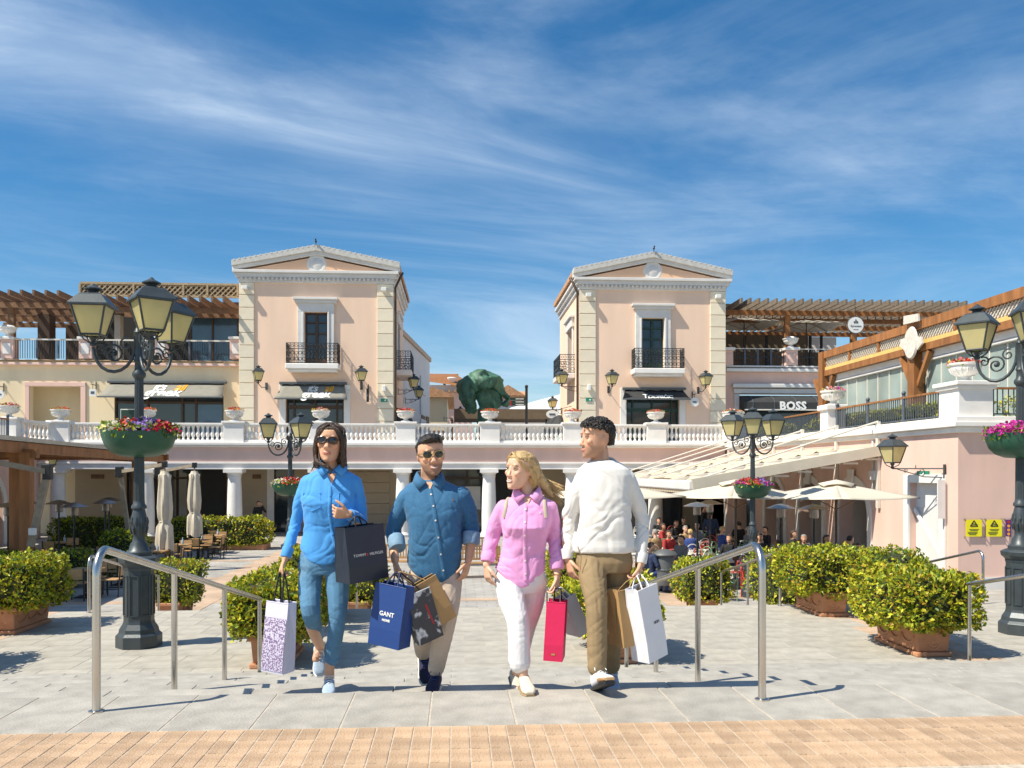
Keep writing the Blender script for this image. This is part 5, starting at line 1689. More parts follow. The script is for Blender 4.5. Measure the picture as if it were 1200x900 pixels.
# ------------------------------------------------------------------ lanterns
def lantern_parts(t, c, s=1.0, rz=0.0, nm='lantern'):
    """four-sided tapered lantern, hung point c at its bottom; frame is a part, glass and cap its sub-parts"""
    def sqr(hw, z):
        pts = []
        for k_ in range(4):
            a = rz + R(45 + 90 * k_)
            pts.append(Vector((c[0] + s * hw * math.sqrt(2) * math.cos(a), c[1] + s * hw * math.sqrt(2) * math.sin(a), c[2] + s * z)))
        return pts
    bot, top = sqr(0.135, 0.14), sqr(0.235, 0.56)
    fr = MB()
    for k_ in range(4):
        fr.tube([bot[k_], top[k_]], 0.016 * s, 5)
        fr.tube([bot[k_], bot[(k_ + 1) % 4]], 0.016 * s, 5)
        fr.tube([top[k_], top[(k_ + 1) % 4]], 0.018 * s, 5)
        fr.tube([bot[k_], sqr(0.10, 0.07)[k_], (c[0], c[1], c[2] + 0.0)], 0.011 * s, 4)
    fr.lathe([(0.03 * s, -0.02 * s), (0.05 * s, 0.0), (0.03 * s, 0.06 * s), (0.06 * s, 0.10 * s), (0.05 * s, 0.13 * s)], 8, c)
    f = fr.build(nm, 'lamp_paint', t)
    bot, top = sqr(0.130, 0.145), sqr(0.230, 0.555)
    for k_ in range(4):
        q = [bot[k_], bot[(k_ + 1) % 4], top[(k_ + 1) % 4], top[k_]]
        MB().add(q, [(0, 1, 2, 3)]).build('pane', 'lamp_glass', f)
    cap = MB()
    L0, L1, L2, L3 = sqr(0.275, 0.555), sqr(0.275, 0.58), sqr(0.16, 0.72), sqr(0.13, 0.745)
    vs = L0 + L1 + L2 + L3
    fs = [(0, 1, 2, 3), (12, 13, 14, 15)]
    for j in range(3):
        for k_ in range(4):
            fs.append((4 * j + k_, 4 * j + (k_ + 1) % 4, 4 * j + 4 + (k_ + 1) % 4, 4 * j + 4 + k_))
    cap.add(vs, fs)
    cap.lathe([(0.09 * s, 0.74 * s), (0.07 * s, 0.79 * s), (0.13 * s, 0.81 * s), (0.13 * s, 0.825 * s), (0.05 * s, 0.865 * s), (0.015 * s, 0.90 * s)], 12, c)
    cap.build('cap', 'lamp_paint', f)
    bl = MB()
    for k_ in range(3):
        a = rz + 2.1 * k_
        bl.cyl((c[0] + 0.03 * s * math.cos(a), c[1] + 0.03 * s * math.sin(a), c[2] + 0.2 * s), (c[0] + 0.03 * s * math.cos(a), c[1] + 0.03 * s * math.sin(a), c[2] + 0.45 * s), 0.016 * s, 6)
    bl.build('bulb', 'bulb', f)
    return f
def spiral(mb, c, u, v, r, turns, rad, start=0.0, sgn=1):
    pts = []
    n = int(14 * turns)
    c, u, v = Vector(c), Vector(u), Vector(v)
    for i in range(n + 1):
        f = i / n
        a = start + sgn * 2 * math.pi * turns * f
        rr = r * (1 - 0.8 * f)
        pts.append(c + u * (rr * math.cos(a)) + v * (rr * math.sin(a)))
    mb.tube(pts, rad, 5)

def street_lamp(x, y, z, lbl, flowers, rz0=0.0):
    t = thing('street_lamp', lbl, 'street lamp', (x, y, z), 0, 'ornate three lantern street lamps')
    # octagonal pedestal
    oc = [(0.31, 0), (0.31, 0.16), (0.27, 0.20), (0.26, 0.25), (0.215, 0.32), (0.205, 0.36), (0.205, 1.05), (0.215, 1.08), (0.215, 1.11), (0.27, 1.16), (0.28, 1.22), (0.22, 1.25)]
    MB().lathe([(r_ * 1.06, zz) for r_, zz in [(q_[0] * 0.92, q_[1]) for q_ in oc]], 8, rot=R(22.5)).build('pedestal', 'lamp_paint', t, bevel=0.006)
    pan = MB()
    for k_ in range(8):
        a = R(45 * k_)
        m_ = Matrix.Rotation(a, 4, 'Z')
        for p, q in (((0.19, -0.055, 0.44), (0.19, 0.055, 0.44)), ((0.19, -0.055, 0.98), (0.19, 0.055, 0.98)), ((0.19, -0.055, 0.44), (0.19, -0.055, 0.98)), ((0.19, 0.055, 0.44), (0.19, 0.055, 0.98))):
            pan.beam(m_ @ Vector(p), m_ @ Vector(q), 0.014, 0.014)
    pan.build('pedestal_panels', 'lamp_paint', t)
    MB().lathe([(0.17, 1.25), (0.17, 1.30), (0.13, 1.33), (0.115, 1.40), (0.085, 1.45), (0.078, 1.52), (0.098, 1.56), (0.115, 1.64), (0.112, 1.72), (0.092, 1.82), (0.078, 1.88), (0.10, 1.90), (0.10, 1.93), (0.078, 1.96), (0.074, 2.0)], 20).build('base_bulb', 'lamp_paint', t, smooth=45)
    lv = MB()
    for k_ in range(10):
        a = 2 * math.pi * k_ / 10
        for z0, o_ in ((1.60, 0), (1.68, math.pi / 10)):
            aa = a + o_
            lv.tube([(0.104 * math.cos(aa), 0.104 * math.sin(aa), z0 - 0.06), (0.114 * math.cos(aa), 0.114 * math.sin(aa), z0 + 0.03), (0.108 * math.cos(aa), 0.108 * math.sin(aa), z0 + 0.10)], [0.006, 0.016, 0.004], 5)
    lv.build('acanthus', 'lamp_paint', t)
    sh = []
    N = 16
    vs, fs = [], []
    for zz, r_ in ((1.98, 0.073), (3.7, 0.058)):
        for k_ in range(N * 2):
            a = 2 * math.pi * k_ / (N * 2)
            rr = r_ * (1.0 if k_ % 2 else 0.87)
            vs.append((rr * math.cos(a), rr * math.sin(a), zz))
    for k_ in range(N * 2):
        fs.append((k_, (k_ + 1) % (2 * N), 2 * N + (k_ + 1) % (2 * N), 2 * N + k_))
    MB().add(vs, fs).build('fluted_shaft', 'lamp_paint', t)
    MB().lathe([(0.06, 3.68), (0.09, 3.72), (0.09, 3.76), (0.06, 3.80), (0.055, 3.9), (0.07, 3.92), (0.055, 3.96), (0.055, 4.3), (0.07, 4.32), (0.045, 4.38), (0.02, 4.42)], 14).build('head_collar', 'lamp_paint', t, smooth=45)
    for k_ in range(3):
        a = R(-78 + 120 * k_) + rz0
        u = Vector((math.cos(a), math.sin(a), 0)); v = Vector((0, 0, 1))
        arm = MB()
        pts = []
        for i in range(11):
            f = i / 10
            ang = R(180) + f * R(180)
            pts.append(u * (0.05 + 0.275 + 0.275 * math.cos(ang)) + v * (4.16 + 0.36 * math.sin(ang) - 0.05 * f))
        arm.tube([u * 0.05 + v * 4.3] + pts, 0.023, 8)
        spiral(arm, u * 0.33 + v * 4.02, u, v, 0.14, 1.6, 0.015, 0.4)
        spiral(arm, u * 0.17 + v * 4.16, u, v, 0.09, 1.3, 0.013, 2.0, -1)
        spiral(arm, u * 0.50 + v * 4.08, u, v, 0.08, 1.3, 0.013, 1.0)
        arm.ball(u * 0.33 + v * 4.02, 0.035, 8, 6)
        arm.build('arm', 'lamp_paint', t, smooth=50)
        lantern_parts(t, u * 0.60 + v * 4.14, 0.93, a)
    # hanging flower bowl split round the post
    vs, fs = [], []
    NB = 40
    prof = [(0.06, 0.0), (0.22, 0.012), (0.35, 0.06), (0.44, 0.15), (0.485, 0.27), (0.505, 0.38)]
    def rimz(a):
        return -0.035 * (abs(math.sin(a)) ** 6)
    for j, (r_, zz) in enumerate(prof):
        for k_ in range(NB):
            a = 2 * math.pi * k_ / NB
            w2 = zz + (rimz(a) if j == 5 else (rimz(a) * 0.5 if j == 4 else 0))
            vs.append((r_ * math.cos(a), r_ * 0.85 * math.sin(a), 2.60 + w2))
    for k_ in range(NB):
        a = 2 * math.pi * k_ / NB
        vs.append((0.47 * math.cos(a), 0.47 * 0.85 * math.sin(a), 2.60 + 0.38 + rimz(a)))
    for k_ in range(NB):
        a = 2 * math.pi * k_ / NB
        vs.append((0.44 * math.cos(a), 0.44 * 0.85 * math.sin(a), 2.84))
    for j in range(7):
        for k_ in range(NB):
            a_, b_ = j * NB + k_, j * NB + (k_ + 1) % NB
            fs.append((a_, b_, b_ + NB, a_ + NB))
    MB().add(vs, fs).build('flower_bowl', 'bowl_green', t, smooth=40)
    MB().lathe([(0.08, 2.80), (0.36, 2.80), (0.36, 2.86), (0.08, 2.86)], 24).build('soil', 'soil', t)
    flower_cap(t, (0, 0, 2.88), 0.54, 0.46, 0.26, flowers, 520, 0.055, 480, 0.075)
    return t
def fl_left(x, y):
    k_ = x + y * 0.1
    if k_ < -0.45: return WHT if rng.random() < 0.65 else YEL
    if k_ < -0.05: return RED if rng.random() < 0.6 else (ORNG if rng.random() < 0.6 else WHT)
    if k_ < 0.42: return PUR if rng.random() < 0.85 else WHT
    return CRIM
def fl_mag(x, y):
    return MAG if rng.random() < 0.8 else MAG * 1.2
def fl_mid(x, y):
    if x < -0.6: return MAG
    if x < 0.15: return RED if rng.random() < 0.7 else PINK
    return PUR if rng.random() < 0.7 else MAG
def fl_red(x, y):
    return WHT if x < -0.3 or rng.random() < 0.2 else RED
p = atZ(163, 757, 0.0)
street_lamp(p.x, p.y, 0, 'tall dark three lantern lamp with white, red and purple flower bowl', fl_left, R(22))
p = atZ(1196, 742, 0.0)
street_lamp(p.x, p.y, 0, 'tall dark three lantern lamp with magenta petunia bowl', fl_mag, R(-31))
p = atD(340, 553, 25.2)
street_lamp(p.x, p.y, ZG, 'smaller looking three lantern lamp behind woman in blue with red and white flowers', fl_red, R(28.5))
p = atD(882, 553, 23.2)
street_lamp(p.x, p.y, ZG, 'three lantern lamp with red and purple flower bowl beside cafe parasols', fl_mid, R(-31))

def wall_lantern(lbl, base, out_dir, reach, s=1.1, drop=0.0, style='scroll', group='lanterns on the tower walls'):
    t = thing('wall_lantern', lbl, 'wall lantern', base, 0, group)
    d = Vector(out_dir).normalized()
    mb = MB()
    v = Vector((0, 0, 1))
    side = d.cross(v)
    mb.beam(Vector((0, 0, -0.28)) + d * 0.02, Vector((0, 0, 0.12)) + d * 0.02, 0.14, 0.04, up=d)
    if style == 'scroll':
        mb.tube([d * 0.02, d * reach], 0.022, 6)
        spiral(mb, d * reach * 0.45 + v * -0.13, d, v, 0.13, 1.5, 0.014, 1.2)
        spiral(mb, d * reach * 0.75 + v * -0.06, d, v, 0.07, 1.2, 0.011, 2.0)
        mb.tube([d * 0.04 - v * 0.26, d * reach * 0.4 - v * 0.24, d * reach * 0.9 - v * 0.02], 0.016, 5)
        mb.tube([d * reach * 0.55, d * reach * 0.55 + v * 0.10], 0.013, 5)
        hang = d * reach + v * 0.02
    else:
        mb.tube([-v * 0.15 + d * 0.03, -v * 0.18 + d * reach * 0.6, d * reach + v * 0.0], 0.022, 6)
        hang = d * reach + v * 0.02
    mb.build('bracket', 'lamp_paint', t, smooth=50)
    lantern_parts(t, hang, s, R(20))
    return t
for lbl, px, py, Y, dx in (('wall lantern left of the lettered grey awning', 312.5, 451, YT, 0), ('wall lantern right of the brown French door balcony', 423.5, 451, YT, 0), ('wall lantern left of the black script awning', 713, 455, YT, 0), ('wall lantern right of the black script awning', 818, 456, YT, 0)):
    b = atY(px, py, YT)
    wall_lantern(lbl, (b.x, YT - 0.01, b.z), (-0.45 if px in (312.5,) else (0.35 if px == 818 else 0.1), -1, 0), 0.75, 1.12, style='hook')
xl = tl.location.x + TXL(460)
xr = tr.location.x + TXR(680)
b = atX(459 + 3, 457, xl)
wall_lantern('wall lantern under the side balcony of the left tower', (xl + 0.06, 53.6, atY(470, 457, 53.6).z), (1, 0, 0), 0.95, 1.1)
wall_lantern('lower wall lantern on the white house behind the left tower', (-3.6, 62, atY(480, 468, 62).z), (1, 0, 0), 0.95, 1.1)
wall_lantern('wall lantern under the side balcony of the right tower', (xr - 0.06, 50.9, atY(662, 453, 50.9).z), (-1, 0, 0), 0.9, 1.15)
wall_lantern('small far wall lantern past the dark dome awning', (xr - 0.06, 58.5, atY(655, 480, 58.5).z), (-1, 0, 0), 0.6, 1.0)
wall_lantern('small lantern on a long bracket before the pale pink house', (atY(520, 553, 74).x, 74, atY(538, 490, 74).z), (1, 0, 0), 1.4, 1.1)
wb_ = atX(1109, 549, XW)
wall_lantern('big scroll bracket wall lantern over the white door of the pink wing', (XW - 0.02, wb_.y, wb_.z), (-0.9, 1.4, 0), 1.62, 1.15, group='lanterns on the wing walls')
a_ = atY(64, 553, 44.7)
wall_lantern('wall lantern hung under the arcade beam by the timber canopy', (a_.x - 0.6, 44.74, 2.62), (1, -0.3, 0), 0.6, 0.9, group='lanterns on the wing walls')
for lbl, px, py, Y in (('small square hanging sign on the cream wing wall', 113, 459, YL), ('small round hanging sign at the edge of the cream wing', 5, 461, YL), ('small oval hanging sign beside the black script awning', 811, 470, YT), ('slim hanging sign on the left tower wall', 432, 462, YT)):
    b = atY(px, py, Y)
    t = thing('hanging_sign', lbl, 'sign', (b.x, Y - 0.5, b.z))
    if 'square' in lbl or 'slim' in lbl:
        MB().box((0, 0, -0.1), (0.36 if 'square' in lbl else 0.14, 0.06, 0.4 if 'square' in lbl else 0.75)).build('plate', 'sign_white' if 'square' in lbl else 'iron', t)
        MB().box((0, -0.035, -0.1), (0.2 if 'square' in lbl else 0.06, 0.006, 0.15)).build('print', 'iron_blue', t)
    else:
        MB().lathe([(0.02, -0.04), (0.26, -0.04), (0.26, 0.04), (0.02, 0.04)], 18).move(Matrix.Translation((0, 0, -0.1)) @ Matrix.Rotation(R(90), 4, 'X')).build('plate', 'sign_white', t)
        MB().box((0, -0.05, -0.1), (0.22, 0.012, 0.08)).build('print', 'iron_blue', t)
    MB().beam((0, 0.48, 0.35), (0, -0.2, 0.35), 0.035, 0.035).beam((0, 0.46, 0.1), (0, 0.46, 0.55), 0.05, 0.03, up=(0, 1, 0)).beam((0.0, 0, 0.33), (0.0, 0, 0.1), 0.02, 0.02, up=(0, 1, 0)).build('bracket', 'iron', t)

# ------------------------------------------------------------------ steel handrails
def handrail(lbl, X, Yst, zf_, dz_, spacing, n, r_=0.0245, group='steel handrails on the steps', h=0.92, lead=True):
    t = thing('handrail', lbl, 'handrail', (X, Yst, zf_), 0, group)
    pts = []
    top = []
    for i in range(n):
        top.append(Vector((0, spacing * i, h - dz_ * i - (0 if i else -0.07))))
    # rail: rises from the first post in a bend
    bend = [Vector((0, 0, 0.002)), Vector((0, 0, h - 0.12))]
    for k_ in range(1, 6):
        a = R(90) * k_ / 5
        bend.append(Vector((0, 0.13 * (1 - math.cos(a)) * 1.0, h - 0.12 + 0.15 * math.sin(a))))
    end = top[-1] + Vector((0, 0.04, 0))
    bend.append(end)
    MB().tube(bend, r_, 12).build('rail', 'steel', t, smooth=60)
    gz = []
    for i in range(n):
        if i == 0:
            MB().lathe([(0.045, 0), (0.045, 0.008), (0.03, 0.012)], 16).build('base_flange', 'steel', t, smooth=40)
            continue
        f = (top[i].y - bend[-2].y) / (end.y - bend[-2].y)
        zt_ = bend[-2].z + (end.z - bend[-2].z) * min(f, 1.0)
        MB().cyl((0, top[i].y, -step_drop(Yst + top[i].y, zf_)), (0, top[i].y, zt_), r_ * 0.93, 12).build('post', 'steel', t, smooth=60)
    return t
def step_drop(y, z0):
    if z0 > 0.5:
        if y < Y_EDGE: return 0.0
        k_ = min(NSTEP, int((y - Y_EDGE) / TREAD) + 1)
        return RISE * k_
    if y < Y_EDGE2: return 0.0
    return min(0.9, 0.15 * (int((y - Y_EDGE2) / 0.6) + 1))
pL = atZ(113, 834, ZU); pR = atZ(893, 820, ZU)
handrail('polished steel handrail beside the left shopper and lavender bag', pL.x, pL.y, ZU, 0.295, 1.44, 4)
handrail('polished steel handrail beside the white paper bag', pR.x, pR.y, ZU, 0.283, 1.46, 4)
handrail('third steel handrail, in front of the right pair of hedge planters', 6.28, pR.y + 0.72, ZU, 0.295, 1.44, 4)
handrail('steel handrail at the outer left edge of the steps', -6.4, pL.y, ZU, 0.295, 1.44, 4)
for X, l in ((-6.25, 'lower steel handrail behind the left street lamp'), (-2.12, 'lower steel handrail behind the navy bag'), (1.95, 'lower steel handrail behind the woman in pink'), (5.78, 'lower steel handrail before the litter bin and cafe'), (9.55, 'lower steel handrail near the yellow notices')):
    handrail(l, X, Y_EDGE2 - 0.15, 0.0, 0.36, 1.75, 3, 0.025, 'lower steel handrails')
# ------------------------------------------------------------------ people
mat('skin', (1, 1, 1), 0.5, 0.05, 30, 0.05, 120, attr='Col', spec=0.35)
mat('hair_dark', (0.050, 0.027, 0.015), 0.42, 0.35, 60, 0.5, 160, stretch=(1, 1, 0.25))
mat('hair_black', (0.016, 0.012, 0.010), 0.45, 0.35, 60, 0.5, 160)
mat('hair_blond', (0.52, 0.35, 0.155), 0.42, 0.32, 55, 0.5, 160, stretch=(1, 1, 0.25))
mat('hair_grey', (0.28, 0.26, 0.24), 0.5, 0.3, 40)
mat('shirt_blue', (0.055, 0.30, 0.70), 0.75, 0.07, 14, 0.12, 500, sheen=0.2)
mat('shirt_denim', (0.030, 0.135, 0.27), 0.85, 0.14, 130, 0.15, 420, sheen=0.15, dirt=0.2, dirtcol=(0.055, 0.21, 0.37), stretch=(1, 1, 0.5))
mat('shirt_denim_in', (0.22, 0.36, 0.50), 0.85, 0.12, 30, 0.3, 420)
mat('shirt_pink', (0.75, 0.33, 0.62), 0.8, 0.05, 14, 0.15, 500, sheen=0.2)
mat('jumper_white', (0.74, 0.725, 0.69), 0.9, 0.03, 14, 0.15, 420, sheen=0.3)
mat('jeans', (0.085, 0.215, 0.36), 0.85, 0.18, 9, 0.3, 420, dirt=0.7, dirtcol=(0.30, 0.46, 0.57), stretch=(1, 1, 0.5))
mat('chino_stone', (0.56, 0.46, 0.37), 0.85, 0.05, 12, 0.2, 500)
mat('jeans_white', (0.76, 0.74, 0.75), 0.85, 0.04, 12, 0.2, 500)
mat('chino_khaki', (0.28, 0.20, 0.105), 0.85, 0.07, 12, 0.2, 500)
mat('shoe_blue', (0.36, 0.46, 0.58), 0.8, 0.08, 30, 0.2, 300)
mat('shoe_navy', (0.013, 0.014, 0.05), 0.75, 0.2, 30, 0.2, 300)
mat('shoe_cream', (0.72, 0.62, 0.50), 0.85, 0.06, 40, 0.3, 300)
mat('shoe_white', (0.70, 0.71, 0.76), 0.6, 0.05, 30)
mat('sole', (0.70, 0.66, 0.58), 0.7, 0.06, 30)
mat('lens', (0.012, 0.010, 0.009), 0.08, 0.0, 5, spec=0.8)
mat('tortoise', (0.05, 0.022, 0.008), 0.25, 0.5, 60)
mat('gold', (0.70, 0.48, 0.18), 0.3, 0.05, 10, metal=1.0)
mat('button', (0.75, 0.70, 0.60), 0.4, 0.05, 10)
mat('strap', (0.42, 0.36, 0.27), 0.7, 0.08, 20)
mat('eye', (0.04, 0.02, 0.012), 0.1, 0.0, 5)
mat('teeth', (0.80, 0.77, 0.70), 0.3, 0.0, 5)
for n_, c_ in (('cloth_navy', (0.02, 0.035, 0.09)), ('cloth_black', (0.014, 0.014, 0.016)), ('cloth_grey', (0.16, 0.16, 0.17)), ('cloth_rust', (0.30, 0.07, 0.025)), ('cloth_blue', (0.03, 0.06, 0.22)), ('cloth_tan', (0.35, 0.24, 0.12)), ('cloth_red', (0.35, 0.03, 0.03))):
    mat(n_, c_, 0.85, 0.12, 12)

def finish(mb, voxel, smooth=4):
    me = bpy.data.meshes.new('tmp')
    me.from_pydata(mb.v, [], mb.f)
    fix_normals(me)
    o = bpy.data.objects.new('tmp', me)
    COL.objects.link(o)
    r = o.modifiers.new('r', 'REMESH')
    r.mode = 'VOXEL'; r.voxel_size = voxel; r.use_smooth_shade = True
    if smooth:
        s = o.modifiers.new('s', 'SMOOTH')
        s.factor = 0.5; s.iterations = smooth
    dg = bpy.context.evaluated_depsgraph_get()
    out_ = bpy.data.meshes.new_from_object(o.evaluated_get(dg))
    bpy.data.objects.remove(o)
    bpy.data.meshes.remove(me)
    out_.polygons.foreach_set('use_smooth', [True] * len(out_.polygons))
    return out_

def loft(mb, secs, n=22, e=2.4):
    """secs: (centre, half-width vector, half-depth front vector, half-depth back vector)"""
    vs, fs = [], []
    for c, a, f, b in secs:
        c, a, f, b = Vector(c), Vector(a), Vector(f), Vector(b)
        for k_ in range(n):
            t = 2 * math.pi * k_ / n
            cs, sn = math.cos(t), math.sin(t)
            x = math.copysign(abs(cs) ** (2 / e), cs); y = math.copysign(abs(sn) ** (2 / e), sn)
            vs.append(c + a * x + (b * y if y > 0 else f * (-y)))
    m_ = len(secs)
    for i in range(m_ - 1):
        for k_ in range(n):
            p, q = i * n + k_, i * n + (k_ + 1) % n
            fs.append((p, q, q + n, p + n))
    fs.append(tuple(range(n - 1, -1, -1))); fs.append(tuple(range((m_ - 1) * n, m_ * n)))
    return mb.add(vs, fs)

def limb(mb, pts, rad, n=14, flat=1.0):
    """smooth tapered chain through pts"""
    pts = [Vector(p) for p in pts]
    P_, R_ = [], []
    k_ = len(pts)
    for i in range(k_ - 1):
        p0, p1, p2, p3 = pts[max(i - 1, 0)], pts[i], pts[i + 1], pts[min(i + 2, k_ - 1)]
        for j in range(6):
            t = j / 6
            t2, t3 = t * t, t * t * t
            q = 0.5 * ((2 * p1) + (p2 - p0) * t + (2 * p0 - 5 * p1 + 4 * p2 - p3) * t2 + (3 * p1 - p0 - 3 * p2 + p3) * t3)
            P_.append(q); R_.append(rad[i] * (1 - t) + rad[i + 1] * t)
    P_.append(pts[-1]); R_.append(rad[-1])
    mb.tube(P_, R_, n, flat=flat)
    for i in (0, -1):
        mb.ball(P_[i], R_[i] * 0.98, 12, 8)
    return mb

HEAD = [(-0.50, 0.10, -0.36, -0.16), (-0.455, 0.17, -0.395, -0.06), (-0.38, 0.225, -0.405, 0.04), (-0.28, 0.265, -0.40, 0.14), (-0.16, 0.295, -0.395, 0.27), (-0.04, 0.315, -0.375, 0.37), (0.08, 0.33, -0.36, 0.425), (0.20, 0.335, -0.375, 0.44), (0.31, 0.315, -0.355, 0.41), (0.40, 0.255, -0.28, 0.33), (0.465, 0.16, -0.17, 0.20), (0.498, 0.05, -0.05, 0.06)]
def head_mesh(mb, Mh, s, fem=False):
    """head of height s in frame Mh: x to the viewer's right, -y the way the face looks, z up"""
    T_ = lambda x, y, z: Mh @ Vector((x * s, y * s, z * s))
    V3 = lambda x, y, z: Mh.to_3x3() @ Vector((x * s, y * s, z * s))
    secs = []
    for z, w_, f, b in HEAD:
        k_ = 0.93 if fem and z < -0.1 else 1.0
        secs.append((T_(0, 0, z), V3(w_ * k_, 0, 0), V3(0, f, 0), V3(0, b, 0)))
    secs2 = []
    for z, w_, f, b in HEAD:
        k_ = 0.93 if fem and z < -0.1 else 1.0
        c = (f + b) / 2 * 0.35
        secs2.append((T_(0, c, z), V3(w_ * k_, 0, 0), V3(0, f - c, 0), V3(0, b - c, 0)))
    loft(mb, secs2, 26, 2.25)
    # nose, brow, cheekbones, lips, chin, ears
    ns = [(0.11, -0.365, 0.034, 0.02), (0.03, -0.385, 0.036, 0.035), (-0.05, -0.425, 0.046, 0.055), (-0.11, -0.462, 0.060, 0.06), (-0.15, -0.455, 0.070, 0.06), (-0.18, -0.41, 0.055, 0.04)]
    loft(mb, [(T_(0, y, z), V3(w_, 0, 0), V3(0, -0.018, 0), V3(0, 0.10, 0)) for z, y, w_, _ in ns], 12, 2.0)
    for sx in (-1, 1):
        mb.ball(T_(sx * 0.055, -0.415, -0.145), 0.036 * s, 8, 6)
        mb.ball(T_(sx * 0.14, -0.335, 0.125), 0.062 * s, 10, 8)
        mb.ball(T_(sx * 0.19, -0.285, -0.07), 0.085 * s, 10, 8)
        b = MB().ball((0, 0, 0), (0.030 * s, 0.068 * s, 0.115 * s), 10, 8)
        b.move(Mh @ Matrix.Translation((sx * 0.335 * s, 0.05 * s, -0.02 * s)) @ Matrix.Rotation(sx * R(18), 4, 'Z'))
        mb.add(b.v, b.f)
    for z, w_, y in ((-0.27, 0.095, -0.405), (-0.305, 0.085, -0.40)):
        b = MB().ball((0, 0, 0), (w_ * s, 0.028 * s, 0.022 * s), 10, 6).move(Mh @ Matrix.Translation((0, y * s, z * s)))
        mb.add(b.v, b.f)
    b = MB().ball((0, 0, 0), (0.09 * s, 0.06 * s, 0.07 * s), 10, 6).move(Mh @ Matrix.Translation((0, -0.355 * s, -0.44 * s)))
    mb.add(b.v, b.f)

def hand_mesh(mb, wrist, d, thumb, curl, s=1.0, spread=5.0, tcurl=25.0, right=False):
    """d: along the hand, thumb: towards the thumb side, curl in degrees per joint; palm faces d x thumb"""
    d = Vector(d).normalized()
    th = Vector(thumb); th = (th - d * th.dot(d)).normalized()
    n = d.cross(th).normalized() * (-1 if right else 1)          # palm side
    w_ = Vector(wrist)
    loft(mb, [(w_ - d * 0.02 * s, th * 0.027 * s, n * 0.019 * s, -n * 0.019 * s), (w_ + d * 0.01 * s, th * 0.030 * s, n * 0.017 * s, -n * 0.017 * s), (w_ + d * 0.045 * s, th * 0.040 * s, n * 0.016 * s, -n * 0.015 * s), (w_ + d * 0.085 * s, th * 0.042 * s, n * 0.013 * s, -n * 0.013 * s), (w_ + d * 0.096 * s, th * 0.038 * s, n * 0.009 * s, -n * 0.009 * s)], 14, 2.4)
    L_ = [0.072, 0.080, 0.075, 0.058]
    for i in range(4):
        off = (1.5 - i) * 0.0215 * s
        ang = R(spread * (1.5 - i))
        dd = (d * math.cos(ang) + th * math.sin(ang)).normalized()
        p = w_ + d * 0.086 * s + th * off
        pts = [p - dd * 0.015 * s, p]
        rad = [0.0088 * s, 0.0092 * s]
        a = R(curl * (0.7 + 0.12 * i))
        cur = 0.0
        for k_, fr in enumerate((0.45, 0.31, 0.24)):
            cur += a
            q = dd * math.cos(cur) + n * math.sin(cur)
            p = p + q * L_[i] * fr * s
            pts.append(p); rad.append((0.0086, 0.0078, 0.0066)[k_] * s)
        mb.tube(pts, rad, 8); mb.ball(pts[-1], rad[-1], 8, 6)
        for q_, r_ in zip(pts[1:-1], rad[1:-1]):
            mb.ball(q_, r_ * 1.02, 8, 6)
    p = w_ + d * 0.025 * s + th * 0.028 * s
    pts = [p - th * 0.012 * s, p]
    cur = R(48)
    for k_, l in enumerate((0.040, 0.032, 0.026)):
        q = (th * math.cos(R(90) - cur + R(30) * 0) + d * math.sin(R(90) - cur)).normalized() if k_ == 0 else q
        qq = (q * math.cos(R(tcurl * k_)) + n * math.sin(R(tcurl * k_))) if k_ else q
        dirn = (qq * 0.8 + d * 0.4 * k_).normalized()
        p = p + dirn * l * s
        pts.append(p)
    mb.tube(pts, [0.013 * s, 0.013 * s, 0.0115 * s, 0.010 * s, 0.008 * s], 8)
    mb.ball(pts[-1], 0.008 * s, 8, 6)

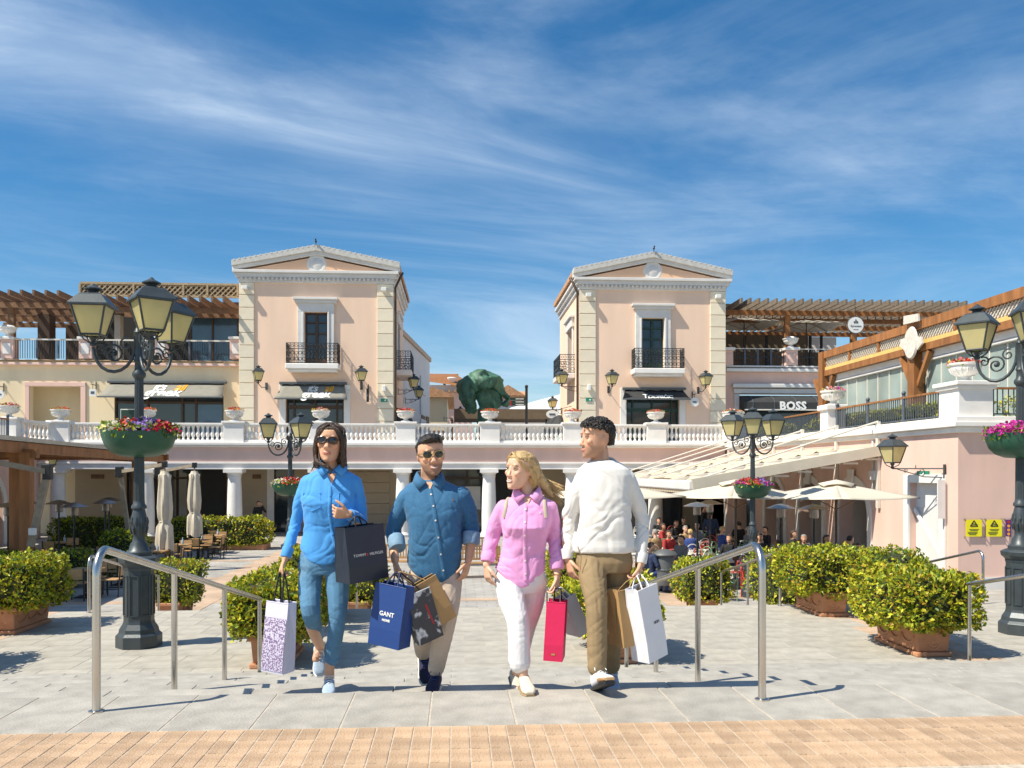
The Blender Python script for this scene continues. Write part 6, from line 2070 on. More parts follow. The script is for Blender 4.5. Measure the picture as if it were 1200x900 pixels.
def paint_skin(me, Mh, s, base, lip, brow, stubble=0.0, scale_from=None):
    n = len(me.vertices)
    co = np.empty(n * 3); me.vertices.foreach_get('co', co); co = co.reshape(n, 3)
    inv = np.array(Mh.inverted())
    h = (np.c_[co, np.ones(n)] @ inv.T)[:, :3] / s
    C = np.tile(np.array(base), (n, 1))
    sm = lambda v, a, b: np.clip((v - a) / (b - a), 0, 1)
    x, y, z = np.abs(h[:, 0]), h[:, 1], h[:, 2]
    inh = (np.abs(h[:, 2]) < 0.6) & (x < 0.5) & (np.abs(y) < 0.7)
    front = sm(-y, 0.15, 0.25) * inh
    ch = np.exp(-((x - 0.18) / 0.09) ** 2 - ((z + 0.1) / 0.1) ** 2) * front * 0.35
    C = C * (1 - ch[:, None]) + np.array(base) * np.array([1.12, 0.78, 0.74]) * ch[:, None]
    if stubble:
        jaw = sm(-z, 0.14, 0.24) * sm(z, -0.66, -0.5) * sm(-y + 0.1, -0.05, 0.05) * inh * (x < 0.42)
        mus = np.exp(-((z + 0.225) / 0.03) ** 2) * (x < 0.13) * front
        jaw = np.maximum(jaw, mus) * stubble
        mouth = np.exp(-((z + 0.285) / 0.035) ** 2 - (x / 0.10) ** 4)
        jaw = jaw * (1 - mouth * front)
        C = C * (1 - jaw[:, None]) + np.array(brow) * 1.4 * jaw[:, None]
    lp_ = np.exp(-((z + 0.287) / 0.032) ** 2) * (x < 0.115) * sm(-y, 0.30, 0.36) * inh
    C = C * (1 - lp_[:, None]) + np.array(lip) * lp_[:, None]
    bz = 0.145 - (x - 0.14) ** 2 * 1.5
    bw = np.exp(-((z - bz) / 0.018) ** 4) * sm(x, 0.04, 0.07) * sm(-x, -0.25, -0.21) * front * 0.85
    C = C * (1 - bw[:, None]) + np.array(brow) * bw[:, None]
    ey = np.exp(-((x - 0.135) / 0.052) ** 4 - ((z - 0.055) / 0.022) ** 4) * front
    C = C * (1 - 0.72 * ey[:, None]) + np.array(brow) * 0.72 * ey[:, None]
    at = me.color_attributes.new('Col', 'FLOAT_COLOR', 'POINT')
    A = np.ones((n, 4)); A[:, :3] = np.clip(C, 0, 1)
    at.data.foreach_set('color', A.reshape(-1))

def wrinkle(me, amp, joints=(), freq=18.0, seed=0.0):
    """push cloth in and out along its normals: soft drapes everywhere, tighter folds near the joints"""
    n = len(me.vertices)
    nr = np.empty(n * 3); me.vertices.foreach_get('normal', nr); nr = nr.reshape(n, 3)
    co = np.empty(n * 3); me.vertices.foreach_get('co', co); co = co.reshape(n, 3)
    out_ = co.copy()
    for i in range(n):
        x, y, z = co[i]
        wpx = mnoise.noise(Vector((x * 6 + seed, y * 6, z * 6)))
        u = z * 0.75 + x * 0.5 + wpx * 0.10
        v = z * 0.75 - x * 0.6 + wpx * 0.08
        a = mnoise.noise(Vector((u * freq, x * 5 + seed, y * 5)))
        b = mnoise.noise(Vector((x * 5 + 9 + seed, v * freq * 1.2, y * 5)))
        c = mnoise.noise(Vector((x * 9 + seed, y * 9, z * 3)))
        k_ = 0.45
        for (p, rad, w_) in joints:
            d2 = (x - p[0]) ** 2 + (y - p[1]) ** 2 + (z - p[2]) ** 2
            k_ += w_ * math.exp(-d2 / (rad * rad))
        ra = min(1.0, 2.6 * abs(a)) ** 0.8; rb = min(1.0, 2.6 * abs(b)) ** 0.8
        h = (0.6 * ra + 0.5 * rb - 0.75) * k_ * 2.0 + 0.6 * c
        out_[i] += nr[i] * (amp * h)
    me.vertices.foreach_set('co', out_.reshape(-1))
    me.update()

def shoe_parts(t, ankle, yaw, pitch, m_, s=1.0, sole_m='sole', lace=None, roll=0.0, trim=None):
    """foot pointing to -y, heel below the ankle; pitch > 0 drops the toe"""
    Mx = Matrix.Translation(ankle) @ Matrix.Rotation(yaw, 4, 'Z') @ Matrix.Rotation(pitch, 4, 'X') @ Matrix.Rotation(roll, 4, 'Y')
    X_, Y_, Z_ = [Mx.to_3x3() @ Vector(v) for v in ((1, 0, 0), (0, 1, 0), (0, 0, 1))]
    zb_ = -0.085 * s
    secs = []
    for y, w_, zt_ in ((0.058, 0.024, 0.055), (0.048, 0.033, 0.085), (0.0, 0.037, 0.095), (-0.045, 0.038, 0.078), (-0.09, 0.043, 0.060), (-0.135, 0.047, 0.048), (-0.17, 0.043, 0.038), (-0.195, 0.028, 0.025)):
        c = Mx @ Vector((0, y * s, zb_ + 0.018 * s + zt_ * s / 2))
        secs.append((c, X_ * w_ * s, Z_ * (-zt_ * s / 2), Z_ * (zt_ * s / 2)))
    mb = loft(MB(), secs, 16, 2.6)
    o = ob('shoe', finish(mb, 0.006, 3), m_, t)
    secs = []
    for y, w_ in ((0.063, 0.026), (0.050, 0.037), (0.0, 0.039), (-0.06, 0.041), (-0.13, 0.051), (-0.175, 0.046), (-0.203, 0.028)):
        c = Mx @ Vector((0, y * s, zb_ + 0.011 * s))
        secs.append((c, X_ * w_ * s, Z_ * (-0.013 * s), Z_ * (0.013 * s)))
    so = loft(MB(), secs, 16, 3.0)
    so.build('sole', sole_m, o, smooth=50)
    if lace:
        lm = MB()
        for k_ in range(4):
            y = -0.035 - 0.022 * k_
            zt_ = zb_ + (0.112 - 0.013 * k_) * s
            lm.tube([Mx @ Vector((-0.024 * s, y * s, zt_ - 0.012)), Mx @ Vector((0, (y - 0.006) * s, zt_)), Mx @ Vector((0.024 * s, y * s, zt_ - 0.012))], 0.0035, 5)
        lm.tube([Mx @ Vector((0, -0.03 * s, zb_ + 0.12 * s)), Mx @ Vector((0.03 * s, -0.05 * s, zb_ + 0.125 * s)), Mx @ Vector((0.035 * s, -0.07 * s, zb_ + 0.10 * s))], 0.003, 5)
        lm.tube([Mx @ Vector((0, -0.03 * s, zb_ + 0.12 * s)), Mx @ Vector((-0.03 * s, -0.055 * s, zb_ + 0.125 * s)), Mx @ Vector((-0.036 * s, -0.075 * s, zb_ + 0.10 * s))], 0.003, 5)
        lm.build('laces', lace, o)
    if trim:
        secs = []
        for y, w_, zt_ in ((-0.115, 0.0475, 0.040), (-0.15, 0.0485, 0.036), (-0.185, 0.040, 0.026), (-0.2, 0.028, 0.018)):
            c = Mx @ Vector((0, y * s, zb_ + 0.020 * s + zt_ * s / 2))
            secs.append((c, X_ * w_ * s, Z_ * (-zt_ * s / 2), Z_ * (zt_ * s / 2)))
        loft(MB(), secs, 14, 2.6).build('toe_cap', trim, o, smooth=50)
    return o

def sunglasses(t, Mh, s, frame_m, wide=0.118, tall=0.075, aviator=False):
    f = MB()
    l = MB()
    for sx in (-1, 1):
        c = Vector((sx * 0.148, -0.425, 0.055))
        ring = []
        for k_ in range(17):
            a = 2 * math.pi * k_ / 16
            dz = 0.012 if aviator and math.sin(a) < 0 else 0
            ring.append(Mh @ ((c + Vector((wide * math.cos(a), 0.03 * (math.cos(a) * sx > 0.3), (tall + dz) * math.sin(a)))) * s))
        f.tube(ring, 0.002 if aviator else 0.0065, 5, cap=False)
        ctr = Mh @ (c * s)
        vs = [ctr] + ring[:16]
        l.add(vs, [(0, 1 + i, 1 + (i + 1) % 16) for i in range(16)])
        f.tube([Mh @ (Vector((sx * 0.262, -0.40, 0.08)) * s), Mh @ (Vector((sx * 0.345, -0.15, 0.075)) * s), Mh @ (Vector((sx * 0.355, 0.06, 0.05)) * s)], 0.0045, 5)
    f.tube([Mh @ (Vector((-0.04, -0.43, 0.075)) * s), Mh @ (Vector((0, -0.44, 0.085)) * s), Mh @ (Vector((0.04, -0.43, 0.075)) * s)], 0.004, 5)
    o = f.build('sunglasses', frame_m, t, smooth=60)
    l.build('lens', 'lens', o)
    return o

def hair_obj(t, mb, m_, voxel=0.006, amp=0.006, freq=(40, 40, 12), strands=None, seed=0.0):
    me = finish(mb, voxel, 3)
    n = len(me.vertices)
    nr = np.empty(n * 3); me.vertices.foreach_get('normal', nr); nr = nr.reshape(n, 3)
    co = np.empty(n * 3); me.vertices.foreach_get('co', co); co = co.reshape(n, 3)
    for i in range(n):
        x, y, z = co[i]
        h = mnoise.noise(Vector((x * freq[0] + seed, y * freq[1], z * freq[2]))) + 0.5 * mnoise.noise(Vector((x * freq[0] * 2.3 + seed, y * freq[1] * 2.3, z * freq[2] * 2)))
        co[i] += nr[i] * (amp * h)
    me.vertices.foreach_set('co', co.reshape(-1)); me.update()
    o = ob('hair', me, m_, t)
    if strands:
        strands.build('hair_strands', m_, o, smooth=60)
    return o

def hair_cap(mb, Mh, s, rows):
    """rows: (z, half width, front y, back y) in head units"""
    T_ = lambda x, y, z: Mh @ Vector((x * s, y * s, z * s))
    V3 = lambda x, y, z: Mh.to_3x3() @ Vector((x * s, y * s, z * s))
    loft(mb, [(T_(0, (f + b) / 2, z), V3(w_, 0, 0), V3(0, (f - b) / 2, 0), V3(0, (b - f) / 2, 0)) for z, w_, f, b in rows], 24, 2.3)

def eyes(t, Mh, s):
    for sx in (-1, 1):
        c = Vector((sx * 0.135, -0.338, 0.052))
        e = MB().ball((0, 0, 0), (0.046 * s, 0.035 * s, 0.021 * s), 10, 8).move(Mh @ Matrix.Translation(c * s))
        o = e.build('eye', 'teeth', t, smooth=60)
        MB().ball((0, 0, 0), (0.022 * s, 0.012 * s, 0.021 * s), 8, 6).move(Mh @ Matrix.Translation((c + Vector((0, -0.030, 0))) * s)).build('iris', 'eye', o, smooth=60)
        MB().tube([Mh @ ((c + Vector((0.052 * k_, -0.034 + 0.02 * k_ * k_, 0.022 - 0.012 * k_ * k_))) * s) for k_ in (-1, -0.5, 0, 0.5, 1)], 0.0022, 5).build('eyelid', 'frame_brown', o)

def smile(t, Mh, s):
    pts = [Mh @ (Vector((x, -0.424 + 2.2 * x * x, -0.297 + 2.6 * x * x)) * s) for x in (-0.085, -0.06, -0.03, 0, 0.03, 0.06, 0.085)]
    MB().tube(pts, [0.002, 0.011 * s, 0.015 * s, 0.016 * s, 0.015 * s, 0.011 * s, 0.002], 6).build('smile', 'teeth', t, smooth=60)

class Px:
    """pixel tracing at a person's own distance"""
    def __init__(s, d):
        s.d = d
    def __call__(s, x, y, dd=0.0):
        return atD(x, y, s.d + dd) - s.o
    def m(s, px, dd=0.0):
        return px * (s.d + dd) / FPX

def torso_loft(mb, W, rows, tw=None):
    secs = []
    RT = Vector((CT, -ST, 0)); FW = Vector((ST, CT, 0))
    for y, xl, xr, dep, dd in rows:
        c = W((xl + xr) / 2, y, dd)
        hw = W.m((xr - xl) / 2, dd)
        secs.append((c, RT * hw, -FW * dep, FW * dep))
    return loft(mb, secs, 26, 2.35)

def hem_shape(me, z_hem, zone, cx, hw, lift, yrange=0.3):
    n = len(me.vertices)
    co = np.empty(n * 3); me.vertices.foreach_get('co', co); co = co.reshape(n, 3)
    u = np.abs(co[:, 0] - cx) / hw
    w_ = np.clip((z_hem + zone - co[:, 2]) / zone, 0, 1) * (u < 1.25)
    co[:, 2] += lift * np.clip(u, 0, 1) ** 2 * w_
    me.vertices.foreach_set('co', co.reshape(-1)); me.update()

def head_frame(W, x, y, dd, yaw, pitch=0.0, roll=0.0):
    # yaw > 0 turns the face to the viewer's left
    return Matrix.Translation(W(x, y, dd)) @ Matrix.Rotation(-YAW, 4, 'Z') @ Matrix.Rotation(-R(yaw), 4, 'Z') @ Matrix.Rotation(R(roll), 4, 'Y') @ Matrix.Rotation(R(pitch), 4, 'X')

SK1, SK2, SK3, SK4 = (0.62, 0.345, 0.215), (0.66, 0.37, 0.235), (0.70, 0.43, 0.30), (0.64, 0.36, 0.235)
UPV = Vector((0, 0, 1)); FWD = Vector((ST, CT, 0)); RGT = Vector((CT, -ST, 0))

def collar(t, W, cx, cy, m_, hw=17, drop=16, dd=0.0, open_=8, dep=0.07):
    """stand and two leaf points"""
    mb = MB()
    for sx in (-1, 1):
        a = W(cx + sx * hw * 0.95, cy - 8, dd + 0.0); b = W(cx + sx * hw * 0.75, cy - 3, dd - dep)
        c = W(cx + sx * open_ * 0.45, cy + 4, dd - dep - 0.035); d = W(cx + sx * (open_ + 6), cy + drop, dd - dep - 0.045)
        e = W(cx + sx * hw * 1.3, cy + drop * 0.35, dd - dep + 0.015); f = W(cx + sx * hw * 1.12, cy - 3, dd + 0.05)
        g = W(cx + sx * hw * 0.55, cy - 9, dd + dep * 0.95); h = W(cx + sx * hw * 0.75, cy - 1, dd + dep + 0.02)
        mb.add([a, b, c, d, e, f, g, h], [(0, 1, 4, 5), (1, 2, 3, 4), (0, 5, 7, 6)])
    o = mb.build('collar', m_, t, smooth=60)
    sd = o.modifiers.new('thick', 'SOLIDIFY'); sd.thickness = 0.007; sd.offset = 0
    return o

def on_front(me_obj, W, x, y, dd0=-0.5, lift=0.003):
    """point on the cloth's front where pixel (x, y) meets it"""
    o_ = Vector((0, 0, CAMZ)) - W.o
    dr = ray(x, y).normalized()
    try:
        ok, loc, nrm, _ = me_obj.ray_cast(o_, dr)
    except RuntimeError:
        bpy.context.view_layer.update()
        ok, loc, nrm, _ = me_obj.ray_cast(o_, dr)
    if ok:
        return loc + nrm * lift, nrm
    return W(x, y, -0.12), -FWD

def placket(t, W, shirt, pts, m_, nbut, w_=0.015, btn='button', skip=0.04):
    path = []
    for i in range(len(pts) - 1):
        for k_ in range(8):
            f = k_ / 8
            path.append((pts[i][0] * (1 - f) + pts[i + 1][0] * f, pts[i][1] * (1 - f) + pts[i + 1][1] * f))
    path.append(pts[-1])
    P3 = [on_front(shirt, W, x, y, lift=0.0015) for x, y in path]
    mb = MB()
    vs, fs = [], []
    for p, n in P3:
        vs += [p - RGT * w_, p + n * 0.003 - RGT * w_ * 0.8, p + n * 0.003 + RGT * w_ * 0.8, p + RGT * w_]
    for i in range(len(P3) - 1):
        for j in range(3):
            k_ = 4 * i + j
            fs.append((k_, k_ + 1, k_ + 5, k_ + 4))
    mb.add(vs, fs).build('placket', m_, t, smooth=60)
    for i in range(nbut):
        p, n = P3[int((i + 0.5) / nbut * (len(P3) - 1))]
        b = MB().lathe([(0.001, 0), (0.0065, 0.0), (0.0065, 0.003), (0.001, 0.004)], 10)
        b.move(Matrix.Translation(p + n * 0.004) @ n.to_track_quat('Z', 'Y').to_matrix().to_4x4()).build('button', btn, t)

def person_root(lbl, W, foot_px, gz, grp='shoppers walking up the steps'):
    p = atD(foot_px, 553, W.d)
    t = thing('person', lbl, 'person', (p.x, p.y, gz), 0, grp)
    W.o = Vector((p.x, p.y, gz))
    return t

ARM_IN = 0.030
def cuff(t, a, b, r0, r1, m_):
    a, b = Vector(a), Vector(b)
    d = (b - a)
    MB().tube([a, a + d * 0.1, a + d * 0.9, b], [r0 * 0.96, r0, r1, r1 * 0.94], 16).build('cuff', m_, t, smooth=50)

# ---- woman in the blue shirt
W = Px(6.15)
t = person_root('woman in bright blue shirt, cropped jeans and sunglasses carrying two bags', W, 385, ZU - RISE)
Mh = head_frame(W, 387.5, 520, -0.02, 2, -4, 3)
hs = W.m(44)
hand_R, hand_L = W(334, 655, -0.06), W(409, 602.5, -0.20)
body = MB()
head_mesh(body, Mh, hs, True)
limb(body, [W(388, 530, 0.04), W(389, 548, 0.03), W(389, 565, 0.03)], [0.05, 0.050, 0.06])
limb(body, [W(389, 565, 0.03), W(382, 610, 0.03), W(378, 650, 0.03)], [0.05, 0.05, 0.06])
limb(body, [W(360, 566, 0.02), W(347, 615, 0.04), hand_R], [0.035, 0.03, 0.024])
limb(body, [W(416, 566, 0.02), W(422, 610, 0.0), hand_L], [0.035, 0.03, 0.025])
hand_mesh(body, hand_R, Vector((-0.35, -0.15, -1)), Vector((0.15, -1, 0.0)), 62, 0.98, right=True)
hand_mesh(body, hand_L, Vector((-1, -0.25, 0.12)), Vector((0.1, -0.35, 1)), 58, 0.98)
limb(body, [W(366, 660, 0.05), W(364, 724, -0.05), W(375, 757, 0.55)], [0.05, 0.045, 0.036])
limb(body, [W(394, 662, 0.02), W(396, 726, -0.06), W(387, 775, 0.02), W(386, 797, 0.02)], [0.05, 0.045, 0.034, 0.036])
limb(body, [W(375, 757, 0.55), W(371, 772, 0.52)], [0.036, 0.034])
me = finish(body, 0.0042, 3)
paint_skin(me, Mh, hs, SK1, (0.48, 0.13, 0.12), (0.04, 0.022, 0.014))
ob('body', me, 'skin', t)
sh = MB()
torso_loft(sh, W, [(549, 377, 403, 0.050, 0.03), (555, 363, 415, 0.070, 0.02), (563, 354, 421, 0.088, 0.02), (575, 353, 421, 0.105, 0.01), (590, 354, 419, 0.120, 0.0), (605, 356, 416, 0.113, 0.01), (622, 356, 413, 0.105, 0.02), (640, 352, 412, 0.115, 0.02), (652, 352, 410, 0.120, 0.02), (660, 355, 408, 0.117, 0.02)])
limb(sh, [W(361, 566, 0.02), W(352, 588, 0.03), W(346, 616, 0.04), W(336, 648, -0.04)], [0.058, 0.050, 0.044, 0.033])
limb(sh, [W(415, 566, 0.02), W(421, 588, 0.02), W(423.5, 609, 0.0)], [0.058, 0.052, 0.046])
limb(sh, [W(423.5, 609, 0.0), W(412, 604, -0.17)], [0.046, 0.037])
me = finish(sh, 0.0065, 4)
wrinkle(me, 0.00495, [(W(346, 616, 0.04), 0.12, 0.8), (W(424, 607, 0), 0.12, 0.8), (W(384, 625, -0.1), 0.16, 0.5), (W(365, 580, -0.1), 0.1, 0.4)], 15, 1.0)
hem_shape(me, W(380, 660).z, 0.14, W(381, 655).x, W.m(31), 0.10)
shirt = ob('shirt', me, 'shirt_blue', t)
collar(t, W, 389, 546, 'shirt_blue', 14, 13, 0.03, 6, 0.055)
placket(t, W, shirt, [(387, 570), (386, 600), (390, 630), (396, 650)], 'shirt_blue', 4, 0.012, 'shirt_blue')
for cx in (366, 407):
    pts = [on_front(shirt, W, cx + sx * 10, y, lift=0.003)[0] for sx, y in ((-1, 578), (1, 578), (1, 594), (0, 599), (-1, 594), (-1, 578))]
    MB().tube(pts, 0.003, 4, cap=False).build('pocket_seam', 'shirt_blue', t)
nk = [on_front(shirt, W, x, y, lift=0.004) for x, y in ((384, 555), (394, 555), (389, 568))]
MB().add([p for p, n in nk], [(0, 1, 2)]).build('open_neck', mat('skin_flat', SK1, 0.5, 0.05, 30), t)
cuff(t, W(338, 642, -0.03), W(334.5, 653, -0.055), 0.041, 0.038, 'shirt_blue')
cuff(t, W(416, 606, -0.12), W(409.5, 603, -0.19), 0.044, 0.041, 'shirt_blue')
pn = MB()
torso_loft(pn, W, [(640, 356, 406, 0.105, 0.02), (650, 352, 408, 0.115, 0.03), (662, 350, 409, 0.120, 0.03), (672, 352, 408, 0.11, 0.03)])
limb(pn, [W(366, 660, 0.04), W(363, 690, -0.02), W(365, 722, -0.08), W(371, 744, 0.45)], [0.092, 0.080, 0.062, 0.051])
limb(pn, [W(394, 662, 0.02), W(396, 695, -0.03), W(395, 728, -0.06), W(389, 773, 0.02)], [0.091, 0.078, 0.060, 0.049])
me = finish(pn, 0.0065, 4)
wrinkle(me, 0.00246, [(W(380, 668, -0.1), 0.12, 0.7), (W(365, 728, -0.1), 0.1, 1.0), (W(395, 728, -0.1), 0.1, 0.8), (W(389, 765, 0), 0.08, 0.8)], 22, 4.0)
ob('jeans', me, 'jeans', t)
for a, b in ((W(370, 741, 0.40), W(371.6, 746, 0.47)), (W(389.6, 769, 0.015), W(388.8, 775, 0.02))):
    cuff(t, a, b, 0.0515, 0.0525, 'jeans')
shoe_parts(t, W(374, 760, 0.55), R(12), R(52), 'shoe_blue', 0.98, 'shoe_white', 'letter_white')
shoe_parts(t, W(386, 797, 0.02), R(6), R(0), 'shoe_blue', 0.98, 'shoe_white', 'letter_white')
sunglasses(t, Mh, hs, 'tortoise', 0.125, 0.085)
hr = MB()
hair_cap(hr, Mh, hs, [(-0.58, 0.27, 0.16, 0.38), (-0.40, 0.33, 0.08, 0.43), (-0.2, 0.365, 0.0, 0.46), (0.0, 0.375, -0.06, 0.48), (0.15, 0.375, -0.15, 0.48), (0.28, 0.36, -0.31, 0.46), (0.38, 0.315, -0.35, 0.42), (0.46, 0.23, -0.27, 0.33), (0.515, 0.12, -0.12, 0.18), (0.53, 0.04, -0.02, 0.08)])
HT = lambda x, y, z: Mh @ (Vector((x, y, z)) * hs)
for sx, ln in ((-1, 1.0), (1, 0.8)):
    limb(hr, [HT(sx * 0.22, -0.28, 0.36), HT(sx * 0.345, -0.20, 0.1), HT(sx * 0.365, -0.13, -0.25), HT(sx * 0.34, -0.05, -0.45 * ln), HT(sx * 0.30, 0.05, -0.66 * ln)], [0.013, 0.015, 0.018, 0.020, 0.010])
limb(hr, [HT(-0.36, -0.08, -0.35), HT(-0.22, -0.36, -0.52), HT(0.0, -0.46, -0.62), HT(0.16, -0.40, -0.72), HT(0.1, -0.34, -0.85)], [0.012, 0.014, 0.014, 0.012, 0.003])
limb(hr, [HT(0.34, 0.05, -0.3), HT(0.36, 0.0, -0.5), HT(0.34, 0.05, -0.7)], [0.02, 0.022, 0.008])
stn = MB()
for k_ in range(46):
    a = rng.uniform(-1, 1)
    x0 = a * 0.30
    p = [HT(x0 * 0.5, -0.05, 0.555), HT(x0 * 1.25, -0.25 + 0.2 * abs(a), 0.38), HT(math.copysign(0.365, a), -0.16 + rng.uniform(-0.04, 0.25), 0.05), HT(math.copysign(0.37 + rng.uniform(-0.02, 0.05), a), -0.05 + rng.uniform(0, 0.3), -0.4), HT(math.copysign(0.36 + rng.uniform(0, 0.16), a), 0.05 + rng.uniform(0, 0.2), -0.62 + rng.uniform(-0.15, 0.1))]
    limb(stn, p, [0.003, 0.004, 0.004, 0.003, 0.001], 5)
for k_ in range(60):
    a = rng.uniform(-1, 1)
    sx = math.copysign(1, a)
    p = [HT(0.02 * sx, -0.10 - 0.22 * rng.random(), 0.50 - 0.04 * rng.random()), HT(0.14 * sx, -0.33, 0.40 - 0.05 * rng.random()), HT(0.27 * sx, -0.29, 0.26 - 0.1 * rng.random()), HT(0.345 * sx, -0.19 + 0.05 * rng.random(), 0.02), HT(0.37 * sx, -0.10 + 0.1 * rng.random(), -0.3)]
    limb(stn, p, [0.003, 0.0035, 0.0035, 0.003, 0.001], 5)
hair_obj(t, hr, 'hair_dark', 0.006, 0.005, (60, 60, 14), stn)

# ---- man in the denim shirt
W = Px(6.22)
t = person_root('man in denim shirt, stone chinos and aviator sunglasses holding three bags', W, 510, ZU - RISE)
Mh = head_frame(W, 505, 534.5, 0.0, -14, 2, -4)
hs = W.m(44.5)
hand_R, hand_L = W(463, 657, -0.08), W(549, 656, 0.0)
body = MB()
head_mesh(body, Mh, hs)
limb(body, [W(503, 548, 0.05), W(503, 562, 0.03), W(504, 578, 0.03)], [0.058, 0.060, 0.06])
limb(body, [W(504, 578, 0.03), W(508, 625, 0.03), W(510, 670, 0.03)], [0.05, 0.05, 0.05])
limb(body, [W(477, 582, 0.02), W(462, 622, 0.06), hand_R], [0.04, 0.038, 0.028])
limb(body, [W(541, 580, 0.02), W(552, 618, 0.06), W(552, 636, 0.03), hand_L], [0.04, 0.040, 0.037, 0.028])
hand_mesh(body, hand_R, Vector((0.15, -0.1, -1)), Vector((0.35, -1, 0.0)), 62, 1.08, right=True)
hand_mesh(body, hand_L, Vector((-0.25, -0.15, -1)), Vector((-0.5, -1, 0.0)), 20, 1.08)
limb(body, [W(492, 680, 0.05), W(494, 738, 0.0), W(496, 762, 0.45)], [0.05, 0.045, 0.04])
limb(body, [W(525, 680, 0.02), W(521, 734, -0.05), W(511, 790, 0.03)], [0.05, 0.045, 0.04])
me = finish(body, 0.0042, 3)
paint_skin(me, Mh, hs, SK2, (0.44, 0.16, 0.13), (0.034, 0.022, 0.015), 0.62)
ob('body', me, 'skin', t)
smile(t, Mh, hs)
sh = MB()
torso_loft(sh, W, [(562, 489, 519, 0.062, 0.03), (568, 477, 533, 0.085, 0.03), (576, 469, 546, 0.105, 0.03), (588, 471, 545, 0.122, 0.02), (602, 475, 542, 0.132, 0.01), (620, 478, 541, 0.132, 0.01), (640, 478, 541, 0.130, 0.01), (660, 477, 541, 0.130, 0.02), (674, 479, 539, 0.128, 0.02), (682, 484, 536, 0.122, 0.02)])
limb(sh, [W(478, 583, 0.02), W(469, 600, 0.04), W(461.5, 621, 0.06), W(465, 636, 0.01)], [0.073, 0.066, 0.060, 0.055])
limb(sh, [W(540, 581, 0.02), W(548, 598, 0.04), W(552, 617, 0.06), W(552, 630, 0.03)], [0.073, 0.066, 0.060, 0.056])
me = finish(sh, 0.0065, 4)
wrinkle(me, 0.00528, [(W(461, 622, 0), 0.13, 0.8), (W(552, 615, 0), 0.13, 0.8), (W(485, 650, -0.1), 0.16, 0.5), (W(535, 650, -0.1), 0.14, 0.5)], 15, 11.0)
hem_shape(me, W(510, 682).z, 0.14, W(510, 655).x, W.m(31), 0.09)
shirt = ob('shirt', me, 'shirt_denim', t)
collar(t, W, 503, 561, 'shirt_denim', 15, 13, 0.03, 7, 0.062)
placket(t, W, shirt, [(504, 573), (509, 600), (515, 640), (521, 678)], 'shirt_denim', 6, 0.015)
nk = [on_front(shirt, W, x, y, lift=0.004) for x, y in ((499, 565), (508, 565), (504, 574))]
MB().add([p for p, n in nk], [(0, 1, 2)]).build('open_neck', mat('skin_flat2', SK2, 0.5, 0.05, 30), t)
em, en = on_front(shirt, W, 531, 586, lift=0.003)
MB().box(em, (0.007, 0.003, 0.016)).build('chest_emblem', 'wood', t)
cuff(t, W(463.5, 630, 0.03), W(466, 643, -0.03), 0.064, 0.060, 'shirt_denim_in')
cuff(t, W(552.3, 624, 0.045), W(551.5, 638, 0.02), 0.066, 0.062, 'shirt_denim_in')
pn = MB()
torso_loft(pn, W, [(655, 483, 536, 0.112, 0.02), (672, 480, 539, 0.122, 0.02), (686, 481, 538, 0.118, 0.02)])
limb(pn, [W(493, 678, 0.03), W(493, 708, -0.01), W(495, 738, -0.02), W(496, 764, 0.42)], [0.10, 0.094, 0.080, 0.062])
limb(pn, [W(525, 680, 0.02), W(524, 705, -0.03), W(520, 736, -0.06), W(511, 784, 0.02)], [0.102, 0.094, 0.078, 0.058])
me = finish(pn, 0.0065, 4)
wrinkle(me, 0.00266, [(W(508, 690, -0.1), 0.12, 0.8), (W(520, 738, -0.1), 0.11, 1.0), (W(511, 778, 0), 0.08, 1.2)], 20, 14.0)
ob('chinos', me, 'chino_stone', t)
shoe_parts(t, W(497, 768, 0.48), R(10), R(42), 'shoe_navy', 1.08, 'sole', 'cloth_blue')
shoe_parts(t, W(511, 792.5, 0.03), R(-8), R(0), 'shoe_navy', 1.08, 'sole', 'cloth_blue')
sunglasses(t, Mh, hs, 'gold', 0.122, 0.088, True)
hr = MB()
hair_cap(hr, Mh, hs, [(-0.16, 0.28, 0.22, 0.42), (-0.02, 0.325, 0.16, 0.46), (0.10, 0.34, 0.08, 0.48), (0.22, 0.365, -0.08, 0.49), (0.29, 0.36, -0.16, 0.47), (0.36, 0.34, -0.36, 0.45), (0.42, 0.31, -0.43, 0.41), (0.49, 0.255, -0.44, 0.33), (0.55, 0.17, -0.36, 0.20), (0.585, 0.07, -0.26, 0.02)])
stn = MB()
HT = lambda x, y, z: Mh @ (Vector((x, y, z)) * hs)
for k_ in range(90):
    x = rng.uniform(-0.26, 0.26); y = rng.uniform(-0.38, 0.1)
    h_ = 0.56 - 1.4 * x * x - 0.25 * (y + 0.2) ** 2
    stn.tube([HT(x, y, h_ - 0.10), HT(x * 1.02, y + 0.05, h_ + 0.005), HT(x * 1.05 + 0.03, y + 0.16, h_ + 0.03), HT(x * 1.05 + 0.05, y + 0.28, h_ - 0.01)], [0.006, 0.007, 0.005, 0.001], 5)
hair_obj(t, hr, 'hair_black', 0.006, 0.006, (60, 25, 30), stn, 3.0)

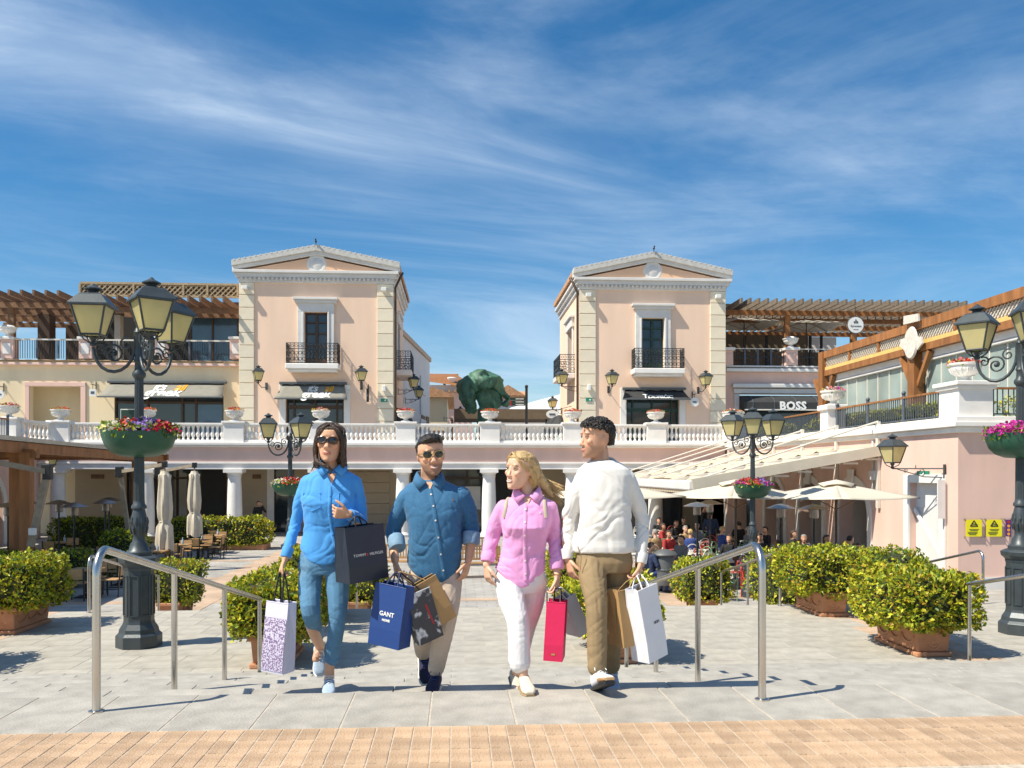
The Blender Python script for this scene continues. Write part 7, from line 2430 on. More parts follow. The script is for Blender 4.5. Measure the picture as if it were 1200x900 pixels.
# ---- woman in the pink shirt
W = Px(5.95)
t = person_root('blonde woman in pink shirt and white jeans looking aside', W, 615, ZU)
Mh = head_frame(W, 610, 551.5, 0.0, 48, 0, 4)
hs = W.m(43)
hand_R, hand_L = W(570, 662, -0.02), W(653, 676, -0.04)
body = MB()
head_mesh(body, Mh, hs, True)
limb(body, [W(614, 563, 0.04), W(618, 578, 0.03), W(618, 592, 0.03)], [0.050, 0.050, 0.06])
limb(body, [W(618, 592, 0.03), W(614, 640, 0.03), W(610, 672, 0.03)], [0.05, 0.05, 0.05])
limb(body, [W(589, 595, 0.02), W(577, 630, 0.05), hand_R], [0.035, 0.030, 0.024])
limb(body, [W(644, 595, 0.02), W(650, 632, 0.05), hand_L], [0.035, 0.030, 0.024])
hand_mesh(body, hand_R, Vector((0.12, -0.1, -1)), Vector((0.6, -1, 0.0)), 24, 0.95, right=True)
hand_mesh(body, hand_L, Vector((-0.05, -0.1, -1)), Vector((-0.5, -1, 0.0)), 58, 0.95)
limb(body, [W(595, 678, 0.02), W(606, 728, -0.15), W(613, 790, -0.20)], [0.05, 0.045, 0.033])
limb(body, [W(626, 680, 0.05), W(615, 735, 0.15), W(604, 790, 0.42)], [0.05, 0.045, 0.033])
me = finish(body, 0.0042, 3)
paint_skin(me, Mh, hs, SK3, (0.58, 0.20, 0.19), (0.22, 0.13, 0.06))
ob('body', me, 'skin', t)
eyes(t, Mh, hs)
smile(t, Mh, hs)
sh = MB()
torso_loft(sh, W, [(579, 606, 631, 0.050, 0.03), (585, 594, 643, 0.070, 0.03), (592, 583, 650, 0.090, 0.02), (604, 585, 648, 0.110, 0.01), (618, 588, 645, 0.130, -0.01), (632, 590, 641, 0.115, 0.01), (648, 587, 639, 0.112, 0.02), (662, 582, 639, 0.120, 0.02), (676, 580, 639, 0.125, 0.02), (686, 584, 636, 0.120, 0.02)])
limb(sh, [W(590, 596, 0.02), W(582, 612, 0.04), W(576.5, 631, 0.05), W(572, 653, 0.0)], [0.062, 0.056, 0.052, 0.043])
limb(sh, [W(643, 596, 0.02), W(648, 614, 0.04), W(650.5, 633, 0.05), W(652.5, 660, -0.02)], [0.062, 0.056, 0.052, 0.045])
me = finish(sh, 0.0065, 4)
wrinkle(me, 0.00495, [(W(576, 632, 0), 0.12, 0.8), (W(651, 634, 0), 0.12, 0.8), (W(600, 640, -0.1), 0.16, 0.6), (W(625, 665, -0.1), 0.14, 0.4)], 15, 21.0)
hem_shape(me, W(610, 686).z, 0.14, W(610, 655).x, W.m(30), 0.11)
shirt = ob('shirt', me, 'shirt_pink', t)
collar(t, W, 618, 577, 'shirt_pink', 14, 13, 0.03, 6, 0.055)
placket(t, W, shirt, [(616, 590), (615, 620), (615, 650), (616, 680)], 'shirt_pink', 6, 0.013)
nk = [on_front(shirt, W, x, y, lift=0.004) for x, y in ((613, 582), (623, 582), (617, 595))]
MB().add([p for p, n in nk], [(0, 1, 2)]).build('open_neck', mat('skin_flat3', SK3, 0.5, 0.05, 30), t)
em, en = on_front(shirt, W, 633, 601, lift=0.003)
MB().box(em, (0.008, 0.003, 0.013)).build('chest_emblem', 'letter_white', t)
cuff(t, W(573, 648, 0.01), W(571, 658, -0.01), 0.050, 0.047, 'shirt_pink')
cuff(t, W(652, 655, -0.005), W(653, 667, -0.025), 0.052, 0.049, 'shirt_pink')
MB().tube([W(653 + 5 * math.cos(a), 672 + 1.5 * math.sin(a), -0.035 - 0.028 * math.sin(a)) for a in [2 * math.pi * k_ / 12 for k_ in range(13)]], 0.004, 5, cap=False).build('bracelet', 'gold', t)
for x0, x1 in ((594, 591), (637, 639)):
    pts = [W(x0 + 2, 583, 0.03)] + [on_front(shirt, W, x0 * (1 - f) + x1 * f, 585 + 22 * f, lift=0.006)[0] for f in (0.1, 0.35, 0.65, 1.0)]
    MB().tube(pts, 0.011, 6, flat=0.35).build('backpack_strap', 'strap', t, smooth=60)
pn = MB()
torso_loft(pn, W, [(660, 586, 636, 0.105, 0.02), (672, 581, 639, 0.120, 0.02), (684, 579, 639, 0.118, 0.02), (694, 583, 634, 0.10, 0.02)])
limb(pn, [W(596, 680, 0.02), W(600, 705, -0.08), W(607, 730, -0.16), W(609, 777, -0.18)], [0.100, 0.090, 0.074, 0.073])
limb(pn, [W(625, 681, 0.04), W(622, 708, 0.08), W(615, 736, 0.14), W(606, 774, 0.38)], [0.098, 0.088, 0.074, 0.070])
me = finish(pn, 0.0065, 4)
wrinkle(me, 0.00246, [(W(610, 690, -0.1), 0.12, 0.7), (W(607, 732, -0.2), 0.11, 0.9)], 20, 24.0)
ob('jeans', me, 'jeans_white', t)
shoe_parts(t, W(614.5, 794, -0.20), R(6), R(0), 'shoe_cream', 1.0, 'chino_khaki')
shoe_parts(t, W(604, 790, 0.42), R(10), R(28), 'shoe_cream', 1.0, 'chino_khaki')
hr = MB()
hair_cap(hr, Mh, hs, [(-0.50, 0.24, 0.22, 0.44), (-0.30, 0.33, 0.16, 0.48), (-0.1, 0.37, 0.10, 0.50), (0.05, 0.385, 0.02, 0.51), (0.18, 0.385, -0.10, 0.50), (0.28, 0.37, -0.30, 0.48), (0.38, 0.33, -0.36, 0.43), (0.47, 0.24, -0.27, 0.33), (0.535, 0.12, -0.12, 0.18), (0.55, 0.04, -0.02, 0.08)])
limb(hr, [W(622, 545, 0.06), W(630, 560, 0.09), W(640, 572, 0.10), W(648, 582, 0.08)], [0.05, 0.05, 0.036, 0.012])
limb(hr, [W(618, 560, 0.08), W(628, 577, 0.10), W(640, 588, 0.08)], [0.045, 0.036, 0.010])
stn = MB()
for k_ in range(70):
    a, b = rng.uniform(0, 1), rng.uniform(0, 1)
    x0, y0 = 606 + 16 * a, 534 + 8 * a + 6 * b
    p = [W(x0, y0 + 3, 0.0 + 0.08 * b), W(624 + 4 * b, 548 + 16 * b, 0.05 + 0.05 * b), W(634 + 6 * a, 560 + 16 * b, 0.09 + 0.04 * a), W(643 + 12 * a, 566 + 22 * b, 0.08), W(648 + 14 * a, 566 + 26 * b + 3 * a, 0.06)]
    limb(stn, p, [0.004, 0.005, 0.004, 0.003, 0.0008], 5)
HT = lambda x, y, z: Mh @ (Vector((x, y, z)) * hs)
for k_ in range(70):
    sx = 1 if rng.random() < 0.7 else -1
    p = [HT(-0.05 + 0.05 * rng.random(), -0.12 - 0.2 * rng.random(), 0.50), HT(0.16 * sx, -0.32, 0.38 - 0.05 * rng.random()), HT(0.30 * sx, -0.22, 0.24 - 0.08 * rng.random()), HT(0.385 * sx, -0.02 + 0.12 * rng.random(), 0.05 - 0.1 * rng.random()), HT(0.36 * sx, 0.22 + 0.2 * rng.random(), -0.25 - 0.2 * rng.random())]
    limb(stn, p, [0.003, 0.004, 0.004, 0.0035, 0.001], 5)
hair_obj(t, hr, 'hair_blond', 0.006, 0.005, (25, 25, 60), stn, 7.0)

# ---- man in the white jumper
W = Px(5.92)
t = person_root('man in white jumper and khaki chinos carrying paper bags', W, 702, ZU)
Mh = head_frame(W, 699, 514, 0.0, 70, 3, 3)
hs = W.m(44.5)
hand_R, hand_L = W(665, 654, 0.0), W(751, 659, -0.03)
body = MB()
head_mesh(body, Mh, hs)
limb(body, [W(702, 527, 0.03), W(704, 543, 0.02), W(706, 558, 0.02)], [0.062, 0.060, 0.065])
limb(body, [W(706, 558, 0.03), W(708, 600, 0.03), W(708, 645, 0.03)], [0.05, 0.05, 0.05])
limb(body, [W(679, 564, 0.02), W(664.5, 611, 0.06), hand_R], [0.04, 0.036, 0.028])
limb(body, [W(738, 562, 0.02), W(754, 612, 0.06), hand_L], [0.04, 0.036, 0.028])
hand_mesh(body, hand_R, Vector((0.22, -0.15, -1)), Vector((0.5, -1, 0.0)), 24, 1.08, right=True)
hand_mesh(body, hand_L, Vector((-0.25, -0.15, -1)), Vector((-0.35, -1, 0.0)), 60, 1.08)
limb(body, [W(692, 648, 0.02), W(699, 706, -0.15), W(700, 788, -0.20)], [0.05, 0.045, 0.038])
limb(body, [W(726, 650, 0.05), W(717, 716, 0.12), W(717, 786, 0.40)], [0.05, 0.045, 0.038])
me = finish(body, 0.0042, 3)
paint_skin(me, Mh, hs, SK4, (0.48, 0.17, 0.15), (0.028, 0.018, 0.013), 0.36)
ob('body', me, 'skin', t)
eyes(t, Mh, hs)
sh = MB()
torso_loft(sh, W, [(539.5, 691, 721, 0.066, 0.02), (544, 684, 730, 0.086, 0.02), (550, 677, 738, 0.104, 0.02), (557, 674, 742, 0.112, 0.02), (568, 676, 740, 0.122, 0.02), (584, 679, 738, 0.126, 0.01), (602, 679, 740, 0.126, 0.01), (620, 677, 741, 0.122, 0.01), (632, 672, 744, 0.126, 0.02), (640, 671, 745, 0.132, 0.02), (647, 673, 743, 0.130, 0.02)])
limb(sh, [W(683.5, 563, 0.02), W(674, 585, 0.04), W(666, 611, 0.06), W(666, 649, 0.0)], [0.067, 0.057, 0.047, 0.036])
limb(sh, [W(734, 561, 0.02), W(744.5, 584, 0.04), W(752.5, 612, 0.06), W(751.5, 653, -0.02)], [0.067, 0.057, 0.047, 0.036])
me = finish(sh, 0.0065, 4)
wrinkle(me, 0.00561, [(W(661, 612, 0), 0.13, 0.8), (W(758, 613, 0), 0.13, 0.8), (W(705, 622, -0.1), 0.18, 0.7), (W(663, 645, 0), 0.08, 0.8), (W(753, 648, 0), 0.08, 0.8)], 14, 31.0)
shirt = ob('jumper', me, 'jumper_white', t)
MB().tube([W(706.5 + 14.5 * math.cos(a), 541 + (6.5 if math.sin(a) > 0 else 4.5) * math.sin(a), 0.015 - 0.078 * math.sin(a)) for a in [2 * math.pi * k_ / 20 for k_ in range(21)]], 0.010, 8, cap=False).build('neck_band', 'jumper_white', t, smooth=60)
hb = [on_front(shirt, W, 674 + 68 * k_ / 24, 635.5 + 1.2 * math.sin(k_ * 0.8), lift=-0.001)[0] for k_ in range(25)]
MB().tube(hb, 0.0018, 5).build('hem_seam', 'jumper_white', t)
cuff(t, W(664, 643, 0.01), W(665.3, 655, -0.005), 0.043, 0.039, 'jumper_white')
cuff(t, W(752.5, 648, -0.015), W(751, 660, -0.03), 0.043, 0.039, 'jumper_white')
pn = MB()
torso_loft(pn, W, [(632, 682, 735, 0.095, 0.02), (645, 677, 739, 0.112, 0.02), (658, 673, 742, 0.122, 0.02), (670, 675, 740, 0.11, 0.02)])
limb(pn, [W(692, 652, 0.02), W(695, 680, -0.08), W(699, 710, -0.16), W(700, 782, -0.20)], [0.102, 0.093, 0.074, 0.064])
limb(pn, [W(725, 654, 0.04), W(722, 685, 0.06), W(717, 718, 0.12), W(717, 780, 0.36)], [0.098, 0.089, 0.073, 0.063])
me = finish(pn, 0.0065, 4)
wrinkle(me, 0.00307, [(W(708, 665, -0.1), 0.12, 0.7), (W(699, 712, -0.2), 0.12, 1.0), (W(700, 772, -0.2), 0.1, 1.3), (W(717, 772, 0.3), 0.1, 1.0)], 18, 34.0)
ob('chinos', me, 'chino_khaki', t)
pk = [on_front(pn_o, W, x, y, lift=0.002)[0] for pn_o in (t.children[-1],) for x, y in ((677, 640), (681, 652), (680, 668))]
MB().tube(pk, 0.003, 4).build('pocket_seam', 'chino_khaki', t)
shoe_parts(t, W(700, 791, -0.20), R(10), R(-22), 'shoe_white', 1.12, 'black', 'letter_white', trim='wood_pale')
shoe_parts(t, W(717, 787, 0.40), R(-6), R(14), 'shoe_blue', 1.10, 'sole', 'letter_white')
hr = MB()
hair_cap(hr, Mh, hs, [(-0.18, 0.28, 0.24, 0.42), (-0.02, 0.325, 0.17, 0.46), (0.10, 0.345, 0.10, 0.48), (0.20, 0.372, -0.06, 0.50), (0.30, 0.36, -0.34, 0.47), (0.38, 0.33, -0.40, 0.42), (0.45, 0.27, -0.35, 0.34), (0.50, 0.17, -0.22, 0.21), (0.52, 0.06, -0.1, 0.1)])
stn = MB()
HT = lambda x, y, z: Mh @ (Vector((x, y, z)) * hs)
for k_ in range(170):
    th = rng.uniform(0, 2 * math.pi); el = rng.uniform(0.05, 1.0)
    x, y, z = 0.36 * math.cos(th) * math.sqrt(1 - el ** 2 * 0.9), 0.02 + 0.44 * math.sin(th) * math.sqrt(1 - el ** 2 * 0.9), 0.22 + 0.30 * el
    if y < -0.2 and z < 0.33:
        continue
    c = Vector((x, y, z)); nn = Vector((x, y, z - 0.15)).normalized()
    u = nn.orthogonal().normalized(); v = nn.cross(u)
    r_ = rng.uniform(0.03, 0.055)
    a0 = rng.uniform(0, 6)
    pts = [Mh @ ((c + nn * (0.01 + 0.035 * math.sin(f * 3.1)) + u * r_ * math.cos(a0 + f * 4.6) + v * r_ * math.sin(a0 + f * 4.6)) * hs) for f in [k2 / 7 for k2 in range(8)]]
    stn.tube(pts, [0.003, 0.006, 0.0065, 0.0065, 0.006, 0.005, 0.004, 0.001], 5)
hair_obj(t, hr, 'hair_black', 0.006, 0.010, (45, 45, 45), stn, 13.0)
# ------------------------------------------------------------------ shopping bags
def bag_mat(name, c, rough=0.5, **k_):
    return mat(name, c, rough, 0.03, 8, 0.08, 30, **k_)
bag_mat('bag_navy', (0.010, 0.018, 0.035), 0.4)
bag_mat('bag_blue', (0.008, 0.045, 0.20), 0.55)
bag_mat('bag_kraft', (0.42, 0.255, 0.105), 0.75)
bag_mat('bag_white', (0.76, 0.76, 0.80), 0.5)
bag_mat('bag_lilac', (0.66, 0.64, 0.78), 0.5)
bag_mat('bag_crimson', (0.62, 0.012, 0.085), 0.45)
bag_mat('bag_grey', (0.55, 0.56, 0.60), 0.5)
def print_mat(name, base, ink, scale, thr):
    m = bpy.data.materials.new(name); m.use_nodes = True
    t_ = m.node_tree; b = t_.nodes['Principled BSDF']; b.inputs['Roughness'].default_value = 0.5
    co = t_.nodes.new('ShaderNodeTexCoord'); n = t_.nodes.new('ShaderNodeTexNoise')
    n.inputs['Scale'].default_value = scale; n.inputs['Detail'].default_value = 3
    t_.links.new(co.outputs['Object'], n.inputs['Vector'])
    r_ = t_.nodes.new('ShaderNodeValToRGB')
    r_.color_ramp.elements[0].position = thr - 0.03; r_.color_ramp.elements[0].color = (*ink, 1)
    r_.color_ramp.elements[1].position = thr + 0.03; r_.color_ramp.elements[1].color = (*base, 1)
    t_.links.new(n.outputs['Fac'], r_.inputs[0]); t_.links.new(r_.outputs[0], b.inputs['Base Color'])
    MATS[name] = m
print_mat('bag_pattern', (0.62, 0.58, 0.72), (0.20, 0.13, 0.26), 90, 0.5)
print_mat('bag_photo', (0.62, 0.62, 0.63), (0.05, 0.05, 0.055), 11, 0.55)

BAGS = {}
def panel_y(t, z):
    h_, dp = BAGS[t.name]
    return -(dp / 2) * (0.72 + 0.28 * min(1.0, -z / (0.72 * h_))) - 0.0015
def bag(lbl, hold, top, w_, h_, dp, yaw, roll, m_, hm, gusset=0.35, side_m=None, front_m=None, pitch=0.0, hr_=0.004, two=True, grip=0.35):
    """hold: hand point, top: centre of the bag's top edge; local x width, y depth, -z down"""
    t = thing('shopping_bag', lbl, 'shopping bag', top, 0, 'shopping bags in hand')
    t.rotation_euler = (pitch, roll, yaw)
    hx, hy = w_ / 2, dp / 2
    th = 0.004
    BAGS[t.name] = (h_, dp)
    g = hy * gusset
    # outer shell with gusseted sides, open at the top, plus an inner skin
    for inner in (0, 1):
        k_ = 1 - inner * 2 * th / w_
        X_, Y_ = hx - inner * th, hy - inner * th
        mid = X_ - g * 1.2
        vs = [(-X_, -Y_ * 0.72, 0), (X_, -Y_ * 0.72, 0), (mid, 0, 0), (X_, Y_ * 0.72, 0), (-X_, Y_ * 0.72, 0), (-mid, 0, 0),
              (-X_, -Y_, -h_ * 0.72), (X_, -Y_, -h_ * 0.72), (X_ - 0.008, 0, -h_ * 0.72), (X_, Y_, -h_ * 0.72), (-X_, Y_, -h_ * 0.72), (-X_ + 0.008, 0, -h_ * 0.72),
              (-X_, -Y_, -h_ + inner * th), (X_, -Y_, -h_ + inner * th), (X_, 0, -h_ + inner * th), (X_, Y_, -h_ + inner * th), (-X_, Y_, -h_ + inner * th), (-X_, 0, -h_ + inner * th)]
        if inner == 0:
            front = MB().add([vs[i] for i in (0, 1, 7, 6, 13, 12)], [(0, 1, 2, 3), (3, 2, 4, 5)])
            front.build('front_panel', front_m or m_, t)
            back = MB().add([vs[i] for i in (3, 4, 10, 9, 16, 15)], [(0, 1, 2, 3), (3, 2, 4, 5)])
            back.build('back_panel', front_m or m_, t)
            for s_, ids in ((1, (1, 2, 3, 7, 8, 9, 13, 14, 15)), (-1, (0, 5, 4, 6, 11, 10, 12, 17, 16))):
                MB().add([vs[i] for i in ids], [(0, 1, 4, 3), (1, 2, 5, 4), (3, 4, 7, 6), (4, 5, 8, 7)]).build('side_gusset', side_m or m_, t)
            MB().add([vs[i] for i in (12, 13, 14, 15, 16, 17)], [(0, 1, 2, 3, 4, 5)]).build('bottom', m_, t)
        else:
            MB().add(vs, [(0, 1, 7, 6), (6, 7, 13, 12), (3, 4, 10, 9), (9, 10, 16, 15), (1, 2, 8, 7), (2, 3, 9, 8), (7, 8, 14, 13), (8, 9, 15, 14), (4, 5, 11, 10), (5, 0, 6, 11), (10, 11, 17, 16), (11, 6, 12, 17)]).build('lining', side_m or m_, t)
    MB().tube([(-hx, -hy * 0.72, 0), (hx, -hy * 0.72, 0)], 0.003, 4).tube([(-hx, hy * 0.72, 0), (hx, hy * 0.72, 0)], 0.003, 4).build('folded_edge', m_, t)
    bpy.context.view_layer.update()
    loc = t.matrix_world.inverted() @ Vector(hold)
    for s_ in (-1, 1):
        y = s_ * hy * 0.66
        a, b = Vector((-w_ * 0.2, y, -0.03)), Vector((w_ * 0.2, y, -0.03))
        mid = Vector((loc.x, loc.y + s_ * 0.004, loc.z))
        MB().tube([a, a.lerp(mid, 0.5) + Vector((-0.01, 0, 0.01)), mid + Vector((-0.02, 0, -0.006)), mid + Vector((0, 0, 0.0)), mid + Vector((0.02, 0, -0.006)), b.lerp(mid, 0.5) + Vector((0.01, 0, 0.01)), b], hr_, 6).build('handle', hm, t, smooth=60)
    return t
def bag_text(t, s, size, m_, w_, dp, x, z, spacing=1.0, bold=0.0, frac=1.0):
    return lettering(s, size, m_, t, Matrix.Translation((x, panel_y(t, z), z)) @ FACE_Y, 0.0005, spacing, 0, bold)

W = Px(6.05); W.o = Vector((0, 0, 0))
# lavender patterned bag
t = bag('lavender patterned tall paper bag with black ribbon handles', W(330.5, 671, -0.02), W(330, 705, 0.0), W.m(31), W.m(82), 0.13, R(-26), R(4), 'bag_lilac', 'black', hr_=0.006, front_m='bag_lilac')
MB().add([(sx * W.m(15), panel_y(t, -W.m(z_)) - 0.0015, -W.m(z_)) for z_ in (18, 59, 80) for sx in (-1, 1)], [(0, 1, 3, 2), (2, 3, 5, 4)]).build('printed_pattern', 'bag_pattern', t)
# dark navy bag on the forearm
W = Px(5.92); W.o = Vector((0, 0, 0))
t = bag('large black navy paper bag hung on the forearm of the woman in blue', W(418, 605, -0.03), W(421, 616, 0.02), W.m(54), W.m(64), 0.17, R(40), R(-4), 'bag_navy', 'black', hr_=0.005)
bag_text(t, 'TOMMY', 0.026, 'letter_white', W.m(47), 0.17, -0.062, -W.m(33), 1.1)
bag_text(t, 'HILFIGER', 0.026, 'letter_white', W.m(47), 0.17, 0.072, -W.m(33), 1.05)
MB().b2((-0.008, panel_y(t, -W.m(33)) - 0.001, -W.m(33) - 0.008), (0.004, panel_y(t, -W.m(33)), -W.m(33) + 0.008)).build('flag_mark', 'red', t)
# three bags of the man in denim
W = Px(6.05); W.o = Vector((0, 0, 0))
h0 = W(466, 671, -0.10)
t = bag('royal blue paper bag with small white lettering GANT', h0, W(463, 685, -0.16), W.m(42), W.m(70), 0.14, R(-30), R(7), 'bag_blue', 'cloth_navy', hr_=0.006)
bag_text(t, 'GANT', 0.042, 'letter_white', W.m(42), 0.14, 0.0, -W.m(33), 1.0, 0.001)
bag_text(t, 'HOME', 0.022, 'letter_white', W.m(42), 0.14, 0.0, -W.m(40), 1.0, 0.001)
bag('kraft brown paper bag tilted behind the blue one', h0, W(494, 681, -0.04), W.m(34), W.m(56), 0.10, R(20), R(-27), 'bag_kraft', 'bag_kraft')
t = bag('black and white photo printed bag between blue and kraft bags', h0, W(487, 693, -0.10), W.m(32), W.m(60), 0.09, R(30), R(-17), 'bag_grey', 'black', front_m='bag_photo', side_m='bag_photo')
MB().add([(0.02, panel_y(t, -0.10), -0.10), (0.035, panel_y(t, -0.10), -0.10), (0.05, panel_y(t, -0.25), -0.25), (0.04, panel_y(t, -0.25), -0.25)], [(0, 1, 2, 3)]).build('red_print', 'red', t)
# two bags of the woman in pink
W = Px(5.9); W.o = Vector((0, 0, 0))
h0 = W(654, 689, -0.03)
t = bag('crimson red paper bag with narrow side turned forward', h0, W(653, 704, -0.05), W.m(22), W.m(67), 0.20, R(-12), R(3), 'bag_crimson', 'black')
MB().b2((-0.012, -0.1025, -W.m(60)), (0.012, -0.1005, -W.m(58))).build('gold_mark', 'gold', t)
bag('pale grey paper bag swinging beside the crimson one', h0, W(662, 698, 0.08), W.m(17), W.m(50), 0.15, R(30), R(-24), 'bag_grey', 'bag_white')
# two bags of the man in white
W = Px(5.85); W.o = Vector((0, 0, 0))
h0 = W(748, 673, -0.04)
t = bag('white glossy paper bag with twisted rope handles and small dark print', h0, W(751, 687, -0.08), W.m(34), W.m(86), 0.15, R(38), R(-11), 'bag_white', 'bag_white', hr_=0.005)
bag_text(t, 'SKIN', 0.028, 'black', W.m(34), 0.15, 0.03, -W.m(43), 0.9)
t = bag('wide kraft brown bag behind the glossy white one', h0, W(735, 688, 0.0), W.m(44), W.m(66), 0.15, R(28), R(-6), 'bag_kraft', 'bag_kraft')
bag_text(t, 'VI', 0.05, 'frame_brown', W.m(42), 0.15, 0.03, -W.m(26), 1.0)
# ------------------------------------------------------------------ background people
def fig(lbl, x, y, z, yaw, pose, top, bot, hair, skin=SK2, arms='rest', group='cafe guests', s=1.0, long_hair=False):
    t = thing('person', lbl, 'person', (x, y, z), R(yaw), group)
    t.scale = (s, s, s)
    sit = pose == 'sit'
    hz = 0.52 if sit else 0.93
    sz = hz + 0.50
    ly = 0.0
    hips = [Vector((-0.09, 0, hz)), Vector((0.09, 0, hz))]
    shs = [Vector((-0.19, -0.03, sz)), Vector((0.19, -0.03, sz))]
    if sit:
        knees = [Vector((-0.12, -0.44, hz + 0.02)), Vector((0.12, -0.44, hz + 0.02))]
        feet = [Vector((-0.12, -0.42, 0.07)), Vector((0.12, -0.40, 0.07))]
    else:
        knees = [Vector((-0.10, -0.05, 0.50)), Vector((0.10, 0.0, 0.50))]
        feet = [Vector((-0.11, 0.0, 0.07)), Vector((0.11, 0.06, 0.07))]
    if arms == 'rest':
        el = [Vector((-0.26, -0.12, sz - 0.28)), Vector((0.26, -0.12, sz - 0.28))]
        hd = [Vector((-0.10, -0.36, sz - 0.26)), Vector((0.10, -0.36, sz - 0.26))]
    elif arms == 'phone':
        el = [Vector((-0.26, 0.0, sz - 0.28)), Vector((0.33, -0.14, sz - 0.22))]
        hd = [Vector((-0.22, -0.10, sz - 0.52)), Vector((0.13, -0.12, sz + 0.16))]
    else:
        el = [Vector((-0.27, 0.0, sz - 0.30)), Vector((0.27, 0.02, sz - 0.30))]
        hd = [Vector((-0.26, -0.12, sz - 0.50)), Vector((0.26, -0.28, sz - 0.40))]
    Mh = Matrix.Translation((0, -0.03, sz + 0.235))
    b = MB()
    head_mesh(b, Mh, 0.235)
    limb(b, [(0, 0.0, sz + 0.16), (0, 0.01, sz), (0, 0, hz)], [0.055, 0.06, 0.05], 8)
    for i in (0, 1):
        limb(b, [shs[i], el[i], hd[i]], [0.04, 0.036, 0.028], 8)
        d = (hd[i] - el[i]).normalized()
        hand_mesh(b, hd[i], d, Vector((0.4 if i == 0 else -0.4, -0.2, 1)), 30, 1.0, right=(i == 0))
        limb(b, [hips[i], knees[i], feet[i]], [0.05, 0.045, 0.038], 8)
    me = finish(b, 0.012, 1)
    paint_skin(me, Mh, 0.235, skin, (0.42, 0.16, 0.14), (0.03, 0.02, 0.014), 0.3)
    ob('body', me, 'skin', t)
    c = MB()
    V = Vector
    loft(c, [(V((0, 0, z_)), V((w_, 0, 0)), V((0, -d_, 0)), V((0, d_, 0))) for z_, w_, d_ in ((sz + 0.06, 0.08, 0.06), (sz + 0.03, 0.16, 0.09), (sz - 0.03, 0.20, 0.11), (sz - 0.2, 0.18, 0.125), (sz - 0.38, 0.165, 0.12), (hz - 0.03, 0.18, 0.125))], 16)
    for i in (0, 1):
        limb(c, [shs[i], el[i], el[i].lerp(hd[i], 0.9)], [0.068, 0.056, 0.042], 10)
    me = finish(c, 0.014, 3)
    wrinkle(me, 0.008, [(el[0], 0.12, 0.8), (el[1], 0.12, 0.8)], 14, x)
    ob('top', me, top, t)
    c = MB()
    loft(c, [(V((0, 0, z_)), V((w_, 0, 0)), V((0, -d_, 0)), V((0, d_, 0))) for z_, w_, d_ in ((hz + 0.06, 0.15, 0.11), (hz - 0.02, 0.175, 0.125), (hz - 0.10, 0.165, 0.12))], 14)
    for i in (0, 1):
        limb(c, [hips[i], knees[i], feet[i] + V((0, 0, 0.03))], [0.095, 0.072, 0.055], 10)
    ob('trousers', finish(c, 0.014, 3), bot, t)
    for i in (0, 1):
        sh = loft(MB(), [(V((feet[i].x, feet[i].y + y_, 0.045)), V((w_, 0, 0)), V((0, 0, -0.043)), V((0, 0, h_))) for y_, w_, h_ in ((0.07, 0.03, 0.04), (0.0, 0.04, 0.05), (-0.12, 0.045, 0.015), (-0.19, 0.03, -0.01))], 10)
        sh.build('shoe', 'black', t, smooth=50)
    h = MB()
    hair_cap(h, Mh, 0.235, [(-0.55 if long_hair else -0.12, 0.33, 0.10, 0.45), (0.0, 0.37, 0.02, 0.48), (0.16, 0.375, -0.06, 0.49), (0.28, 0.37, -0.33, 0.47), (0.40, 0.33, -0.38, 0.42), (0.5, 0.22, -0.28, 0.3), (0.55, 0.08, -0.1, 0.1)])
    hair_obj(t, h, hair, 0.012, 0.008, (40, 40, 25), None, x)
    return t

def gx(px, d):
    p = atD(px, 553, d)
    return p.x, p.y
CG = 'people at the cafe'
x, y = gx(303, 45.5); fig('man in black standing by the arcade column with phone at ear', x, y, ZG, 30, 'stand', 'cloth_black', 'cloth_black', 'hair_black', arms='phone', group='people under the arcade')
x, y = gx(833, 34); fig('waiter in navy shirt standing with his back to the plaza', x, y, ZG, 160, 'stand', 'cloth_navy', 'cloth_black', 'hair_black', arms='down', group=CG)
x, y = gx(825, 38); fig('waiter in black standing behind the navy shirted one', x, y, ZG, 60, 'stand', 'cloth_black', 'cloth_black', 'hair_black', arms='down', group=CG, s=1.04)
x, y = gx(799, 26.0); fig('seated man in grey jacket reading near the litter bin', x, y, ZG + 0.05, -60, 'sit', 'cloth_grey', 'cloth_tan', 'hair_black', group=CG)
x, y = gx(809, 29.5); fig('seated guest in bright blue coat at the cafe', x, y, ZG, 170, 'sit', 'cloth_blue', 'cloth_tan', 'hair_blond', group=CG)
x, y = gx(803, 31.5); fig('seated grey haired woman facing the plaza', x, y, ZG, 10, 'sit', 'cloth_tan', 'cloth_navy', 'hair_grey', SK3, group=CG)
x, y = gx(792, 35); fig('seated guest in black beside the yellow menu', x, y, ZG, 20, 'sit', 'cloth_black', 'cloth_black', 'hair_dark', group=CG, long_hair=True)
x, y = gx(801, 37); fig('seated man in black at the back tables', x, y, ZG, 0, 'sit', 'cloth_black', 'cloth_grey', 'hair_black', group=CG)
x, y = gx(776, 33); fig('seated woman in red at the back tables', x, y, ZG, 60, 'sit', 'cloth_red', 'cloth_black', 'hair_dark', group=CG, long_hair=True)
x, y = gx(877, 31); fig('seated guest in grey behind the lamp post', x, y, ZG, 30, 'sit', 'cloth_grey', 'cloth_navy', 'hair_grey', group=CG)
x, y = gx(897, 31); fig('seated guest in black between lamp post and heater', x, y, ZG, -60, 'sit', 'cloth_black', 'cloth_black', 'hair_black', group=CG)
x, y = gx(917, 22.8); fig('seated man in dark navy coat beside the low handrail', x, y, ZG, 70, 'sit', 'cloth_navy', 'cloth_navy', 'hair_grey', group=CG)
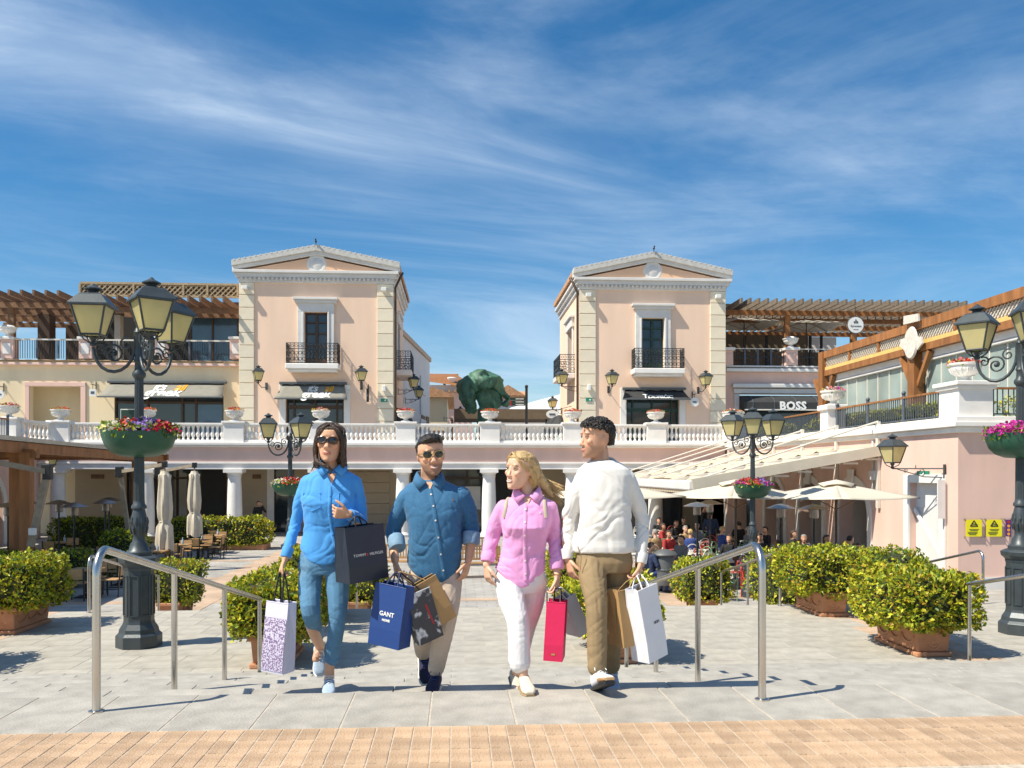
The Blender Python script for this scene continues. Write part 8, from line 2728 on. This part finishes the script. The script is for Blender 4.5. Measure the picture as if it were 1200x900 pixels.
x, y = gx(855, 27); fig('seated woman in black by the dark parasol pole', x, y, ZG, -40, 'sit', 'cloth_black', 'cloth_navy', 'hair_dark', group=CG, long_hair=True)
x, y = gx(968, 26); fig('seated dark haired woman in black behind the hedge', x, y, ZG + 0.06, 20, 'sit', 'cloth_black', 'cloth_black', 'hair_dark', SK1, group=CG, long_hair=True)
x, y = gx(996, 26); fig('seated man in rust shirt behind the hedge', x, y, ZG + 0.04, 120, 'sit', 'cloth_rust', 'cloth_grey', 'hair_black', group=CG)
x, y = gx(1006, 24.5); fig('seated bearded man in black beside the rust shirt', x, y, ZG - 0.06, -10, 'sit', 'cloth_black', 'cloth_black', 'hair_dark', group=CG)
x, y = gx(1026, 24); fig('seated guest whose dark hair shows above the hedge', x, y, ZG - 0.12, 180, 'sit', 'cloth_grey', 'cloth_black', 'hair_black', group=CG)
x, y = gx(762, 24); fig('seated guest in blue jeans beside the man in white jumper', x, y, ZG, 100, 'sit', 'cloth_navy', 'cloth_blue', 'hair_dark', group=CG)

# more guests deeper in the shade, sharing the bodies of the first ones
guests = [o for o in scene.objects if o.type == 'EMPTY' and o.get('group') == CG and str(o.get('label')).startswith('seated')]
more = [(768, 29.5, 200, 2, 'seated guest at the table behind the litter bin'), (783, 29, 30, 5, 'seated guest in dark clothes beside the red chairs'), (817, 33, -30, 6, 'seated guest under the patio heater left of the waiter'), (846, 31, 100, 1, 'seated guest right of the navy shirted waiter'), (866, 34, 190, 7, 'seated guest behind the parasol pole by the lamp'), (890, 27.5, 20, 9, 'seated guest between lamp post and dark handrail'), (929, 29, 60, 3, 'seated guest beside the patio heater near the arches'), (942, 27, -20, 8, 'seated guest left of the dark haired woman in black'), (772, 37, 0, 4, 'seated guest in the back row before the shopfronts'), (757, 31, 150, 0, 'seated guest close behind the white sleeve')]
for px, d, yw, gi, l in more:
    x, y = gx(px, d)
    dup(guests[gi % len(guests)], (x, y, ZG), R(yw), l)

# ------------------------------------------------------------------ cafe chairs, tables, heaters
def iron_chair(m_, lbl):
    t = thing('iron_chair', lbl, 'chair', (0, 0, 0), 0, 'wrought iron cafe chairs')
    for sx in (-1, 1):
        MB().tube([(sx * 0.18, 0.20, 0.0), (sx * 0.19, 0.19, 0.45)], 0.014, 5).build('leg', m_, t)
        MB().tube([(sx * 0.20, -0.20, 0.0), (sx * 0.18, -0.18, 0.45)], 0.014, 5).build('leg', m_, t)
    MB().lathe([(0.02, 0.45), (0.21, 0.45), (0.22, 0.465), (0.21, 0.48), (0.02, 0.475)], 16).build('seat', m_, t)
    b = MB()
    pts = [(0.20 * math.cos(a), 0.20 + 0.02 * math.sin(a), 0.68 + 0.22 * math.sin(a)) for a in [2 * math.pi * k_ / 18 for k_ in range(19)]]
    b.tube(pts, 0.015, 5, cap=False)
    for sx in (-1, 1):
        spiral(b, (sx * 0.085, 0.205, 0.70), (sx, 0, 0), (0, 0, 1), 0.08, 1.4, 0.010, -1.0)
        b.tube([(sx * 0.19, 0.19, 0.45), (sx * 0.17, 0.20, 0.58)], 0.013, 5)
    b.build('backrest', m_, t)
    return t
cc = {'red': ('chair_red', 'red wrought iron chair'), 'white': ('chair_white', 'white wrought iron chair'), 'green': ('chair_green', 'pale green wrought iron chair')}
protos = {}
where = {'red': 'with round scroll back in the cafe rows', 'white': 'with round scroll back in the cafe rows', 'green': 'with round scroll back in the cafe rows'}
def iron_table(lbl):
    t = thing('cafe_table', lbl, 'table', (0, 0, 0), 0, 'round cafe tables')
    MB().lathe([(0.02, 0.70), (0.33, 0.70), (0.34, 0.715), (0.33, 0.73), (0.02, 0.73)], 20).build('tabletop', 'chair_white', t)
    MB().cyl((0, 0, 0.03), (0, 0, 0.70), 0.03, 8).build('column', 'iron', t)
    MB().lathe([(0.22, 0), (0.22, 0.02), (0.05, 0.05)], 14).build('base', 'iron', t)
    return t
tp = None
seq = ['red', 'white', 'green', 'white', 'white', 'red', 'green', 'white']
used = {}
random.seed(5)
spots = []
for j, dY in enumerate((22.6, 24.9, 27.2, 29.6, 32.2, 35.0, 38.0)):
    for i in range(4 if j else 3):
        spots.append((5.6 + i * 1.75 + (0.5 if j % 2 else 0) + (1.0 if j == 0 else 0), dY + random.uniform(-0.2, 0.2)))
k_ = 0
for (sx_, sy_) in spots:
    if tp is None:
        tp = iron_table('round white topped cafe table among the iron chairs'); tt = tp
    else:
        tt = dup(tp)
    tt.location = (sx_, sy_, ZG)
    tt['label'] = 'round white topped cafe table ' + ('in the front rows near the litter bin' if sy_ < 26 else ('in the middle rows under the cream canopy' if sy_ < 33 else 'in the back rows before the arcade'))
    for q in range(3 if sy_ < 33 else 2):
        a = R(120 * q + random.uniform(-25, 25) + 40)
        c_ = seq[(k_ * 3 + k_ // 4) % 8]
        m_, nm_ = cc[c_]
        if c_ not in protos:
            o = protos[c_] = iron_chair(m_, nm_ + ' ' + where[c_])
        else:
            o = dup(protos[c_])
        ro = 'in the front rows near the litter bin' if sy_ < 26 else ('in the middle rows under the cream canopy' if sy_ < 33 else 'in the back rows before the arcade')
        o['label'] = nm_ + ' with scroll back ' + ro
        o.location = (sx_ + 0.62 * math.cos(a), sy_ + 0.62 * math.sin(a), ZG)
        o.rotation_euler = (0, 0, a - R(90) + random.uniform(-0.4, 0.4))
        k_ += 1
def jar(lbl, x, y, z):
    t = thing('napkin_holder', lbl, 'napkin holder', (x, y, z), 0, 'small things on cafe tables')
    MB().box((0, 0, 0.05), (0.12, 0.08, 0.10)).build('box', 'chair_white', t, bevel=0.01)
    MB().cyl((0.12, 0, 0), (0.12, 0, 0.16), 0.025, 8, 0.015).build('sauce_bottle', 'chair_red', t)
for i, (sx_, sy_) in enumerate(spots[:12]):
    jar('white napkin holder with red sauce bottle on a round cafe table', sx_ + 0.05, sy_, ZG + 0.732)

for lbl, px, d, rz in (('square cream parasol beside the white wing door', 980, 24.2, 25), ('square cream parasol behind the red and purple flower bowl', 862, 25.0, 25), ('square cream parasol behind the man in white jumper', 716, 25.2, 25)):
    x, y = gx(px, d)
    parasol(lbl, x, y, ZG, 3.02, 1.52, 'canvas', R(rz), 0.40, 'cream cafe parasols')

def heater(lbl, px, d, group):
    x, y = gx(px, d)
    t = thing('patio_heater', lbl, 'patio heater', (x, y, ZG), 0, group)
    MB().lathe([(0.42, 2.22), (0.43, 2.23), (0.20, 2.32), (0.03, 2.36)], 20).build('reflector', 'heater_steel', t, smooth=40)
    MB().lathe([(0.11, 1.95), (0.13, 2.0), (0.12, 2.2), (0.14, 2.23)], 14).build('burner', 'steel_dark', t, smooth=40)
    MB().cyl((0, 0, 0.5), (0, 0, 1.95), 0.032, 8).build('pole', 'iron', t)
    MB().lathe([(0.24, 0), (0.24, 0.06), (0.20, 0.08), (0.20, 0.55), (0.06, 0.62)], 16).build('gas_housing', 'heater_steel', t, smooth=40)
for i, (px, d) in enumerate(((817, 27.5), (832, 29.5), (915, 26), (954, 25.5))):
    heater(('patio heater left of the waiter', 'patio heater above the waiter in navy', 'patio heater right of the mid lamp post', 'patio heater beside the cream parasol pole')[i], px, d, 'patio heaters at the cafe')
for i, (px, d) in enumerate(((9.5, 27), (30, 30), (69, 29.5), (87, 27), (123.5, 30), (128, 33))):
    heater('steel patio heater under the left timber canopy', px, d, 'patio heaters under the timber canopy')

# litter bin
x, y = gx(779, 24.0)
t = thing('litter_bin', 'grey round litter bin with domed lid beside the cafe', 'litter bin', (x, y, ZG))
MB().lathe([(0.27, 0.22), (0.28, 0.26), (0.28, 0.95), (0.27, 1.0)], 20).build('drum', 'bin_grey', t, smooth=40)
MB().lathe([(0.34, 1.02), (0.35, 1.05), (0.30, 1.12), (0.12, 1.18), (0.03, 1.19)], 20).build('lid', 'bin_grey', t, smooth=40)
MB().lathe([(0.29, 0.62), (0.30, 0.63), (0.30, 0.66), (0.29, 0.67)], 20).build('band', 'bin_grey', t)
MB().cyl((0, 0, 0.04), (0, 0, 0.22), 0.06, 8).lathe([(0.16, 0), (0.16, 0.03), (0.06, 0.05)], 12).build('stand', 'bin_grey', t)

# left: square wooden tables and chairs
def wood_chair():
    t = thing('wooden_chair', 'metal framed chair with tan wooden seat and back at outdoor tables', 'chair', (0, 0, 0), 0, 'tan wooden chairs at the left tables')
    for sx in (-1, 1):
        MB().b2((sx * 0.21 - 0.015, -0.22, 0), (sx * 0.21 + 0.015, -0.19, 0.45)).build('leg', 'iron', t)
        MB().beam((sx * 0.21, 0.22, 0), (sx * 0.21, 0.28, 0.85), 0.03, 0.03, up=(0, 1, 0)).build('leg', 'iron', t)
        MB().b2((sx * 0.21 - 0.012, -0.2, 0.20), (sx * 0.21 + 0.012, 0.22, 0.225)).build('stretcher', 'iron', t)
    MB().b2((-0.22, -0.23, 0.445), (0.22, 0.20, 0.475)).build('seat', 'wood_pale', t, bevel=0.01)
    MB().beam((0, 0.235, 0.56), (0, 0.265, 0.83), 0.42, 0.025, up=(0, 1, 0)).build('backrest', 'wood_pale', t)
    return t
def wood_table():
    t = thing('wooden_table', 'square tan wooden table on dark pedestal in the outdoor rows', 'table', (0, 0, 0), 0, 'tan wooden tables on the left')
    MB().box((0, 0, 0.735), (0.75, 0.75, 0.035)).build('tabletop', 'wood_pale', t, bevel=0.008)
    MB().box((0, 0, 0.37), (0.08, 0.08, 0.69)).build('column', 'iron', t)
    MB().box((0, 0, 0.015), (0.45, 0.45, 0.03)).build('base', 'iron', t)
    return t
wc = wt = None
def put(f, o, loc, rz, lbl=None):
    if o is None:
        o = f(); n = o
    else:
        n = dup(o)
    n.location = loc; n.rotation_euler = (0, 0, rz)
    if lbl:
        n['label'] = lbl
    return o
rows = [(-9.75, y_) for y_ in (23.8, 26.4, 29.0, 31.6, 34.0, 36.2)] + [(-11.7, y_) for y_ in (24.6, 27.6, 30.8, 33.6)] + [(-14.0, 29.0), (-14.4, 33.0), (-10.2, 38.4)]
bt = None
def bottle():
    t = thing('sauce_bottle', 'small pale blue bottle standing on a tan wooden table', 'bottle', (0, 0, 0), 0, 'bottles on the left tables')
    MB().lathe([(0.035, 0), (0.04, 0.02), (0.04, 0.12), (0.015, 0.17), (0.015, 0.21)], 10).build('glass', 'shoe_blue', t, smooth=40)
    MB().cyl((0, 0, 0.21), (0, 0, 0.235), 0.017, 8).build('cap', 'chair_white', t)
    return t
for i, (x, y) in enumerate(rows):
    rw_ = 'in the row bordering the paved walk' if x > -11 else ('in the second row under the timber canopy' if x > -13 else 'in the innermost row beside the return wall')
    wt = put(wood_table, wt, (x, y, ZG), 0, 'square tan wooden table ' + rw_)
    for q in (0, 1):
        wc = put(wood_chair, wc, (x - 0.25 + 0.5 * q * 0 + random.uniform(-0.1, 0.1) + 0.25, y + (0.62 if q else -0.62), ZG), (0 if q else math.pi) + random.uniform(-0.15, 0.15), ('tan chair facing the steps ' if q else 'tan chair with back to the steps ') + rw_)
    if i % 2 == 0:
        wc = put(wood_chair, wc, (x + 0.66, y + random.uniform(-0.1, 0.1), ZG), R(-90) + random.uniform(-0.2, 0.2), 'tan wooden chair at an open side ' + rw_)
    bt = put(bottle, bt, (x + 0.1, y + 0.1, ZG + 0.7525), 0, 'small pale blue bottle on a tan table ' + rw_)

# folded cantilever parasols and a leaning mast
def folded(lbl, px, d, ytop, ybot, mast):
    x, y = gx(px, d)
    t = thing('folded_parasol', lbl, 'parasol', (x, y, ZG), 0, 'folded cantilever parasols')
    zt_ = atD(px, ytop, d).z - ZG
    zb_ = atD(px, ybot, d).z - ZG
    H_ = zt_ - zb_
    vs, fs = [], []
    N = 28
    prof = [(0.0, 0.16), (0.04, 0.22), (0.05, 0.26), (0.12, 0.24), (0.28, 0.29), (0.45, 0.33), (0.58, 0.30), (0.635, 0.23), (0.65, 0.24), (0.70, 0.34), (0.8, 0.36), (0.92, 0.38), (1.0, 0.37)]
    for j, (f, r_) in enumerate(prof):
        for k2 in range(N):
            a = 2 * math.pi * k2 / N
            rr = r_ * (1 + (0.16 if j > 1 else 0.03) * math.sin(a * 7 + j * 0.35 + d)) * 0.70
            vs.append((rr * math.cos(a), rr * math.sin(a), zt_ - H_ * f + (0.06 * math.sin(a * 3 + d) if j == len(prof) - 1 else 0)))
    for j in range(len(prof) - 1):
        for k2 in range(N):
            a_, b_ = j * N + k2, j * N + (k2 + 1) % N
            fs.append((a_, b_, b_ + N, a_ + N))
    fs.append(tuple(range(N)))
    MB().add(vs, fs).build('folded_canopy', 'canvas_old', t, smooth=50)
    MB().lathe([(0.175, -0.025), (0.185, 0.0), (0.175, 0.025)], 18, (0, 0, zt_ - H_ * 0.638)).build('tie', 'canvas_old', t)
    MB().cyl((0, 0, zb_ - 0.1), (0, 0, zt_ + 0.25), 0.03, 8).build('pole', 'wood_grey', t)
    mx, my, mz, bx_, by_ = mast
    MB().beam((0, 0, zt_ + 0.22), (mx, my, mz), 0.09, 0.11).build('arm', 'wood_grey', t)
    MB().beam((mx, my, mz + 0.1), (bx_, by_, 0.1), 0.13, 0.13, up=(0, 1, 0)).build('mast', 'wood_grey', t)
    MB().box((mx, my, mz), (0.24, 0.2, 0.36)).build('hinge', 'iron', t, bevel=0.02)
    MB().box((0, 0, zt_ + 0.22), (0.16, 0.16, 0.2)).build('hub', 'iron', t, bevel=0.02)
    MB().box((bx_, by_, 0.06), (1.0, 1.0, 0.12)).build('base', 'concrete', t)
folded('folded cream cantilever parasol hanging close to the big lamp post', 193, 29.0, 552, 645, (-1.75, 0.8, 3.3, -1.45, 1.2))
folded('folded cream cantilever parasol before the white arcade column', 228, 33.0, 552, 628, (-1.6, 0.8, 3.3, -1.2, 1.2))
mt = thing('cantilever_mast', 'leaning grey wooden parasol mast with arm beside the timber post', 'parasol', (0, 0, 0))
p0, p1, p2 = atD(36, 640, 24.0), atD(56, 553, 24.0), atD(-8, 541, 23.0)
MB().beam(p0, p1, 0.16, 0.16, up=(0, 1, 0)).build('mast', 'wood_grey', mt)
MB().beam(p1, p2, 0.10, 0.14).build('arm', 'wood_grey', mt)
MB().box(p1, (0.22, 0.2, 0.42)).build('hinge', 'iron', mt, bevel=0.02)
MB().box((p0.x, p0.y, ZG + 0.06), (1, 1, 0.12)).build('base', 'concrete', mt)
MB().box(atD(38, 623, 23.8), (0.18, 0.12, 0.2)).build('crank_box', 'sign_white', mt, bevel=0.02)

# slatted wooden benches in the middle of the plaza
def bench():
    t = thing('slatted_bench', 'slatted wooden bench', 'bench', (0, 0, 0), 0, 'wooden benches in mid plaza')
    for sx in (-1, 1):
        MB().b2((sx * 0.80 - 0.04, 0.20, 0), (sx * 0.80 + 0.04, 0.28, 0.95)).build('leg', 'wood_pale', t)
        MB().b2((sx * 0.80 - 0.04, -0.28, 0), (sx * 0.80 + 0.04, -0.20, 0.45)).build('leg', 'wood_pale', t)
        MB().b2((sx * 0.80 - 0.03, -0.28, 0.62), (sx * 0.80 + 0.03, 0.20, 0.66)).build('armrest', 'wood_pale', t)
    for k2 in range(5):
        MB().b2((-0.76, -0.26 + k2 * 0.1, 0.44), (0.76, -0.18 + k2 * 0.1, 0.47)).build('seat_slat', 'wood_pale', t)
    for z in (0.52, 0.92):
        MB().b2((-0.76, 0.22, z), (0.76, 0.26, z + 0.06)).build('back_rail', 'wood_pale', t)
    for k2 in range(17):
        x_ = -0.72 + 1.44 * k2 / 16
        MB().b2((x_ - 0.022, 0.225, 0.58), (x_ + 0.022, 0.252, 0.92)).build('back_slat', 'wood_pale', t)
    return t
b0 = bench()
x, y = gx(557, 27.5); b0.location = (x, y, ZG); b0.rotation_euler = (0, 0, R(8)); b0['label'] = 'slatted wooden bench behind the woman in pink'
x, y = gx(557, 31.0); dup(b0, (x, y, ZG), R(5), 'slatted wooden bench farther back in the plaza, before the columns')
x, y = gx(478, 28.0); dup(b0, (x, y, ZG), R(-5), 'slatted wooden bench behind the man in denim')
